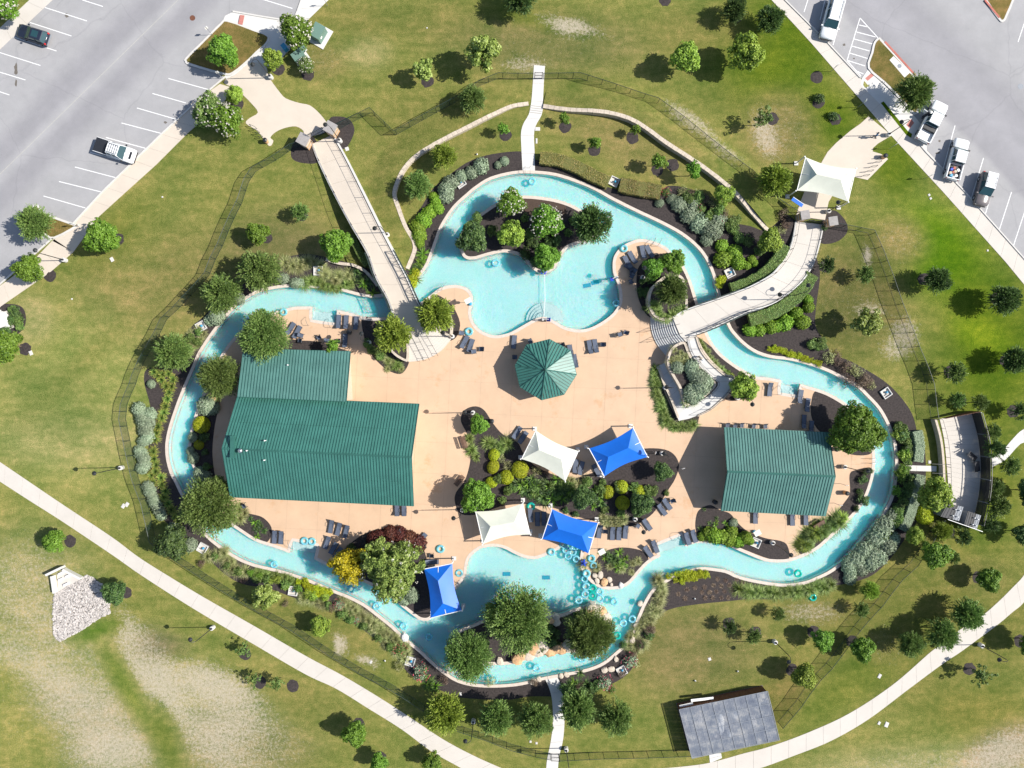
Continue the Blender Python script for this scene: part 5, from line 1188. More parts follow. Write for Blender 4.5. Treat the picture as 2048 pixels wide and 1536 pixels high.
LOOK = {'oak': 'round fine-leaved green tree', 'oakd': 'round dark green tree', 'elm': 'feathery yellow-green tree', 'maple': 'bright green leafy tree', 'elmc': 'yellow-green leafy tree', 'mapd': 'dark green leafy tree',
 'lime': 'pale lime-coloured tree', 'sap': 'small bright green sapling', 'sapd': 'small dark green young tree', 'sparse': 'thin sparse-leaved tree', 'crape': 'green tree with white blossom', 'crapebig': 'very broad white-flecked tree',
 'bigoak': 'large spreading dark green tree', 'willow': 'wide feathery green tree', 'bigmaple': 'very large glossy round tree', 'yellow': 'golden yellow flowering tree'}
FIRSTP = {}
TREES = [(445,103,32,'maple'),(592,62,34,'crape'),(545,118,21,'elmc'),(612,131,16,'crape'),(418,222,33,'crape'),(453,240,33,'crape'),(468,190,18,'elmc'),(69,446,31,'oak'),(205,473,33,'maple'),(58,539,29,'maple'),(8,690,32,'maple'),(8,10,30,'crape'),
 (965,103,33,'lime'),(847,138,22,'lime'),(945,198,24,'oak'),(1370,117,31,'elmc'),(1490,105,37,'elmc'),(1040,-4,30,'oakd'),(1470,19,22,'oakd'),(1541,38,24,'oakd'),(1528,236,25,'sparse'),
 (1007,256,12,'sap'),(1130,236,12,'sap'),(1189,286,13,'sap'),(1271,260,11,'sap'),(1320,321,16,'sap'),(1388,340,18,'sap'),(1448,390,20,'elmc'),(1550,361,30,'elm'),(888,312,23,'elm'),(835,370,25,'oak'),
 (600,424,17,'sapd'),(515,467,23,'maple'),(672,488,32,'maple'),(518,542,40,'oak'),(443,587,34,'oak'),(346,705,34,'oak'),(528,670,48,'willow'),(438,753,42,'willow'),(418,1012,55,'willow'),(345,1087,34,'mapd'),
 (1022,405,28,'crape'),(1022,467,28,'elmc'),(945,475,32,'mapd'),(1092,443,33,'crape'),(1185,448,36,'oakd'),(1092,515,27,'maple'),(870,628,34,'elm',1.0),(785,668,33,'elm',1.0),(665,694,17,'sap'),
 (1307,537,23,'maple'),(1347,523,25,'maple'),(1343,580,30,'oak',1.6),(1540,480,25,'elmc'),(1655,529,16,'sapd'),(1730,549,16,'sapd'),(1876,560,24,'oakd'),(2010,600,28,'oakd'),(1736,646,27,'lime'),(2033,720,25,'oakd'),(1910,745,20,'sapd'),(1830,185,33,'oak'),
 (1713,860,56,'bigmaple'),(1916,800,15,'sapd'),(1961,806,16,'sapd'),(2042,821,17,'sapd'),(1986,863,16,'sapd'),(1991,897,19,'sapd'),(2021,932,18,'sapd'),(1993,975,15,'sapd'),(1998,1013,21,'sapd'),(1983,1048,17,'sapd'),(1873,988,35,'elmc'),(1831,1071,19,'elmc'),(1886,1063,17,'elm'),(1926,1073,17,'sapd'),(1871,1109,28,'maple'),(1907,1115,13,'sapd'),(1977,1158,23,'maple'),(2048,1068,22,'mapd'),(2062,985,26,'mapd'),(2066,1290,26,'maple'),
 (1741,1181,17,'elm'),(1723,1219,14,'sapd'),(1556,1228,14,'sapd'),(1646,1279,22,'maple'),(1725,1297,24,'maple'),(1608,1350,26,'elmc'),(1823,1289,24,'oak'),(1886,1269,28,'oak'),(1936,1229,28,'oak'),(1966,1351,24,'sparse'),(1459,1253,14,'sapd'),(1507,1272,15,'sapd'),
 (1035,1237,63,'bigoak'),(1180,1268,51,'bigoak'),(937,1312,47,'bigoak'),(890,1427,34,'elm'),(992,1437,32,'oak'),(1072,1440,32,'oak'),(1155,1420,33,'oak'),(1232,1437,31,'oak'),(710,1467,26,'maple'),(530,1192,25,'lime'),(641,1252,21,'elmc'),(758,1526,19,'maple'),(865,1524,20,'maple'),(107,1083,22,'maple'),(228,1185,24,'mapd'),(487,1300,17,'sparse'),(507,1360,17,'sparse'),(553,1367,18,'sparse'),
 (785,1135,70,'crapebig'),(700,1130,38,'yellow'),(955,992,34,'maple'),(958,850,20,'maple'),(1167,995,25,'mapd'),(1283,1009,25,'mapd'),(1325,943,20,'mapd'),(1488,773,30,'elmc')]
def put_tree(cx, cy, r, kind, z0=0.0):
    pr, zc, meshes = TP[kind]; s_ = 0
    r *= 1.04 if r < 40 else .97
    s_ = (r / S) / pr
    for _ in range(2): f = (H - z0 - zc * s_) / H; s_ = (r * f / S) / pr
    tm, cm, bm_ = meshes[R.randrange(len(meshes))]; c = P(cx, cy, z0 + zc * s_)
    root = empty('tree', (c.x, c.y, z0), R.uniform(0, 6.28)); root.scale = (s_ * R.uniform(.95, 1.05), s_ * R.uniform(.95, 1.05), s_)
    for nm, me in (('trunk', tm), ('crown', cm), ('blossom', bm_)):
        if me is not None:
            k_ = mesh_obj(nm, me, root)
            if nm != 'trunk': k_.location.z = zc
    reg(root, LOOK[kind], 'tree', cx, cy); return root
RINGS = [(855,163),(1007+4,270),(1130,254),(1189,300),(1265,275),(1315,340),(1330,0),(100,551),(235,478),(50,698),(140,1082),(251,1185),(1473,33),(1633,155),(1637,205),(1670,238),(1650,532),(1627,1263),(1705,1282),(1939,1338),(2040,1282),(1957,1155),(2026,823),(1920,801),(1848,558),(1993,598),(2012,722),(1900,744),(1458,1247),(1510,1265),(1898,1065),(585,1372),(520,1365),(490,1308),(717,1448),(760,1514),(616,149),(557,139),(475,210),(1545,238),(604,430),(532,475),(1345,330),(1585,1340)]
def mulch_ring(px, py, r):
    mb = MB().mat('mulch'); n = 16; c = P(px, py); rr = r / S; vs = []
    for i in range(n): q = rr * R.uniform(.9, 1.1); a = 2 * math.pi * i / n; vs.append((c.x + q * math.cos(a), c.y + q * math.sin(a), .008))
    vs.append((c.x, c.y, .07)); mb.add(vs, [(i, (i + 1) % n, n) for i in range(n)]).obj('mulch_ring', lawn)
for t in TREES:
    put_tree(*t)
for x, y in RINGS: mulch_ring(x, y, 12.5)

# ---- shrubs and clumps: single-mesh things
def core(mb, r, m='bark'): pass
def ball_mesh(m, r=1.0, n=2600, ls=.055, lump=0.0, sqz=.85, hole=0):
    d = rdir(n, -.4); k = 1 + lump * (np.sin(4 * d[:, 0] * 3 + 1) * np.sin(5 * d[:, 1] * 2.4) + .6 * np.sin(9 * d[:, 2] + 7 * d[:, 0]))
    p = d * (r * k * NP.uniform(.9, 1.02, n))[:, None]; p2 = rdir(n // 4, -.3) * r * .75
    me = leaf_mesh('shrub', np.r_[p, p2] * np.array([1, 1, sqz]), np.r_[d, nrm_(p2)], ls, .7, m, rnd=.75, up=.2); return me
def blade_mesh(m, n, L, w, droop, zmin=.15, seg=3, base=.06, tone=None, sway=0.0):
    "arching blades from the centre"
    vs = []; fs = []; tn = []
    for i in range(n):
        a = R.uniform(0, 2 * math.pi); el = math.asin(R.uniform(zmin, 1.0)); l = L * R.uniform(.7, 1.1); b = R.uniform(0, base); sx, sy = math.cos(a), math.sin(a); t0 = R.random()
        k = len(vs)
        for s_ in range(seg + 1):
            t = s_ / seg; rr = b + l * math.cos(el) * t; z = l * math.sin(el) * t - droop * l * t * t * (.4 + math.cos(el)); ww = w * (1 - t * .92) if seg > 1 else w
            vs += [(sx * rr - sy * ww + sway * t, sy * rr + sx * ww, max(.01, z)), (sx * rr + sy * ww + sway * t, sy * rr - sx * ww, max(.01, z))]
        for s_ in range(seg): q = k + 2 * s_; fs.append((q, q + 1, q + 3, q + 2)); tn.append(t0 if tone is None else (tone(t0, s_ / seg)))
    me = bpy.data.meshes.new('blades'); me.from_pydata(vs, [], fs); a = me.attributes.new('tone', 'FLOAT', 'FACE'); a.data.foreach_set('value', tn); me.materials.append(M[m]); return me
def bush_mesh(m, r=1.0, nc=26, per=40, ls=.09, sqz=.8, asp=.55):
    p, d, t = clump_pts(nc, per, .3, .75, (.22, .4), (1, 1, sqz), -.2); return leaf_mesh('shrub', p * r, d, ls, asp, m, tone=t)
SHARED = {}
SP = {  # name: (object name, category, look, meshes, unit radius, height of centre)
 'ball': ('ball_shrub', 'shrub', 'clipped golden-green ball shrub', [ball_mesh('l_gold'), ball_mesh('l_gold', n=2400)], 1.0, .75),
 'sage': ('sage_shrub', 'shrub', 'low lumpy grey-green shrub', [ball_mesh('l_sage', n=1900, ls=.075, lump=.1, sqz=.7), ball_mesh('l_sage', n=1700, ls=.08, lump=.14, sqz=.65), ball_mesh('l_sage', n=1700, ls=.08, lump=.12, sqz=.6)], 1.0, .45),
 'mound': ('mound_shrub', 'shrub', 'bright green rounded shrub', [ball_mesh('l_mound', n=1900, ls=.08, lump=.1, sqz=.8), ball_mesh('l_mound', n=1800, ls=.085, lump=.13, sqz=.75)], 1.0, .5),
 'dark': ('evergreen_shrub', 'shrub', 'dark green rounded shrub', [bush_mesh('l_dark'), bush_mesh('l_dark', nc=22)], 1.0, .55),
 'olive': ('bushy_shrub', 'shrub', 'loose olive-green shrub', [bush_mesh('l_oak'), bush_mesh('l_oak', nc=20)], 1.0, .55),
 'bright': ('leafy_shrub', 'shrub', 'leafy yellow-green shrub', [bush_mesh('l_elm'), bush_mesh('l_maple', nc=20)], 1.0, .55),
 'gold': ('golden_shrub', 'shrub', 'low golden ground shrub', [bush_mesh('l_gold', ls=.08, sqz=.5), bush_mesh('l_gold', nc=18, ls=.08, sqz=.5)], 1.0, .3),
 'brown': ('brown_shrub', 'shrub', 'faded brown-green shrub', [bush_mesh('l_brown', nc=20, per=26, ls=.07), bush_mesh('l_straw', nc=16, per=26, ls=.07)], 1.0, .45),
 'purple': ('maroon_shrub', 'shrub', 'low maroon-leaved shrub', [ball_mesh('l_purple', n=1800, ls=.075, lump=.08, sqz=.6)], 1.0, .4),
 'grass': ('ornamental_grass', 'grass clump', 'arching green ornamental grass clump', [blade_mesh('l_grass', 260, 1.15, .028, .55), blade_mesh('l_grass', 170, 1.1, .03, .6, sway=.15)], 1.0, .2),
 'straw': ('pale_grass', 'grass clump', 'pale arching ornamental grass clump', [blade_mesh('l_straw', 260, 1.1, .026, .6), blade_mesh('l_straw', 160, 1.15, .028, .6, sway=.1)], 1.0, .2),
 'agave': ('striped_plant', 'plant', 'yellow-edged spiky plant', [blade_mesh('l_agave', 90, 1.1, .07, .35, zmin=.1, tone=lambda t0, t: .1 + 1.15 * t * (.5 + .5 * t0)), blade_mesh('l_agave', 80, 1.1, .075, .35, zmin=.1, tone=lambda t0, t: .05 + 1.25 * t * (.5 + .5 * t0))], 1.0, .2),
 'palm': ('cycad', 'plant', 'dark spiky cycad', [blade_mesh('l_dark', 46, 1.15, .075, .55, zmin=.05), blade_mesh('l_maple', 40, 1.15, .07, .5, zmin=.05)], 1.0, .3),
 'bamboo': ('feathery_bamboo', 'plant', 'tall feathery arching plant', [blade_mesh('l_oak', 420, 1.3, .03, .75, zmin=.2, seg=4), blade_mesh('l_elm', 420, 1.3, .03, .7, zmin=.2, seg=4)], 1.0, .6),
 'tuft': ('dry_tuft', 'plant', 'small brown cut-back dry tuft', [blade_mesh('l_brown', 150, .62, .06, .5, zmin=.2, base=.6), blade_mesh('l_brown', 130, .6, .06, .5, zmin=.2, base=.6)], 1.0, .1),
 'rose': ('red_flowering_shrub', 'shrub', 'loose shrub dotted with pink-red flowers', [None], 1.0, .5),
}
rose_leaf = [bush_mesh('l_oak', nc=22, per=30, ls=.08), bush_mesh('l_sage', nc=20, per=28, ls=.08)]; rose_fl = [leaf_mesh('flower', np.repeat(rdir(26, .1), 4, 0) * .95 * np.array([1, 1, .8]) + rdir(104) * .05, rdir(104, .2), .055, .8, 'f_pink') for _ in range(2)]
def put(kind, px, py, r, z0=0.0, look=None, group=None, label=None):
    nm, cat, lk, ms, ur, hc = SP[kind]; s_ = r / S; c = P(px, py, z0 + hc * s_)
    s_ *= (H - z0 - hc * s_) / H; i = R.randrange(len(ms))
    if kind == 'rose':
        o = empty(nm, (c.x, c.y, z0 + hc * s_ * .6)); i = R.randrange(2); mesh_obj('foliage', rose_leaf[i], o); mesh_obj('flower', rose_fl[i], o)['kind'] = 'stuff'
    else: o = mesh_obj(nm, ms[i]); o.location = (c.x, c.y, z0 + (hc * s_ * (.75 if kind not in ('grass','straw','agave','palm','bamboo','tuft') else 0)))
    if kind in ('ball', 'sage', 'mound', 'dark', 'olive', 'bright', 'gold', 'brown', 'purple') : o.location.z = z0 + .33 * s_
    o.rotation_euler = (0, 0, R.uniform(0, 6.28)); o.scale = (s_ * R.uniform(.9, 1.12), s_ * R.uniform(.9, 1.12), s_ * R.uniform(.85, 1.1))
    o['kind'] = 'thing'
    if label: tag(o, label, cat, group); SHARED.setdefault(label, []).append((o, px, py))
    elif group: reg(o, look or lk, cat, px, py, group)
    else: reg(o, look or lk, cat, px, py)
    return o
for a in [(400,850,16),(396,890,10),(988,910,12),(986,934,13),(983,965,11),(1013,955,14),(1040,940,16),(1244,975,14),(1216,985,13),(1279,984,14),(1246,1007,15),(1852,1032,18)]: put('ball', *a)
for a in [(277,818,14),(300,828,12),(285,840,14),(291,862,14),(287,882,12),(277,900,10),(287,918,14),(284,936,12),(295,973,12),(302,990,10),(310,1008,12),(322,1030,12),(345,1057,12),(302,768,9),(283,828,13),(296,845,14),(294,873,13),(282,908,12),(289,928,13),(299,982,12),(306,999,11),(316,1019,12),(380,1090,13),
 (412,812,17),(425,815,14),(385,875,10),(386,916,12),(380,902,8),(405,953,16),(398,945,12),(432,634,18),(420,641,12),(477,597,12),(962,332,16),(942,345,14),(922,352,12),(902,364,15),(892,380,16),(996,330,8),(1009,322,10),(565,557,12),(590,566,11),(600,566,9),(892,392,14),
 (1359,409,15),(1379,429,18),(1399,446,18),(1424,459,20),(1438,440,16),(1414,479,14),(1319,406,9),(1386,409,14),(1344,398,10),
 (1786,1030,12),(1761,1068,18),(1775,1092,19),(1748,1110,18),(1714,1118,18),(1699,1135,16),(1786,1078,14),(1722,1140,14),(1740,1130,12),(822,1190,16),(808,1200,12),(1700,1157,12)]: put('sage', *a)
for a in [(407,873,14),(410,905,9),(413,935,13),(1727,960,12),(1721,983,10),(1728,1001,15),(1713,1018,9),(1731,944,10),(1741,943,8),(1805,870,16),(1815,895,14),(1812,985,16),(1800,1010,14),(1810,950,13),(1650,455,10),(1640,195,15),(1668,231,14),(1245,1290,12),(1300,1270,14),(1283,1290,10)]: put('dark', *a)
for a in [(872,400,11),(866,392,9),(876,417,11),(857,426,13),(847,440,15),(835,453,15),(838,471,14),(839,486,10),(863,415,9),(1446,519,17),(1476,524,16),(1444,491,12),(1469,504,14),(1458,515,12),(1504,519,8),(1494,531,8),(1510,527,7),(1618,614,12),(1616,599,10),(1593,626,13),(1606,644,15),(1571,646,15),(1543,654,14),(1520,660,13),(1500,660,13),(1555,652,12),
 (1429,1072,17),(1416,1068,13),(1445,1074,14),(1459,1080,14),(1476,1084,12),(1491,1075,13),(1404,1073,9),(1464,1063,11),(1500,1082,9)]: put('mound', *a)
for a in [(307,744,8),(315,750,8),(325,749,8),(322,760,8),(336,748,8),(345,759,8),(342,773,8),(331,773,9),(337,785,8),(334,798,9),(330,813,9),(327,825,8),(322,836,9),(315,853,9),(312,866,8),(309,878,9),(305,903,9),(307,918,9),(311,930,9),(310,943,9),(302,950,8),(321,955,9),(305,965,8),(322,969,8),(330,983,9),(327,995,9),(335,1008,9),(342,1020,9),(357,1043,8),(350,1033,8)]:
    put('agave', a[0], a[1], a[2] + 4.0, group='spiky plants in the left mulch strip', label='yellow-edged spiky plant in the winding row along the left mulch strip')
# ornamental grasses strewn in named drifts
BIG = {'grass': 1.45, 'straw': 1.5, 'palm': 1.25, 'bamboo': 1.35}
def drift(kind, line_, n, r, jit, group, label, z0=0.0):
    q = resample([Vector((x, y, 0)) for x, y in line_], n)
    for v in q: put(kind, v.x + R.uniform(-jit, jit), v.y + R.uniform(-jit, jit), r * BIG.get(kind, 1.12) * R.uniform(.85, 1.2), z0, group=group, label=label)
drift('grass', [(1309,738),(1313,780),(1322,815),(1332,842),(1350,856),(1385,852)], 22, 11, 2.5, 'grass along the folded ramp', 'arching green grass clump in the strip left of the folded ramp')
drift('grass', [(1400,682),(1420,712),(1440,735),(1462,758)], 12, 6, 1.5, 'grass behind the ramp rail', 'slim green grass clump in the strip between ramp and river', .7)
drift('straw', [(565,525),(590,540),(610,520),(640,530),(655,555),(690,555),(700,545)], 16, 12, 6, 'grass left of the footbridge', 'soft pale grass clump in the bed left of the upper left footbridge')
drift('grass', [(610,565),(645,568),(680,575),(700,570)], 9, 11, 4, 'grass on the bank left of the footbridge', 'green grass clump on the river bank left of the upper left footbridge')
drift('grass', [(1480,1180),(1520,1188),(1570,1186),(1620,1180),(1660,1170)], 20, 12, 5, 'grass along the lower river edge', 'green grass clump in the long drift below the lower right river bend')
drift('straw', [(1320,1160),(1328,1185),(1318,1210),(1305,1235),(1298,1250)], 12, 11, 4, 'yucca drift right of lower pool', 'pale spiky clump in the drift right of the lower pool channel')
drift('straw', [(1290,1288),(1275,1300),(1262,1290)], 5, 11, 4, 'clumps right of lower island', 'pale clump on the bank right of the lower island')
drift('straw', [(690,1210),(715,1225),(745,1250),(770,1270),(800,1290),(812,1300)], 18, 10, 7, 'grass along the lower left bank', 'pale grass clump along the lower left river bank')
drift('grass', [(700,1225),(730,1245),(760,1262),(790,1285)], 9, 9, 5, 'green grass along the lower left bank', 'green grass clump among pale ones on the lower left river bank')
drift('grass', [(505,1150),(530,1152),(560,1160),(590,1170)], 10, 10, 6, 'grass beside the lower left river', 'green grass clump beside the lower left river, above the equipment pit')
drift('straw', [(415,1110),(440,1125),(470,1140),(440,1100),(490,1150)], 11, 11, 7, 'grass near the left river bend', 'pale grass clump near the lower left fence corner by the river')
drift('straw', [(390,655),(380,680),(395,690),(375,700),(410,668)], 9, 9, 6, 'dry grass near the left river bend', 'straw-coloured grass clump beside the upper left equipment pit')
drift('grass', [(975,885),(990,890),(1003,898),(1012,885)], 6, 14, 3, 'grass at the left of the central bed', 'large arching grass clump at the upper left of the central planting bed')
drift('grass', [(945,900),(952,925),(940,880)], 3, 12, 3, 'grass on the left edge of the central bed', 'round grass clump on the left edge of the central planting bed')
drift('straw', [(1205,1035),(1222,1040),(1238,1042),(1250,1038),(1215,1048)], 9, 11, 4, 'straw grass in the lower central bed', 'straw-coloured grass clump at the lower edge of central planting bed')
drift('straw', [(775,735),(790,728),(768,722),(800,735)], 5, 9, 3, 'grass below the cream steps', 'pale grass clump in the teardrop bed below the cream steps')
drift('grass', [(1305,608),(1315,625),(1332,632),(1350,628),(1362,615)], 9, 11, 4, 'grass in the egg-shaped planter', 'green grass clump inside the egg-shaped raised planter', 1.7)
drift('straw', [(1348,700),(1360,705),(1370,715),(1350,712),(1362,722),(1375,725),(1345,722)], 9, 9, 3, 'grass in the ramp planter', 'golden grass clump in the raised planter inside the folded ramp', 1.6)
drift('grass', [(1375,795),(1385,800),(1372,806)], 3, 9, 2, 'grass at the foot of the ramp planter', 'green grass clump at the foot of the planter inside the folded ramp', 1.6)
drift('straw', [(1170,1130),(1180,1140),(1270,1130),(1280,1118),(1265,1145)], 7, 10, 4, 'grass in the bed right of lower pool', 'pale green grass clump in the small bed right of the lower pool')
drift('palm', [(1205,1108),(1222,1112),(1240,1108),(1215,1125),(1235,1125),(1255,1118),(1228,1138),(1250,1132),(1212,1118)], 12, 12, 3, 'cycads right of lower pool', 'dark spiky cycad in the small bed right of the lower pool')
drift('palm', [(1040,965),(1060,960),(1075,975),(1100,970),(1120,985),(1090,985),(1062,985),(1045,985),(1130,970),(1110,960),(1140,992),(1150,975)], 18, 15, 5, 'cycads in the central bed', 'dark arching cycad in the middle of the central planting bed')
drift('palm', [(1190,985),(1200,995),(1185,1010),(1205,1010)], 5, 12, 4, 'cycads at the central bed', 'arching cycad just right of the tree in the central planting bed')
drift('palm', [(497,1040),(512,1045),(525,1048),(505,1060),(525,1065),(515,1072)], 8, 9, 3, 'cycads below the hall', 'spiky green plant in the small bed below the pool hall')
drift('palm', [(712,545),(722,575),(733,560),(745,582)], 5, 11, 3, 'agaves by the footbridge', 'spiky green plant in the dark bed just left of the footbridge')
drift('palm', [(825,540),(840,520),(850,500),(832,555)], 6, 12, 4, 'spiky plants right of the footbridge', 'dark spiky plant on the bank between footbridge and river bend')
drift('gold', [(815,560),(822,575),(830,550)], 4, 11, 4, 'golden plants right of the footbridge', 'golden-green low plant just right of the upper left footbridge')
drift('palm', [(1150,1365),(1165,1350),(1180,1378),(1135,1375)], 6, 11, 5, 'cycads right of the lower footpath', 'dark spiky plant right of the lower white footpath top end')
drift('palm', [(858,1368),(868,1378),(850,1355)], 4, 13, 4, 'spiky plants by the left lower bank', 'spiky green plant beside the pink-flowered shrub at lower left bank')
drift('palm', [(1410,1022),(1425,1028),(1445,1045),(1455,1050),(1415,1045),(1475,1048),(1400,1055)], 9, 7, 4, 'small plants below right pavilion', 'small spiky plant in the mulch bed below the right pavilion')
drift('gold', [(600,1162),(615,1168),(630,1172),(645,1180),(655,1188),(620,1182)], 12, 9, 4, 'golden shrubs along the lower left river', 'low golden-green shrub beside the lower left river edge')
drift('gold', [(1340,1150),(1360,1146),(1380,1150),(1400,1150),(1418,1147),(1350,1162)], 13, 9, 3, 'golden shrubs in the lower right bed', 'low golden-green shrub lining the top of the dry tuft bed')
drift('gold', [(1540,698),(1560,700),(1580,708),(1600,714),(1620,720),(1638,728)], 13, 7, 2, 'golden edging shrubs right of the footbridge', 'low golden-orange edging shrub along the river right of the footbridge')
drift('gold', [(1438,562),(1448,558),(1440,568)], 3, 9, 2, 'golden shrubs at the bridge end', 'small golden shrub beside the equipment pit above the right footbridge')
drift('brown', [(1655,720),(1670,712),(1690,735),(1710,745),(1725,750),(1740,770),(1700,760)], 11, 13, 5, 'faded shrubs at the right river bend', 'faded brown-green shrub on the bank above the right river bend')
drift('brown', [(1565,430),(1575,445),(1560,460)], 4, 12, 4, 'faded shrubs by the white canopy', 'faded brown shrub left of the path below the white canopy')
drift('olive', [(1625,690),(1640,700),(1645,680)], 4, 12, 4, 'olive shrubs right of the footbridge', 'loose olive shrub on the mulch right of the right footbridge')
drift('brown', [(1300,1255),(1310,1248),(1255,1325),(1268,1330)], 5, 11, 3, 'reddish shrubs by the lower right bank', 'faded reddish shrub on the bank right of the lower island')
drift('brown', [(402,1125),(470,1150),(585,1215),(660,1215)], 4, 9, 3, 'brown shrubs at the lower left', 'small brown shrub scattered along the lower left bed edge')
drift('dark', [(1105,478),(1120,470),(1075,495),(1060,480),(1050,500),(1070,525),(1105,500)], 9, 12, 5, 'understorey shrubs of the upper island', 'dark shrub growing under the trees of the upper pool island')
drift('dark', [(1100,1255),(1120,1265),(1110,1285),(1085,1300),(1130,1290),(1060,1300)], 8, 13, 5, 'understorey shrubs of the lower island', 'dark shrub between the big trees on the lower island')
drift('bright', [(1405,700),(1418,725),(1432,738),(1445,748),(1460,745),(1470,760),(1458,770)], 9, 8, 3, 'green shrubs between ramp and river', 'leafy green shrub between the folded ramp and the river', .0)
drift('purple', [(745,1080),(765,1070),(790,1068),(815,1075),(835,1085)], 6, 14, 3, 'maroon shrubs above the broad tree', 'low maroon-leaved shrub along the top of the big tree bed')
drift('dark', [(700,1095),(685,1115),(712,1105)], 4, 12, 3, 'dark shrubs left of the broad tree', 'dark shrub in the shade at the left of the big tree bed')
drift('olive', [(1290,1005),(1300,990),(1270,1020),(1310,985)], 5, 12, 4, 'olive shrubs in central bed', 'loose olive shrub at the lower right of central planting bed')
drift('olive', [(1005,1000),(1020,990),(1000,985),(1215,960),(1205,968)], 6, 11, 3, 'loose shrubs in central bed', 'loose dark olive shrub within the central planting bed')
drift('dark', [(1130,1020-0),(1150,1028)], 2, 8, 2, 'dark shrubs by blue sail', 'small dark shrub by the top of the lower blue sail')
drift('bamboo', [(1610,1095),(1625,1080),(1640,1068),(1655,1058),(1670,1048),(1688,1035)], 9, 17, 4, 'feathery plants below the right pavilion', 'tall feathery plant in the diagonal row below the right pavilion')
drift('bright', [(1800,870),(1812,885),(1805,955),(1790,990),(1815,900),(1808,945)], 7, 12, 4, 'green shrubs behind the right river bend', 'leafy green shrub behind the river between bend and plant yard')
drift('olive', [(1325,975-40),(1340,925),(1335,985)], 3, 8, 3, 'olive shrubs right of central bed', 'small olive shrub at the right tip of the central planting bed')
drift('dark', [(8,655),(25,640),(30,625)], 4, 14, 4, 'dark shrubs at the left sign', 'dark shrub beside the white sign at the left edge')
drift('olive', [(22,618),(38,640),(35,655)], 4, 11, 3, 'soft shrubs at the left sign', 'soft green shrub right of the white sign at the left edge')
for a in [(1332,384,12),(1397,415,13),(1440,440,14),(1402,432,9),(842,1344,20),(677,1209,13),(800,1300,14),(1209,1364,18),(1259,1322,18),(712,1238,9),(1225,1380,10)]: put('rose', *a)
for a in [(1355,735,12),(1387,800,10),(1467,1046,9)]: put('sage', a[0], a[1], a[2], 1.6 if a[0] < 1400 else 0, look='round silvery shrub')
for x, y in [(1330,145),(1400,110),(1465,95),(1385,180),(1540,90),(1520,130),(1580,130),(1612,75),(1675,80),(1635,125),(1710,35),(1645,25),(1740,75),(1770,115),(1800,25),(1845,55),(1545,175),(1605,175),(1675,175),(1730,175),(1700,125)]:
    put('tuft', 1024 + x / 4, 1152 + y / 4, 6.0, group='dry tufts in the dark bed', label='small brown cut-back tuft in the dark bed at lower right')
# filling of the planted banks
drift('straw', [(600,1195),(640,1198),(680,1212),(720,1240),(755,1262),(790,1296),(815,1318)], 22, 11, 8, 'bank grass low left', 'soft pale grass clump on the outer bank of the lower left river')
drift('olive', [(430,1108),(480,1145),(560,1172),(610,1186),(735,1256),(780,1290)], 14, 11, 6, 'bank shrubs low left', 'loose olive shrub on the outer bank of the lower left river')
drift('bright', [(500,1148),(545,1160),(580,1172),(648,1198)], 9, 10, 5, 'bright shrubs low left', 'bright leafy shrub on the outer bank of the lower left river')
drift('olive', [(370,705),(385,690),(400,670),(372,672),(360,725)], 9, 11, 6, 'olive shrubs upper left bend', 'loose olive shrub near the pit at upper left river bend')
drift('olive', [(1395,395),(1420,405),(1450,425),(1462,455),(1480,475),(1440,410),(1500,480),(1370,395),(1520,500)], 14, 14, 6, 'shrubs above the right bend', 'loose olive shrub in the bed above the right footbridge')
drift('brown', [(1360,385),(1410,392),(1440,418),(1458,440)], 8, 13, 5, 'faded shrubs above right bend', 'faded brown shrub in the bed above the right footbridge')
drift('olive', [(1800,850),(1812,870),(1822,960),(1800,1020),(1785,1050),(1770,1075)], 16, 13, 7, 'bank shrubs right', 'loose olive shrub on the bank left of the curved plant yard')
drift('sage', [(1770,1050),(1745,1085),(1712,1112),(1695,1140),(1760,1110),(1730,1128)], 12, 14, 6, 'sage mass right', 'lumpy grey-green shrub in the large mass outside the lower right river bend')
drift('palm', [(1040,975),(1070,965),(1100,980),(1130,975),(1080,995),(1055,980),(1110,1000),(1140,985)], 14, 17, 6, 'big cycads centre', 'broad dark cycad in the thick middle of the central planting bed')
drift('olive', [(1000,960),(1020,975),(1035,985),(1190,965),(1200,980),(1300,970),(1290,985),(1255,1030),(1180,1000)], 14, 13, 6, 'shrubs centre', 'loose olive shrub filling the central planting bed')
drift('brown', [(1005,920),(1030,945),(1060,945),(1090,950)], 7, 11, 4, 'reddish shrubs centre', 'faded reddish shrub behind the cream upper sail')
drift('straw', [(1130,960),(1150,968),(1175,962),(1165,970)], 7, 11, 4, 'straw clumps centre', 'straw-coloured grass clump between the cream and blue upper sails')
drift('grass', [(775,722),(790,730),(800,735),(765,705)], 5, 10, 3, 'teardrop grasses', 'green grass clump in the teardrop bed below the cream steps')
drift('olive', [(735,690),(745,700),(757,712)], 4, 11, 3, 'teardrop shrubs', 'loose olive shrub in the teardrop bed below the cream steps')
drift('straw', [(480,1020),(490,1030),(470,1040)], 4, 12, 3, 'pale clumps at hall corner', 'pale grass clump at the lower left corner of the pool hall')
drift('dark', [(1285,560),(1282,580),(1288,600),(1300,545),(1290,615)], 7, 10, 3, 'dark shrubs beside egg planter', 'dark shrub in the shade left of the egg-shaped planter')
drift('olive', [(950,430),(965,455),(985,470),(1000,490),(1150,440),(1160,470),(1050,440)], 9, 12, 5, 'island undershrubs', 'loose olive shrub under the trees of the upper pool island')
drift('dark', [(1130,1375),(1150,1390),(1170,1385),(1190,1370)], 6, 13, 5, 'dark shrubs by lower footpath', 'dark shrub on the mulch right of the lower white footpath')
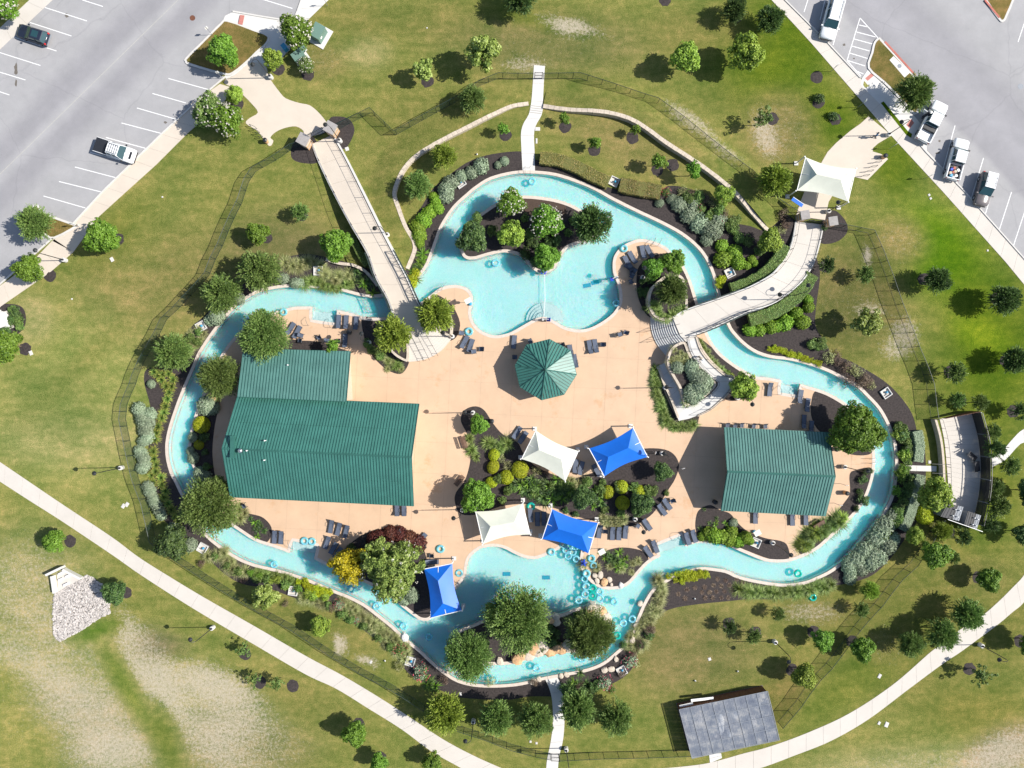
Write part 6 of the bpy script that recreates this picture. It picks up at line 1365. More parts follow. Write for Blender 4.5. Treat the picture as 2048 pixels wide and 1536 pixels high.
drift('brown', [(800,1335),(830,1355),(1220,1372),(1245,1352)], 6, 11, 4, 'faded bank shrubs low', 'faded brown shrub at the outer edge of the lower mulch strip')
drift('straw', [(1262,1275),(1280,1255),(1295,1240),(1310,1222)], 9, 11, 4, 'pale clumps right of low island', 'pale grass clump on the curved bank right of the lower island')
# clipped hedges
HC = {'l_hedge': (.12, .12, .03), 'l_oak': (.07, .1, .02), 'l_sage': (.17, .22, .14)}  # plain leaf green of each hedge core
def hedge(label, pts, w, h, m, z0=0.0, dens=110, ls=.075, name='hedge'):
    q = catmull(pts, 4, False); wl = [P(x, y, z0 + h) for x, y in q]
    for v in wl: v.z = 0
    L = plen(wl); rs = resample(wl, 60); n = int(L * dens * (w + h)); t = NP.uniform(0, 58.999, n); i = t.astype(int); fr = (t - i)[:, None]
    A = np.array([(v.x, v.y) for v in rs]); p = A[i] * (1 - fr) + A[i + 1] * fr; d = A[i + 1] - A[i]; d /= np.linalg.norm(d, axis=1)[:, None]; nn = np.c_[-d[:, 1], d[:, 0]]
    u = NP.uniform(-1, 1, n) * (w / 2 + h * .6); z = np.where(np.abs(u) > w / 2, h - (np.abs(u) - w / 2) / (h * .6) * h * .95, h * (1 + .0 * u)); off = np.clip(u, -w / 2, w / 2) * (1 + .05 * np.sin(p[:, 0] * 3 + p[:, 1] * 2))
    pos = np.c_[p + nn * off[:, None], z0 + z * (1 + .05 * np.sin(p[:, 0] * 2.2) * np.cos(p[:, 1] * 2.7)) - NP.uniform(0, .07, n)]
    out = np.c_[nn * np.sign(u)[:, None] * (np.abs(u) > w / 2)[:, None], np.ones(n) * .8]
    me = leaf_mesh('hedge', pos, nrm_(out), ls, .7, m, rnd=.7); o = mesh_obj(name, me)
    M['hc_' + m] = M.get('hc_' + m) or mat('hedge_core_green_' + m[2:], HC[m], .9, .3, 6); c = strip_obj('hedge_core', rs, -w / 2 + .05, w / 2 - .05, z0, z0 + h - .06, 'hc_' + m, None, False); c.parent = o; c.name = 'core'
    return tag(o, label, 'hedge')
hedge('bronze-green clipped hedge between upper footpath and the equipment pit above the pool', [(1080,315),(1120,320),(1160,336),(1192,353),(1218,364)], 1.7, .9, 'l_hedge')
hedge('bronze-green clipped hedge right of the equipment pit above the upper pool', [(1240,368),(1270,375),(1300,380),(1322,384)], 2.0, .9, 'l_hedge')
hedge('dark green clipped hedge on the inner side of the curved right walkway', [(1463,577),(1495,566),(1528,548),(1555,520),(1572,490)], 1.5, .9, 'l_oak', .6)
hedge('dark green clipped hedge on the outer side of the curved right walkway', [(1500,640),(1540,628),(1580,605),(1610,575),(1626,548)], 1.7, .9, 'l_oak', .6)
hedge('long grey-green hedge left of the curved plant yard above the short path', [(1836,862),(1841,893),(1838,924)], 1.3, .9, 'l_sage')
hedge('long grey-green hedge left of the curved plant yard below the short path', [(1843,950),(1836,980),(1822,1030),(1808,1062)], 1.3, .9, 'l_sage')
drift('sage', [(1383,735),(1390,752),(1402,758),(1412,768),(1402,776),(1388,775),(1384,788),(1396,790)], 10, 13.5, 2, 'grey hedge plants inside the folded ramp', 'pale grey-green clipped plant in the planter inside the folded ramp', 1.6)
hedge('low dark hedge beside the upper left footbridge above the river', [(703,470),(712,492),(724,515),(735,530)], 1.0, .8, 'l_oak')
# boulders
def boulder(px, py, r, m='stone', z0=0.0, look='cream limestone boulder', sx=1.3):
    c = P(px, py); mb = MB().mat(m); vs = []; n = 8
    for k, (h, rr) in enumerate(((-.1, 1), (.35, 1.02), (.62, .8), (.7, .35))):
        for j in range(n): a = 2 * math.pi * j / n; q = rr * R.uniform(.85, 1.12); vs.append((q * math.cos(a) * sx, q * math.sin(a), h + R.uniform(-.05, .05)))
    mb.add(vs, [(k * n + j, k * n + (j + 1) % n, (k + 1) * n + (j + 1) % n, (k + 1) * n + j) for k in range(3) for j in range(n)] + [tuple(range(3 * n, 4 * n))])
    o = mb.obj('boulder'); o.location = (c.x, c.y, z0); o.rotation_euler = (0, 0, R.uniform(0, 3)); s_ = r / S; o.scale = (s_, s_, s_); reg(o, look, 'rock', px, py)
for a in [(1190,1151,5),(1201,1150,6),(1194,1162,5),(1208,1164,7,'stoneo'),(1219,1159,5),(1223,1169,3),(1242,1170,5,'concw'),(1280,1207,5),(1272,1250,5),(1269,1262,4),(1264,1280,6),(1232,1318,5),(1209,1340,6),(1222,1338,6),(1065,1363,6),(1122,1351,5),(1133,1349,5),(1078,1358,5),(810,1274,7,'concw'),(428,802,8,'stoneo'),(416,972,6,'stoneo'),(1000,1322,7),(896,1344,4)]: boulder(*a[:3], m=a[3] if len(a) > 3 else 'stone')
# artificial rock banks of the lower island
def rockbank(label, pts, r, z):
    mb_root = empty('rock_bank', P(*pts[0])); o = Vector(mb_root.location)
    for (x, y) in pts:
        c = P(x, y, z) - o; mb = MB().mat('stoneo' if R.random() < .45 else 'stone'); n = 7; vs = []
        for h, rr in ((0, 1), (z * .7, 1), (z, .75), (z * 1.1, .3)):
            for j in range(n): a = 2 * math.pi * j / n; q = r * rr * R.uniform(.8, 1.2); vs.append((c.x + q * math.cos(a) * 1.2, c.y + q * math.sin(a), h))
        mb.add(vs, [(k * n + j, k * n + (j + 1) % n, (k + 1) * n + (j + 1) % n, (k + 1) * n + j) for k in range(3) for j in range(n)] + [tuple(range(3 * n, 4 * n))]).obj('rock', mb_root)
    tag(mb_root, label, 'rocks')
rockbank('orange and cream rock bank along the lower shore of the lower island', [(1035,1322),(1045,1312),(1056,1313),(1066,1304),(1078,1306),(1090,1300),(1100,1304),(1112,1299),(1124,1300),(1136,1296),(1070,1296),(1052,1300),(1084,1292)], .75, .9)
rockbank('orange and cream rock outcrop at the upper right tip of the lower island', [(1184,1216),(1194,1220),(1203,1226),(1210,1234),(1184,1225),(1196,1230),(1214,1242)], .65, .9)
rockbank('small stone outcrop at the notch of the lower island beside largest tree', [(1112,1236),(1114,1246),(1090,1225),(1096,1233),(1103,1242)], .5, .8)
# ================================================================ furniture
def proto_parts(parts): return [(n, mb.mesh(n, sm_)) for n, mb, sm_ in parts]
def place(name, parts, px, py, rz, z=0.0, sc_=1.0, hz=0.0):
    c = P(px, py, z + hz); o = empty(name, (c.x, c.y, z), rz); o.scale = (sc_,) * 3
    for e in parts:
        p = mesh_obj(e[0], e[1], o)
        if len(e) > 2:
            for s_ in e[2]: mesh_obj(s_[0], s_[1], p)
    return o
# chaise lounge: x = towards the head
def chaise():
    out = []
    mb = MB().mat('frame')
    for s_ in (-1, 1): mb.tube([(-.95, s_ * .32, .3), (.35, s_ * .32, .3), (.92, s_ * .32, .62)], .028, 5)
    for x in (-.9, -.3, .3): mb.tube([(x, -.32, .3), (x, .32, .3)], .022, 4)
    out.append(('frame', mb, False))
    out.append(('seat', MB().mat('sling').box((-.3, 0, .315), (1.28, .6, .03)), False))
    out.append(('backrest', MB().mat('sling').box((.64, 0, .48), (.66, .6, .03), tilt=-.5), False))
    out.append(('pillow', MB().mat('sling').box((.84, 0, .62), (.2, .5, .07), tilt=-.5), False))
    for x in (-.8, .45):
        for s_ in (-1, 1): out.append(('leg', MB().mat('frame').tube([(x, s_ * .32, .3), (x + .04, s_ * .35, 0)], .024, 4), False))
    for s_ in (-1, 1): out.append(('armrest', MB().mat('frame').tube([(-.1, s_ * .35, .3), (-.02, s_ * .37, .52), (.4, s_ * .37, .54), (.48, s_ * .34, .36)], .024, 5), False))
    return proto_parts(out)
def armchair():
    out = []
    out.append(('seat', MB().mat('sling').box((-.05, 0, .4), (.5, .52, .03)), False)); out.append(('backrest', MB().mat('sling').box((.28, 0, .68), (.5, .5, .03), tilt=-1.2), False))
    for s_ in (-1, 1): out.append(('armrest', MB().mat('frame').tube([(-.3, s_ * .29, 0), (-.28, s_ * .29, .6), (.25, s_ * .29, .62), (.3, s_ * .29, 0)], .022, 5), False))
    mb = MB().mat('frame'); mb.tube([(-.28, -.28, .4), (-.28, .28, .4)], .02, 4).tube([(.2, -.28, .38), (.36, -.26, .95), (.36, .26, .95), (.2, .28, .38)], .022, 5); out.append(('frame', mb, False))
    return proto_parts(out)
CH, AC = chaise(), armchair()
def deg(a): return math.radians(a)
LOUNGERS = [(677,643,-92),(692,644,-92),(712,646,-95),(581,657,-122),(594,664,-117),(690,681,-92),
 (1255,524,-62),(1265,515,-60),(1286,504,-78),(1299,503,-62),(1261,536,-35),(1180,694,-80),(1191,692,-80),(929,684,-118),(941,691,-108),(1028,684,-95),(1141,703,-80),(1150,722,-80),
 (794,1018,-88),(808,1018,-88),(662,1053,80),(677,1058,75),(692,1063,75),(654,1085,70),(667,1096,60),(676,1105,55),(549,1074,85),(562,1075,85),(843,1078,-130),(864,1124,180),
 (1034,865,-125),(1046,875,-125),(1151,932,-100),(1162,936,-105),(1193,940,120),(1061,1030,-85),(1075,1038,-90),(1088,1037,-90),(1199,1063,80),(1225,1067,88),(1238,1067,88),(1251,1064,86),
 (1294,1049,125),(1324,1019,125),(1334,1008,125),(1296,1103,125),(1310,1093,112),(1375,1077,108),(1388,1072,108),(1601,793,-100),(1615,810,-100),(1608,843,-95),(1623,855,-95),(1540,779,85),(1585,1038,92),(1612,1037,92),(1511,1034,90)]
CHAIRS = [(602,671,160),(600,681,-10),(638,675,30),(655,681,175),(677,682,0),(1264,552,60),(1262,563,-70),(1263,545,90),(1206,689,0),(1240,669,200),(1252,665,-20),(948,703,190),(963,698,0),(924,666,170),(1061,683,120),(1124,690,20),(1030,714,180),
 (796,1062,20),(847,1093,20),(863,1112,0),(1210,1063,0),(1276,1052,150),(1345,1002,20),(1455,851,90),(1484,851,90),(1508,852,80),(1531,853,95),(1470,853,90),(488,1012,30)]
LG = 'blue-grey sling loungers on the deck'; CG = 'blue-grey sling armchairs on the deck'
for x, y, a in LOUNGERS: reg(place('lounge_chair', CH, x, y, deg(a), hz=.35), 'blue-grey sling lounge chair', 'lounge chair', x, y, LG)
for x, y, a in CHAIRS: reg(place('armchair', AC, x, y, deg(a), hz=.45), 'blue-grey sling armchair', 'chair', x, y, CG)
def tube_mesh(m, r=.40, t=.155):
    me = MB().mat(m); n, k = 20, 9; vs = [((r + t * math.cos(2 * math.pi * j / k)) * math.cos(2 * math.pi * i / n), (r + t * math.cos(2 * math.pi * j / k)) * math.sin(2 * math.pi * i / n), t * math.sin(2 * math.pi * j / k) + t * .8) for i in range(n) for j in range(k)]
    me.add(vs, [(i * k + j, ((i + 1) % n) * k + j, ((i + 1) % n) * k + (j + 1) % k, i * k + (j + 1) % k) for i in range(n) for j in range(k)])
    return me.mesh('ring', True)
TM = {'c': tube_mesh('tubec'), 'g': tube_mesh('tubeg')}; hd = MB().mat('rblue').box((0, 0, 0), (.12, .05, .05)).mesh('handle')
def tube(px, py, k='c', z=None):
    z = ZW - .02 if z is None else z; c = P(px, py, z + .15); o = empty('swim_tube', (c.x, c.y, z), R.uniform(0, 6.28)); s_ = R.uniform(.95, 1.08); o.scale = (s_,) * 3
    mesh_obj('ring', TM[k], o)
    for a in (.5, -.7, 2.6):
        h = mesh_obj('handle', hd, o); h.location = (.45 * math.cos(a), .45 * math.sin(a), .26); h.rotation_euler = (0, 0, a + 1.57)
    reg(o, 'clear aqua swim tube' if k == 'c' else 'sea-green swim tube', 'swim tube', px, py, 'swim tubes')
for a in [(1064,363),(991,526),(1232,606),(548,1129),(702,1178),(753,1212),(807,1252),(858,1274),(988,1361),(1073,1336),(1164,1318),(1131,1100),(1139,1091),(1145,1104),(1152,1118),(1149,1095),(1169,1158),(1172,1173),(1185,1176,'g'),(1170,1188),(1184,1191,'g'),(1199,1183),(1200,1197),(1157,1200),(1228,1203),(1264,1238),(1246,1246),(1234,1271,'g'),(1596,1147,'g'),(1126,1088),(1136,1112),(918,1146)]: tube(*a)
for a in [(567,624),(1248,497),(938,663),(881,1098),(1103,1104),(1183,1117),(1187,1131),(1173,1147)]: tube(*a, 'c', .03)
tube(609,1082,'c',.02); tube(624,1083,'c',.02); tube(1626,1195,'g',.02); tube(1062,1013,'g',.02)

def lamp_parts():
    b = MB().mat('concw').lathe([(.30, 0), (.30, .66), (.27, .7)], 14); p = MB().mat('black').tube([(0, 0, .7), (0, 0, 5.3)], .06, 7, .05)
    bc = MB().mat('black').lathe([(.14, .7), (.14, .85), (.08, .95)], 8)
    arm = MB().mat('black').tube([(0, 0, 5.2), (.05, 0, 5.7), (.35, 0, 5.95), (.7, 0, 5.85), (.85, 0, 5.55)], .035, 6)
    hd = MB().mat('black').lathe([(.30, 5.2), (.28, 5.3), (.12, 5.48), (.05, 5.58)], 12, (.85, 0, 0)); ln = MB().mat('white').lathe([(.2, 5.12), (.22, 5.2)], 10, (.85, 0, 0))
    return [('footing', b.mesh('footing')), ('pole_base', bc.mesh('pole_base')), ('pole', p.mesh('pole')), ('arm', arm.mesh('arm')), ('lamp_shade', hd.mesh('lamp_shade'), [('lens', ln.mesh('lens'))])]
LP = lamp_parts()
for x, y, a in [(245,935,190),(427,1254,170),(132,521,150),(543,156,215),(681,283,150),(776,471,190),(905,673,170),(739,685,90),(946,825,165),(925,1019,195),(1329,775,175),(1473,796,-60),(1323,906,150),(1269,1037,-70),(1686,933,0),(1774,271,185),(1654,424,180),(1582,593,75),(1543,602,165),(1548,1282,-90),(1959,1289,185),(947,1440,200),(1132,1496,200),(1543,1084,-40),(1284,556,140)]:
    o = place('street_lamp', LP, x, y, deg(a)); reg(o, 'tall black curved-arm lamp on white footing', 'street lamp', x, y, 'park lamps')
# equipment pits
def pit(px, py, rz):
    o = empty('equipment_pit', P(px, py), rz)
    for k in range(4):
        a = k * math.pi / 2; MB().mat('concw').box((.58 * math.cos(a), .58 * math.sin(a), .14), (.1, 1.26, .28) if k % 2 == 0 else (1.06, .1, .28)).obj('kerb', o)
    MB().mat('conc').box((0, 0, .02), (1.05, 1.05, .04)).obj('base', o)
    MB().mat('lblue').lathe([(.16, .04), (.16, .3), (.08, .38)], 10, (.1, .05, 0)).obj('valve', o); MB().mat('grey').tube([(-.5, -.2, .1), (0, -.2, .15), (.1, 0, .2), (.5, .2, .1)], .05, 6).obj('pipe', o)
    reg(o, 'square white-kerbed equipment pit', 'pit', px, py, 'equipment pits')
for a in [(403,653,.5),(637,542,0),(1228,364,-.45),(921,366,.6),(1771,786,.6),(1459,546,.45),(406,1096,-.5),(587,1181,-.15),(821,1322,-.3),(1243,1341,.5),(1511,1085,-.4)]: pit(*a)
# bins
def bin_(px, py, m='stoneo', look='round litter bin with dark lid'):
    o = empty('litter_bin', P(px, py)); MB().mat(m).lathe([(.27, 0), (.3, .1), (.3, .8)], 12).obj('body', o); MB().mat('black').lathe([(.31, .8), (.31, .9), (.12, 1.02)], 12).obj('lid', o); reg(o, look, 'bin', px, py)
for a in [(534,284),(1765,315),(1689,985),(984,842,'black'),(1294,622,'black'),(700,665,'black'),(1668,898,'grey'),(1428,1003,'black')]: bin_(*a[:2], m=a[2] if len(a) > 2 else 'stoneo')
# cycle loops
def loop(px, py, rz):
    o = empty('cycle_stand', P(px, py), rz); MB().mat('iron').tube([(-.45, 0, 0), (-.45, 0, .75), (-.3, 0, .88), (.3, 0, .88), (.45, 0, .75), (.45, 0, 0)], .03, 6).obj('hoop', o); reg(o, 'green metal cycle hoop', 'cycle stand', px, py, 'cycle hoops')
for i in range(5): loop(1728 + i * 8, 353 - i * 9, .15)
for i in range(4): loop(508 + i * 6, 255 + i * 8, -.4)
# benches and picnic tables
def bench(px, py, rz, label):
    o = empty('park_bench', P(px, py), rz)
    for k in range(4): MB().mat('wood').box((0, -.21 + .14 * k, .45), (1.7, .12, .04)).obj('seat_slat', o)
    for k in range(3): MB().mat('wood').box((0, .34 + .03 * k, .58 + .13 * k), (1.7, .03, .11)).obj('back_slat', o)
    for s_ in (-1, 1): MB().mat('black').tube([(s_ * .7, -.25, 0), (s_ * .7, -.2, .44), (s_ * .7, .3, .44), (s_ * .7, .42, .9)], .03, 5).obj('leg', o)
    tag(o, label, 'bench')
bench(929, 884, deg(108), 'brown slatted bench on the upper left edge of the central planting bed'); bench(920, 961, deg(50), 'brown slatted bench on the lower left edge of the central planting bed')
bench(1636, 1048, deg(32), 'brown slatted bench below the right corner of the green-roofed right pavilion')
# ladders / pool rails
def pool_rail(px, py, rz, label):
    o = empty('pool_handrail', P(px, py), rz)
    MB().mat('steel').tube([(-.5, 0, 0), (-.5, 0, .8), (-.3, 0, .95), (.2, 0, .85), (.7, 0, .2), (.75, 0, -.3)], .025, 6).obj('rail', o); tag(o, label, 'handrail')
for k, a in enumerate([(616,644,110,'left steel rail of the steps behind the upper left deck loungers'),(660,648,110,'right steel rail of the steps behind the upper left deck loungers'),(581,1088,-70,'left steel rail of the steps below the pool hall'),(1353,1072,-110,'right steel rail of the steps beside the lower right river inlet'),(1310,1086,-110,'left steel rail of the steps beside the lower right river inlet'),(1083,636,90,'steel rail at the fan of curved steps above the octagonal pavilion'),(880,578,60,'left steel ladder rail on the deck nose right of the upper left footbridge'),(888,574,60,'right steel ladder rail on the deck nose right of the upper left footbridge'),(1306,485,60,'left steel ladder rail on the lounger peninsula'),(1318,486,60,'right steel ladder rail on the lounger peninsula'),(1050,343,-90,'left steel ladder rail at the foot of the upper footpath'),(1060,343,-90,'right steel ladder rail at the foot of the upper footpath'),(1586,1104,-60,'steel ladder rail on the deck tip below right pavilion'),(1095,1358,90,'steel ladder rail at the head of the lower footpath'),(928,1148,0,'steel ladder rail on the left side of the lower pool'),(1558,782,90,'left steel rail of the steps above the right pavilion'),(1596,786,90,'right steel rail of the steps above the right pavilion'),(1741,917,0,'upper rail at the river entry right of the right pavilion'),(1741,926,0,'lower rail at the river entry right of the right pavilion')]): pool_rail(a[0], a[1], deg(a[2]), a[3])
# pool lift, hoists, umbrella bundles
def lift(px, py, rz, label):
    o = empty('pool_lift', P(px, py), rz); MB().mat('white').lathe([(.16, 0), (.16, .5), (.08, .6), (.08, 1.3)], 10).obj('mast', o); MB().mat('white').tube([(0, 0, 1.25), (.7, 0, 1.35), (.8, 0, .9)], .04, 5).obj('arm', o)
    MB().mat('rblue').box((.8, 0, .55), (.5, .5, .08)).obj('seat', o); MB().mat('rblue').box((1.0, 0, .85), (.08, .5, .6)).obj('backrest', o); tag(o, label, 'pool lift')
lift(1233,556,deg(200),'blue-seated pool lift at the water edge of the lounger peninsula'); lift(1085,640,deg(0),'small blue-seated pool lift beside the curved fan steps')
def bundle(px, py, label):
    o = empty('folded_cover', P(px, py)); 
    for k in range(5): a = k * 1.3; MB().mat('rblue').box((.2 * math.cos(a), .2 * math.sin(a), .25 + .1 * k), (.5, .22, .16), rz=a, tilt=.3).obj('fold', o)
    tag(o, label, 'cover')
bundle(1167,1124,'crumpled royal blue cover by the tubes at right edge of the lower pool'); bundle(1087,544,'small royal blue float at the lower tip of the upper island')
def parasol_stand(px, py, label, m='black'):
    o = empty('lifeguard_post', P(px, py)); MB().mat(m).tube([(0, 0, 0), (0, 0, 2.0)], .03, 6).obj('pole', o); MB().mat('white').lathe([(.18, 1.3), (.2, 1.6), (.1, 1.7)], 8).obj('float', o); MB().mat('lblue').lathe([(.25, 0), (.25, .3), (.1, .4)], 10, (.2, -.2, 0)).obj('base', o); MB().mat('wsail').box((0, 0, 2.02), (.9, .7, .04), rz=.5).obj('shade', o); tag(o, label, 'stand')
parasol_stand(1200,1097,'thin dark stand with blue base right of the blue poolside sail'); parasol_stand(938,605,'thin dark stand near the water on the deck nose by footbridge'); parasol_stand(1505,1060,'thin dark stand by the small bed below the right pavilion')
# signs, cabinets, small boxes
def sign(px, py, rz, m, label, w=1.4, h=1.0, z=1.2, tilt=0.0):
    o = empty('sign', P(px, py), rz)
    for s_ in (-1, 1): MB().mat('grey').tube([(s_ * w * .4, 0, 0), (s_ * w * .4, 0, z)], .03, 5).obj('post', o)
    MB().mat(m).box((0, 0, z), (w, .5 if tilt else .06, .05 if tilt else h), tilt=0).obj('panel', o)
    if tilt: MB().mat('white').box((0, .27, z), (w, .06, .06)).obj('edge', o)
    tag(o, label, 'sign')
sign(1586,410,-.6,'blue','blue information board on the grass left of the white canopy path',1.7,1.0,1.5,.4)
o = empty('entrance_monument', P(18,640), -1.2); MB().mat('white').box((0, 0, .8), (2.2, .35, 1.6)).obj('panel', o); MB().mat('conc').box((0, 0, .1), (2.5, .7, .2)).obj('plinth', o); MB().mat('concw').box((0, 0, 1.64), (2.3, 1.0, .08)).obj('cap', o); tag(o, 'white slab monument sign among dark shrubs at the left edge', 'sign')
def cabinet(px, py, w, d, h, rz, label, m='grn', pad=1.25):
    o = empty('utility_cabinet', P(px, py), rz); MB().mat('concw').box((w * .12, 0, .06), (w * pad, d * pad, .12)).obj('pad', o); MB().mat(m).box((0, 0, .12 + h / 2), (w, d, h), taper=.96).obj('body', o); MB().mat('white').box((w / 2 - .02, -d * .2, .12 + h * .6), (.05, d * .2, h * .2)).obj('label_plate', o)
    MB().mat(m).box((0, 0, .14 + h), (w * 1.03, d * 1.03, .05)).obj('lid', o); tag(o, label, 'cabinet')
cabinet(640,72,1.5,1.9,1.4,deg(-30),'large green utility cabinet on a white pad right of the white-blossom tree','grn',1.5); cabinet(601,118,1.6,1.1,1.2,deg(35),'green utility cabinet half under the small white-blossom tree','grn'); cabinet(606,102,.5,1.0,.9,deg(-45),'slim pale green cabinet above the small white-blossom tree','grn',1.1); cabinet(572,99,.6,.8,.8,deg(40),'small blue-green cabinet under the white-blossom tree by the car park','lblue',1.1)
def lid(px, py, rz, w=.45, l=.6, look='small pale inspection lid'):
    o = empty('inspection_lid', P(px, py), rz); MB().mat('concw').box((0, 0, .02), (w, l, .06)).obj('frame', o); MB().mat('kerb').box((0, 0, .06), (w * .8, l * .8, .03)).obj('cover', o); reg(o, look, 'lid', px, py)
for a in [(694,298,.3,.5,.5),(224,519,.5),(62,706,.4),(247,1012,-.6),(254,1009,-.6),(742,1324,-.5,.3,.4),(921,1388,.1,.3,.45),(1861,397,.5,.3,.3),(1858,390,.5,.3,.3),(1061,1483,0,.3,.3),(1073,1486,0,.3,.3),(1419,1318,.3,.4,.4),(1759,1352,-.5,.4,.6),(1773,1449,-.4,.5,.7),(1758,1446,-.5,.35,.45),(1975,501,0,.25,.25),(325,394,0,.2,.2),(144,598,0,.2,.2),(1075,258,0,.7,.5),(1073,282,0,.25,.7),(854,56,0,.18,.18),(1859,924,0,.4,.4)]: lid(*a)
for x, y, lb in ((770,1321,'small pale spigot on the grass below the pink-flowered lower left shrub'),(1475,1342,'tiny pale sprinkler box on the lower right lawn, left one'),(1390,1361,'tiny pale sprinkler box on the lawn above the shed'),(1389,1197,'small white spotlight in the dark bed of dry tufts'),(954,309,'small pale rock marker on the lawn above upper left river bend')):
    o = empty('ground_fixture', P(x, y)); MB().mat('white').lathe([(.1, 0), (.12, .18), (.07, .24)], 8).obj('body', o); MB().mat('black').lathe([(.05, .24), (.05, .32)], 6).obj('nozzle', o); tag(o, lb, 'fixture')
def post_sign(px, py, rz, label, m='white', h=2.2):
    o = empty('post_sign', P(px, py), rz); MB().mat('grey').tube([(0, 0, 0), (0, 0, h)], .03, 6).obj('post', o); MB().mat(m).box((0, .03, h - .3), (.4, .03, .55)).obj('plate', o); tag(o, label, 'sign')
for a in [(158,453,.5,'post sign on the kerb tip right of the round tree in the left car park'),(446,157,.4,'post sign at the kerb corner of the entry plaza, upper left'),(425,70,.8,'post sign on the kerb at upper edge of the grassy island'),(1662,143,.6,'post sign on the pavement below the striped bay'),(1715,215,1.2,'wide sign post at the pavement edge above the right entry plaza','white',2.6),(1778,298,.5,'thin metal post sign on the grass beside the right entry plaza'),(1848,358,.6,'post sign on the pavement edge near the cargo pickup'),(1820,228,.5,'post sign on the island behind the open-door pickup'),(655,12,.5,'post sign on the lawn edge at the top of the left pavement'),(1360,934,.3,'white post sign on the deck at right tip of the central bed'),(1331,716,1.2,'white notice board beside the foot of the curved white steps'),(1680,967,0,'upper dark square sign between right pavilion and river'),(1668,1006,0,'lower dark square sign between right pavilion and river'),(701,735,0,'dark wall box sign at the upper right of the hall annex'),(1306,903,1.2,'pale panel post beside the upper blue sail'),(1284,904,.2,'pale tilted board between upper blue sail and lamp')]: post_sign(*a[:3], a[3], *(a[4:] or ()))

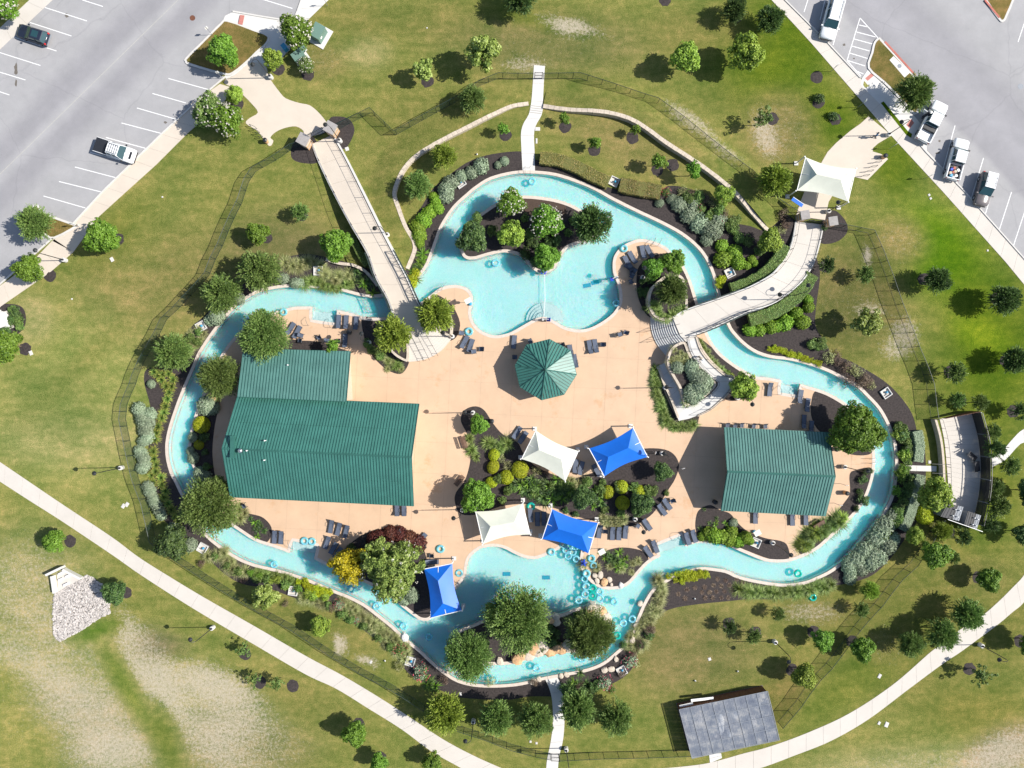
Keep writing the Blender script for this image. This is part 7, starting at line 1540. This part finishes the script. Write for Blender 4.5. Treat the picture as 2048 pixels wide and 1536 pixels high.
# ================================================================ vehicles  (x = forward)
def loft(mb, secs, T=None):
    "closed body from cross sections: list of (x, [(y,z)...])"
    n = len(secs[0][1]); vs = [(x, y, z) for x, s_ in secs for y, z in s_]; k = len(secs)
    fs = [(i * n + j, i * n + (j + 1) % n, (i + 1) * n + (j + 1) % n, (i + 1) * n + j) for i in range(k - 1) for j in range(n)] + [tuple(range(n))[::-1], tuple(range((k - 1) * n, k * n))]
    return mb.add(vs, fs)
def body_sec(w, z0, z1, r=.12): return [(-w * .96, z0), (-w, z0 + .25), (-w, z1 - r), (-w + r, z1), (0, z1 + .03), (w - r, z1), (w, z1 - r), (w, z0 + .25), (w * .96, z0)]
def vehicle(label, px, py, ang, kind, paint, L=5.3, Wd=1.98, cat='car', extra=None):
    c = P(px, py, .9); o = empty('parked_' + ('pickup' if kind == 'pickup' else 'car'), (c.x, c.y, 0), deg(ang)); h = L / 2; w = Wd / 2
    hood = 1.02 if kind != 'hatch' else .92; top = 1.86 if kind == 'suv' else (1.82 if kind == 'pickup' else 1.5)
    mb = MB().mat(paint)
    if kind == 'pickup':
        cabx = -.25 * L / 5.6
        loft(mb, [(h, body_sec(w * .80, .42, .80)), (h - .12, body_sec(w * .93, .38, .98)), (h - .5, body_sec(w, .36, hood)), (cabx + 1.45, body_sec(w, .34, hood + .08)), (cabx - .5, body_sec(w, .34, hood + .08))])
        mb.box((-h / 2 + cabx / 2 - .25, 0, .55), (h + cabx - .5, Wd * .98, .25))
        ob = mb.obj('body', o, True)
        # bed: floor, sides, tailgate
        bl, bx = h + cabx - .5, (-h + cabx - .5) / 2
        for s_ in (-1, 1): MB().mat(paint).box((bx, s_ * (w - .06), .86), (bl, .12, .52)).obj('bed_side', o); 
        MB().mat(paint).box((-h + .05, 0, .86), (.1, Wd - .1, .52)).obj('tailgate', o); MB().mat('white' if extra == 'open' else 'black').box((bx, 0, .71), (bl - .15, Wd - .28, .05)).obj('bed_floor', o)
        MB().mat(paint).box((cabx - .48, 0, .9), (.06, Wd - .1, .6)).obj('bed_front', o)
        gx = [(cabx - .52, w * .86), (cabx - .38, w * .84), (cabx + 1.1, w * .84), (cabx + 1.75, w * .9)]
    else:
        zt = hood + .06
        loft(mb, [(h, body_sec(w * .78, .42, .75)), (h - .1, body_sec(w * .93, .36, hood - .1)), (h - .45, body_sec(w, .34, hood)), (h - 1.35, body_sec(w, .34, zt)), (-h + .35, body_sec(w, .34, zt)), (-h + .08, body_sec(w * .94, .36, zt - .05)), (-h, body_sec(w * .85, .42, zt - .2))]); mb.obj('body', o, True)
        gx = [(-h + .12, w * .86), (-h + .5, w * .84), (h - 2.25, w * .84), (h - 1.35, w * .9)]
    zb_ = hood + .06; (xa, wa), (xb, wb), (xc, wc), (xd, wd) = gx
    # glasshouse and roof
    gl = MB().mat('glass'); sec = lambda ww, z: [(-ww, zb_ - .05), (-ww * (.9 if z > zb_ + .1 else 1), z), (ww * (.9 if z > zb_ + .1 else 1), z), (ww, zb_ - .05)]
    loft(gl, [(xa, sec(wa, zb_)), (xb, sec(wb * 1.02, top - .07)), (xc, sec(wc * 1.02, top - .07)), (xd, sec(wd, zb_))]); gl.obj('window', o)
    rf = MB().mat('whitecar' if extra == 'whiteroof' else paint); ww = wb * .88
    if extra == 'whiteroof':
        n = 3
        for k in range(n): x0, x1 = xb - .25 + (xc - xb + .3) * k / n + .03, xb - .25 + (xc - xb + .3) * (k + 1) / n - .03; MB().mat('whitecar').box(((x0 + x1) / 2, 0, top), (x1 - x0, ww * 2, .1)).obj('roof_section', o)
    else: rf.box(((xb + xc) / 2, 0, top - .02), (xc - xb + .16, ww * 2, .07), taper=.93).obj('roof', o)
    for x in (xb + .02, (xb + xc) / 2, xc - .02):
        for s_ in (-1, 1):
            dx = .55 if x == xc - .02 else (-.25 if x == xb + .02 and kind != 'pickup' else 0); MB().mat(paint).tube([(x, s_ * ww, top - .04), (x + dx, s_ * w * .93, zb_ - .02)], .04, 4).obj('pillar', o)
    for x in (h - .95, -h + 1.0):
        for s_ in (-1, 1):
            wh = MB().mat('tyre'); wh.lathe([(.2, -.12), (.36, -.12), (.38, -.05), (.38, .05), (.36, .12), (.2, .12)], 14); me = wh.mesh('wheel'); q = mesh_obj('wheel', me, o); q.location = (x, s_ * (w - .1), .38); q.rotation_euler = (math.pi / 2, 0, 0)
            rm = mesh_obj('rim', MB().mat('grey').lathe([(.2, -.13), (.2, .13)], 10).mesh('rim'), q)
    for s_ in (-1, 1):
        MB().mat('steel').box((h - .08, s_ * w * .68, .72), (.12, .36, .16)).obj('headlight', o); MB().mat('red').box((-h + .04, s_ * w * .82, .9), (.12, .2, .24)).obj('tail_light', o)
        MB().mat(paint if kind != 'pickup' else 'black').box((xd - .1, s_ * (w + .13), zb_ + .05), (.16, .22, .16)).obj('mirror', o); MB().mat('black').tube([(xd + .1, s_ * .15, zb_ + .04), (xd - .05, s_ * .65, zb_ + .1)], .012, 3).obj('wiper', o)
    MB().mat('black' if paint != 'darkcar' else 'grey').box((h - .02, 0, .55), (.12, Wd * .8, .22)).obj('front_bumper', o); MB().mat('grey').box((-h - .02, 0, .5), (.14, Wd * .85, .18)).obj('rear_bumper', o)
    if extra == 'rack':
        for s_ in (-1, 1): MB().mat('black').tube([(xb, s_ * ww * .8, top + .12), (xc, s_ * ww * .8, top + .12)], .03, 4).obj('roof_rail', o)
        for k in range(6): x = xb + (xc - xb) * k / 5; MB().mat('black').tube([(x, -ww * .8, top + .12), (x, ww * .8, top + .12)], .025, 4).obj('roof_bar', o)
        MB().mat('blackroof').box(((-h + gx[0][0]) / 2, 0, 1.13), (h + gx[0][0] - .05, Wd - .12, .05)).obj('bed_cover', o); MB().mat('black').box((h - .5, 0, hood + .05), (.3, Wd * .5, .02)).obj('hood_scoop', o)
    if extra == 'open':
        MB().mat('black').box((gx[0][0] - .4, 0, .95), (.5, Wd - .3, .45)).obj('tool_box', o)
        MB().mat(paint).box((.75, w + .45, .85), (.08, .95, .75), rz=-.15).obj('door', o)
    if extra == 'cargo':
        bx = (-h + gx[0][0]) / 2
        for k, (dx, dy, m) in enumerate([(-.6,.3,'lblue'),(-.5,-.35,'white'),(-.1,.1,'redkerb'),(.2,.45,'rblue'),(.3,-.45,'white'),(.05,-.1,'cloth_t'),(.45,.15,'redkerb'),(-.3,.5,'cloth_t'),(-.75,-.05,'steel')]):
            q = MB().mat(m); (q.lathe([(.17, .75), (.2, 1.05), (.2, 1.1)], 9, (bx + dx, dy, 0)) if k % 2 else q.box((bx + dx, dy, .92), (.38, .3, .34), rz=k)).obj('cargo_item', o)
        MB().mat('grey').box((-h - .18, 0, .5), (.3, .1, .1)).obj('tow_hitch', o)
    if kind == 'suv':
        for s_ in (-1, 1): MB().mat('black').tube([(xb + .1, s_ * ww * .86, top + .06), (xc - .1, s_ * ww * .86, top + .06)], .022, 4).obj('roof_rail', o)
    if kind == 'hatch': MB().mat('glass').box(((xb + xc) / 2 + .1, 0, top + .025), (.9, ww * 1.3, .01)).obj('sunroof', o)
    return tag(o, label, cat)
vehicle('dark blue hatchback parked at the upper left edge of the left car park', 64, 68, 162, 'hatch', 'darkcar', 4.3, 1.85)
vehicle('white pickup with roof rack and black bed cover in the left car park', 230, 301, -18.5, 'pickup', 'whitecar', 5.6, 2.0, 'pickup', 'rack')
vehicle('white full-size SUV parked at the top of the right car park', 1664, 37, -104.5, 'suv', 'whitecar', 5.6, 2.05)
vehicle('white pickup with open empty bed and driver door open, right car park', 1865, 243, 63, 'pickup', 'whitecar', 5.9, 2.1, 'pickup', 'open')
vehicle('white pickup with its bed full of red and blue gear', 1915, 318, 75, 'pickup', 'whitecar', 5.7, 2.0, 'pickup', 'cargo')
vehicle('grey-brown SUV with a three-part white roof, lowest in right car park', 1971, 378, -105, 'suv', 'greycar', 4.6, 1.9, 'car', 'whiteroof')

# ================================================================ people
def person(label, px, py, rz, pose, shirt, legs, hat=None, z=0.0):
    c = P(px, py, z + .9); root = empty('person', (c.x, c.y, z), rz)
    J, E, rad = pose
    me = bpy.data.meshes.new('body'); me.from_pydata(J, E, []); o = mesh_obj('body', me, root)
    o.modifiers.new('skin', 'SKIN'); sv = me.skin_vertices[0].data
    for i, r in enumerate(rad): sv[i].radius = (r, r)
    sv[0].use_root = True; o.modifiers.new('sub', 'SUBSURF').levels = 1; o.modifiers['sub'].render_levels = 1
    dg = bpy.context.evaluated_depsgraph_get(); m2 = bpy.data.meshes.new_from_object(o.evaluated_get(dg)); o.modifiers.clear(); o.data = m2; m2.name = 'body'
    for k in (shirt, legs, 'skin'): m2.materials.append(M[k])
    hd = Vector(J[NECK + 1])
    for p in m2.polygons:
        c = p.center; d = (c - Vector(J[NECK])).length
        if (c - hd).length < .17: p.material_index = 2
        elif c.z < J[0][2] - .02 and c.z > .08: p.material_index = 1
        elif c.z <= .08: p.material_index = 1
        elif min((c - Vector(J[i])).length for i in (7, 10)) < .14: p.material_index = 2
        else: p.material_index = 0
        p.use_smooth = True
    # face: nose, eyes, ears and hair or hat
    f = Vector((.1, 0, 0)); MB().mat('skin').lathe([(.025, -.02), (.01, .02)], 6, hd + Vector((.12, 0, 0))).obj('nose', root)
    for s_ in (-1, 1): MB().mat('cloth_d').lathe([(.012, -.01), (.012, .01)], 6, hd + Vector((.105, s_ * .04, .03))).obj('eye', root); MB().mat('skin').lathe([(.02, -.03), (.02, .03)], 6, hd + Vector((0, s_ * .11, 0))).obj('ear', root)
    if hat: MB().mat(hat).lathe([(.2, .06), (.2, .075), (.12, .08), (.11, .16), (.05, .19)], 14, hd).obj('hat', root)
    else: MB().mat('cloth_d').lathe([(.115, .02), (.11, .09), (.05, .135)], 12, hd - Vector((.02, 0, 0))).obj('hair', root)
    for i in (13, 16):
        q = Vector(J[i]); MB().mat('cloth_d').box((q.x + .07, q.y, .04), (.28, .1, .08)).obj('shoe', root)
    tag(root, label, 'person'); return root
NECK = 3
# 0 pelvis 1 waist 2 chest 3 neck 4 head | 5 shL 6 elL 7 haL 8 shR 9 elR 10 haR | 11 hipL 12 knL 13 anL 14 hipR 15 knR 16 anR
EDG = [(0,1),(1,2),(2,3),(3,4),(2,5),(5,6),(6,7),(2,8),(8,9),(9,10),(0,11),(11,12),(12,13),(0,14),(14,15),(15,16)]
RAD = [.15,.14,.17,.06,.10,.08,.05,.035,.08,.05,.035,.10,.07,.045,.10,.07,.045]
def pose(lean=0.0, stride=.2, armf=.2, bend=0.0):
    b = bend; hx = lean
    return ([(0,0,.95),(hx*.3,0,1.13),(hx,0,1.38),(hx*1.25,0,1.52),(hx*1.45+.02,0,1.66),(hx,.2,1.42),(hx+armf*.5,.25,1.16),(hx+armf+.1,.24,.95+b),(hx,-.2,1.42),(hx-armf*.3,-.25,1.15),(hx+armf*.6,-.24,.95+b),(0,.1,.9),(stride*.5+.04,.1,.5),(stride*.6,.1,.08),(0,-.1,.9),(-stride*.3+.05,-.1,.5),(-stride,-.1,.08)], EDG, RAD)
person('person in tan clothes and pale cap bending over on the folded ramp', 1398, 713, deg(-60), pose(.42, .1, .35), 'cloth_t', 'cloth_d', 'white', 1.35)
person('person in blue shirt walking with long shadow across the right entry plaza', 1753, 271, deg(150), pose(.1, .35, .3), 'cloth_b', 'cloth_d')
person('person in white hat standing at open door of the empty-bed pickup', 1852, 230, deg(20), pose(.15, .1, .35), 'cloth_d', 'cloth_d', 'white')
o = empty('garden_tool', P(1402, 728, 1.3), -.6); MB().mat('black').box((0, 0, .1), (.5, .35, .2)).obj('head', o); MB().mat('wood').tube([(0, 0, .2), (-.7, .3, .8)], .02, 5).obj('handle', o); tag(o, 'dark long-handled machine lying beside the person on the ramp', 'tool')

# ================================================================ labels: look + nearest landmark, ordinal where several share one
LM = [('the pool hall',640,900,(120,60)),('the right green pavilion',1555,945,(75,50)),('the octagonal pavilion',1091,739,(25,25)),('the upper pool island',1070,455,(60,35)),('the upper left footbridge',745,450,(20,60)),('the right footbridge',1420,630,(30,20)),
 ('the white entrance canopy',1655,360,(30,25)),('the clear-roofed shed',1458,1450,(60,35)),('the curved plant yard',1925,930,(25,60)),('the upper left gate',640,275,(20,12)),('the pale rock bed',160,1215,(35,35)),('the dark blue hatchback',64,68,(10,8)),('the rack-topped white pickup',230,302,(15,10)),
 ('the lower pool',1050,1165,(50,40)),('the upper footpath',1066,235,(8,60)),('the lower footpath',1112,1450,(8,60)),('the lower island',1060,1290,(50,20)),('the central planting bed',1120,970,(100,30)),('the folded ramp',1400,760,(30,40)),('the egg-shaped planter',1338,595,(20,25)),
 ('the left river bend',350,900,(15,50)),('the right river bend',1770,930,(15,50)),('the lounger peninsula',1275,530,(15,20)),('the cream steps',860,690,(20,15)),('the lower left path bend',470,1240,(30,20)),('the upper left plaza',560,225,(30,20)),('the right entry plaza',1720,290,(25,15)),
 ('the top left corner',0,0,(5,5)),('the left river inlet steps',648,630,(20,10)),('the yellow flowering tree',700,1130,(10,15)),('the lower right path bend',1900,1300,(20,20)),('the open-door pickup',1865,243,(10,10)),('the top right car park',1700,100,(20,20)),('the left monument sign',18,640,(5,5)),
 ('the cream upper sail',1100,905,(15,15)),('the blue upper sail',1237,903,(15,15)),('the cream lower sail',1005,1047,(15,12)),('the blue lower sail',1140,1062,(15,12)),('the narrow blue sail',885,1180,(10,15)),('the big round tree',1713,860,(20,20)),('the lower right river inlet',1340,1095,(12,8)),('the right inlet steps',1577,775,(15,6)),
 ('the lower left river',600,1130,(30,10)),('the small lower bed',1480,1060,(20,12)),('the small palm bed',1245,1130,(15,12)),('the middle left lawn',230,600,(30,30)),('the dry left lawn',380,1440,(60,30)),('the upper lawn',880,60,(60,20)),('the lower right lawn',1400,1290,(30,20)),('the far right edge',2048,700,(2,30)),('the bottom edge',800,1536,(30,2)),('the far right lawn',1960,1200,(20,20))]
ORDW = 'first second third fourth fifth sixth seventh eighth ninth tenth eleventh twelfth thirteenth fourteenth fifteenth sixteenth seventeenth eighteenth nineteenth twentieth'.split()
ORDW += ['twenty-' + w for w in ORDW[:9]] + ['thirtieth']
def ordinal(it, setl):
    n = len(it); xs = [i[1] for i in it]; ys = [i[2] for i in it]; hor = max(xs) - min(xs) >= max(ys) - min(ys)
    it.sort(key=lambda i: (i[1], i[2]) if hor else (i[2], i[1]))
    for k, t in enumerate(it):
        w = (('leftmost', 'rightmost') if hor else ('topmost', 'lowest'))[1 if k else 0] if k in (0, n - 1) else ORDW[k] + (' from left' if hor else ' from top')
        setl(t[0], w)
groups = {}
for o, look, px, py in REG:
    best = None
    for nm, x, y, (hx_, hy_) in LM:
        if nm.split()[-1] in look.split() and abs(x - px) + abs(y - py) < 30: continue
        dx, dy = px - x, py - y; ex, ey = max(0, abs(dx) - hx_), max(0, abs(dy) - hy_); d = ex * ex + ey * ey
        if best is None or d < best[0]: best = (d, nm, dx, dy, ex, ey)
    d, nm, dx, dy, ex, ey = best
    if ex < 4 and ey < 4: rel = 'at'
    elif ex > 2.2 * ey: rel = 'right of' if dx > 0 else 'left of'
    elif ey > 2.2 * ex: rel = 'below' if dy > 0 else 'above'
    else: rel = ('below' if dy > 0 else 'above') + ' and ' + ('right' if dx > 0 else 'left') + ' of'
    groups.setdefault((look, rel, nm), []).append((o, px, py))
for (look, rel, nm), it in groups.items():
    base = look + ' ' + rel + ' ' + nm; n = len(it)
    if n == 1: it[0][0]['label'] = base; continue
    ordinal(it, lambda o, w: o.__setitem__('label', w + ' ' + base))
for base, it in SHARED.items():
    if len(it) > 1: ordinal(it, lambda o, w: o.__setitem__('label', w + ' ' + base))
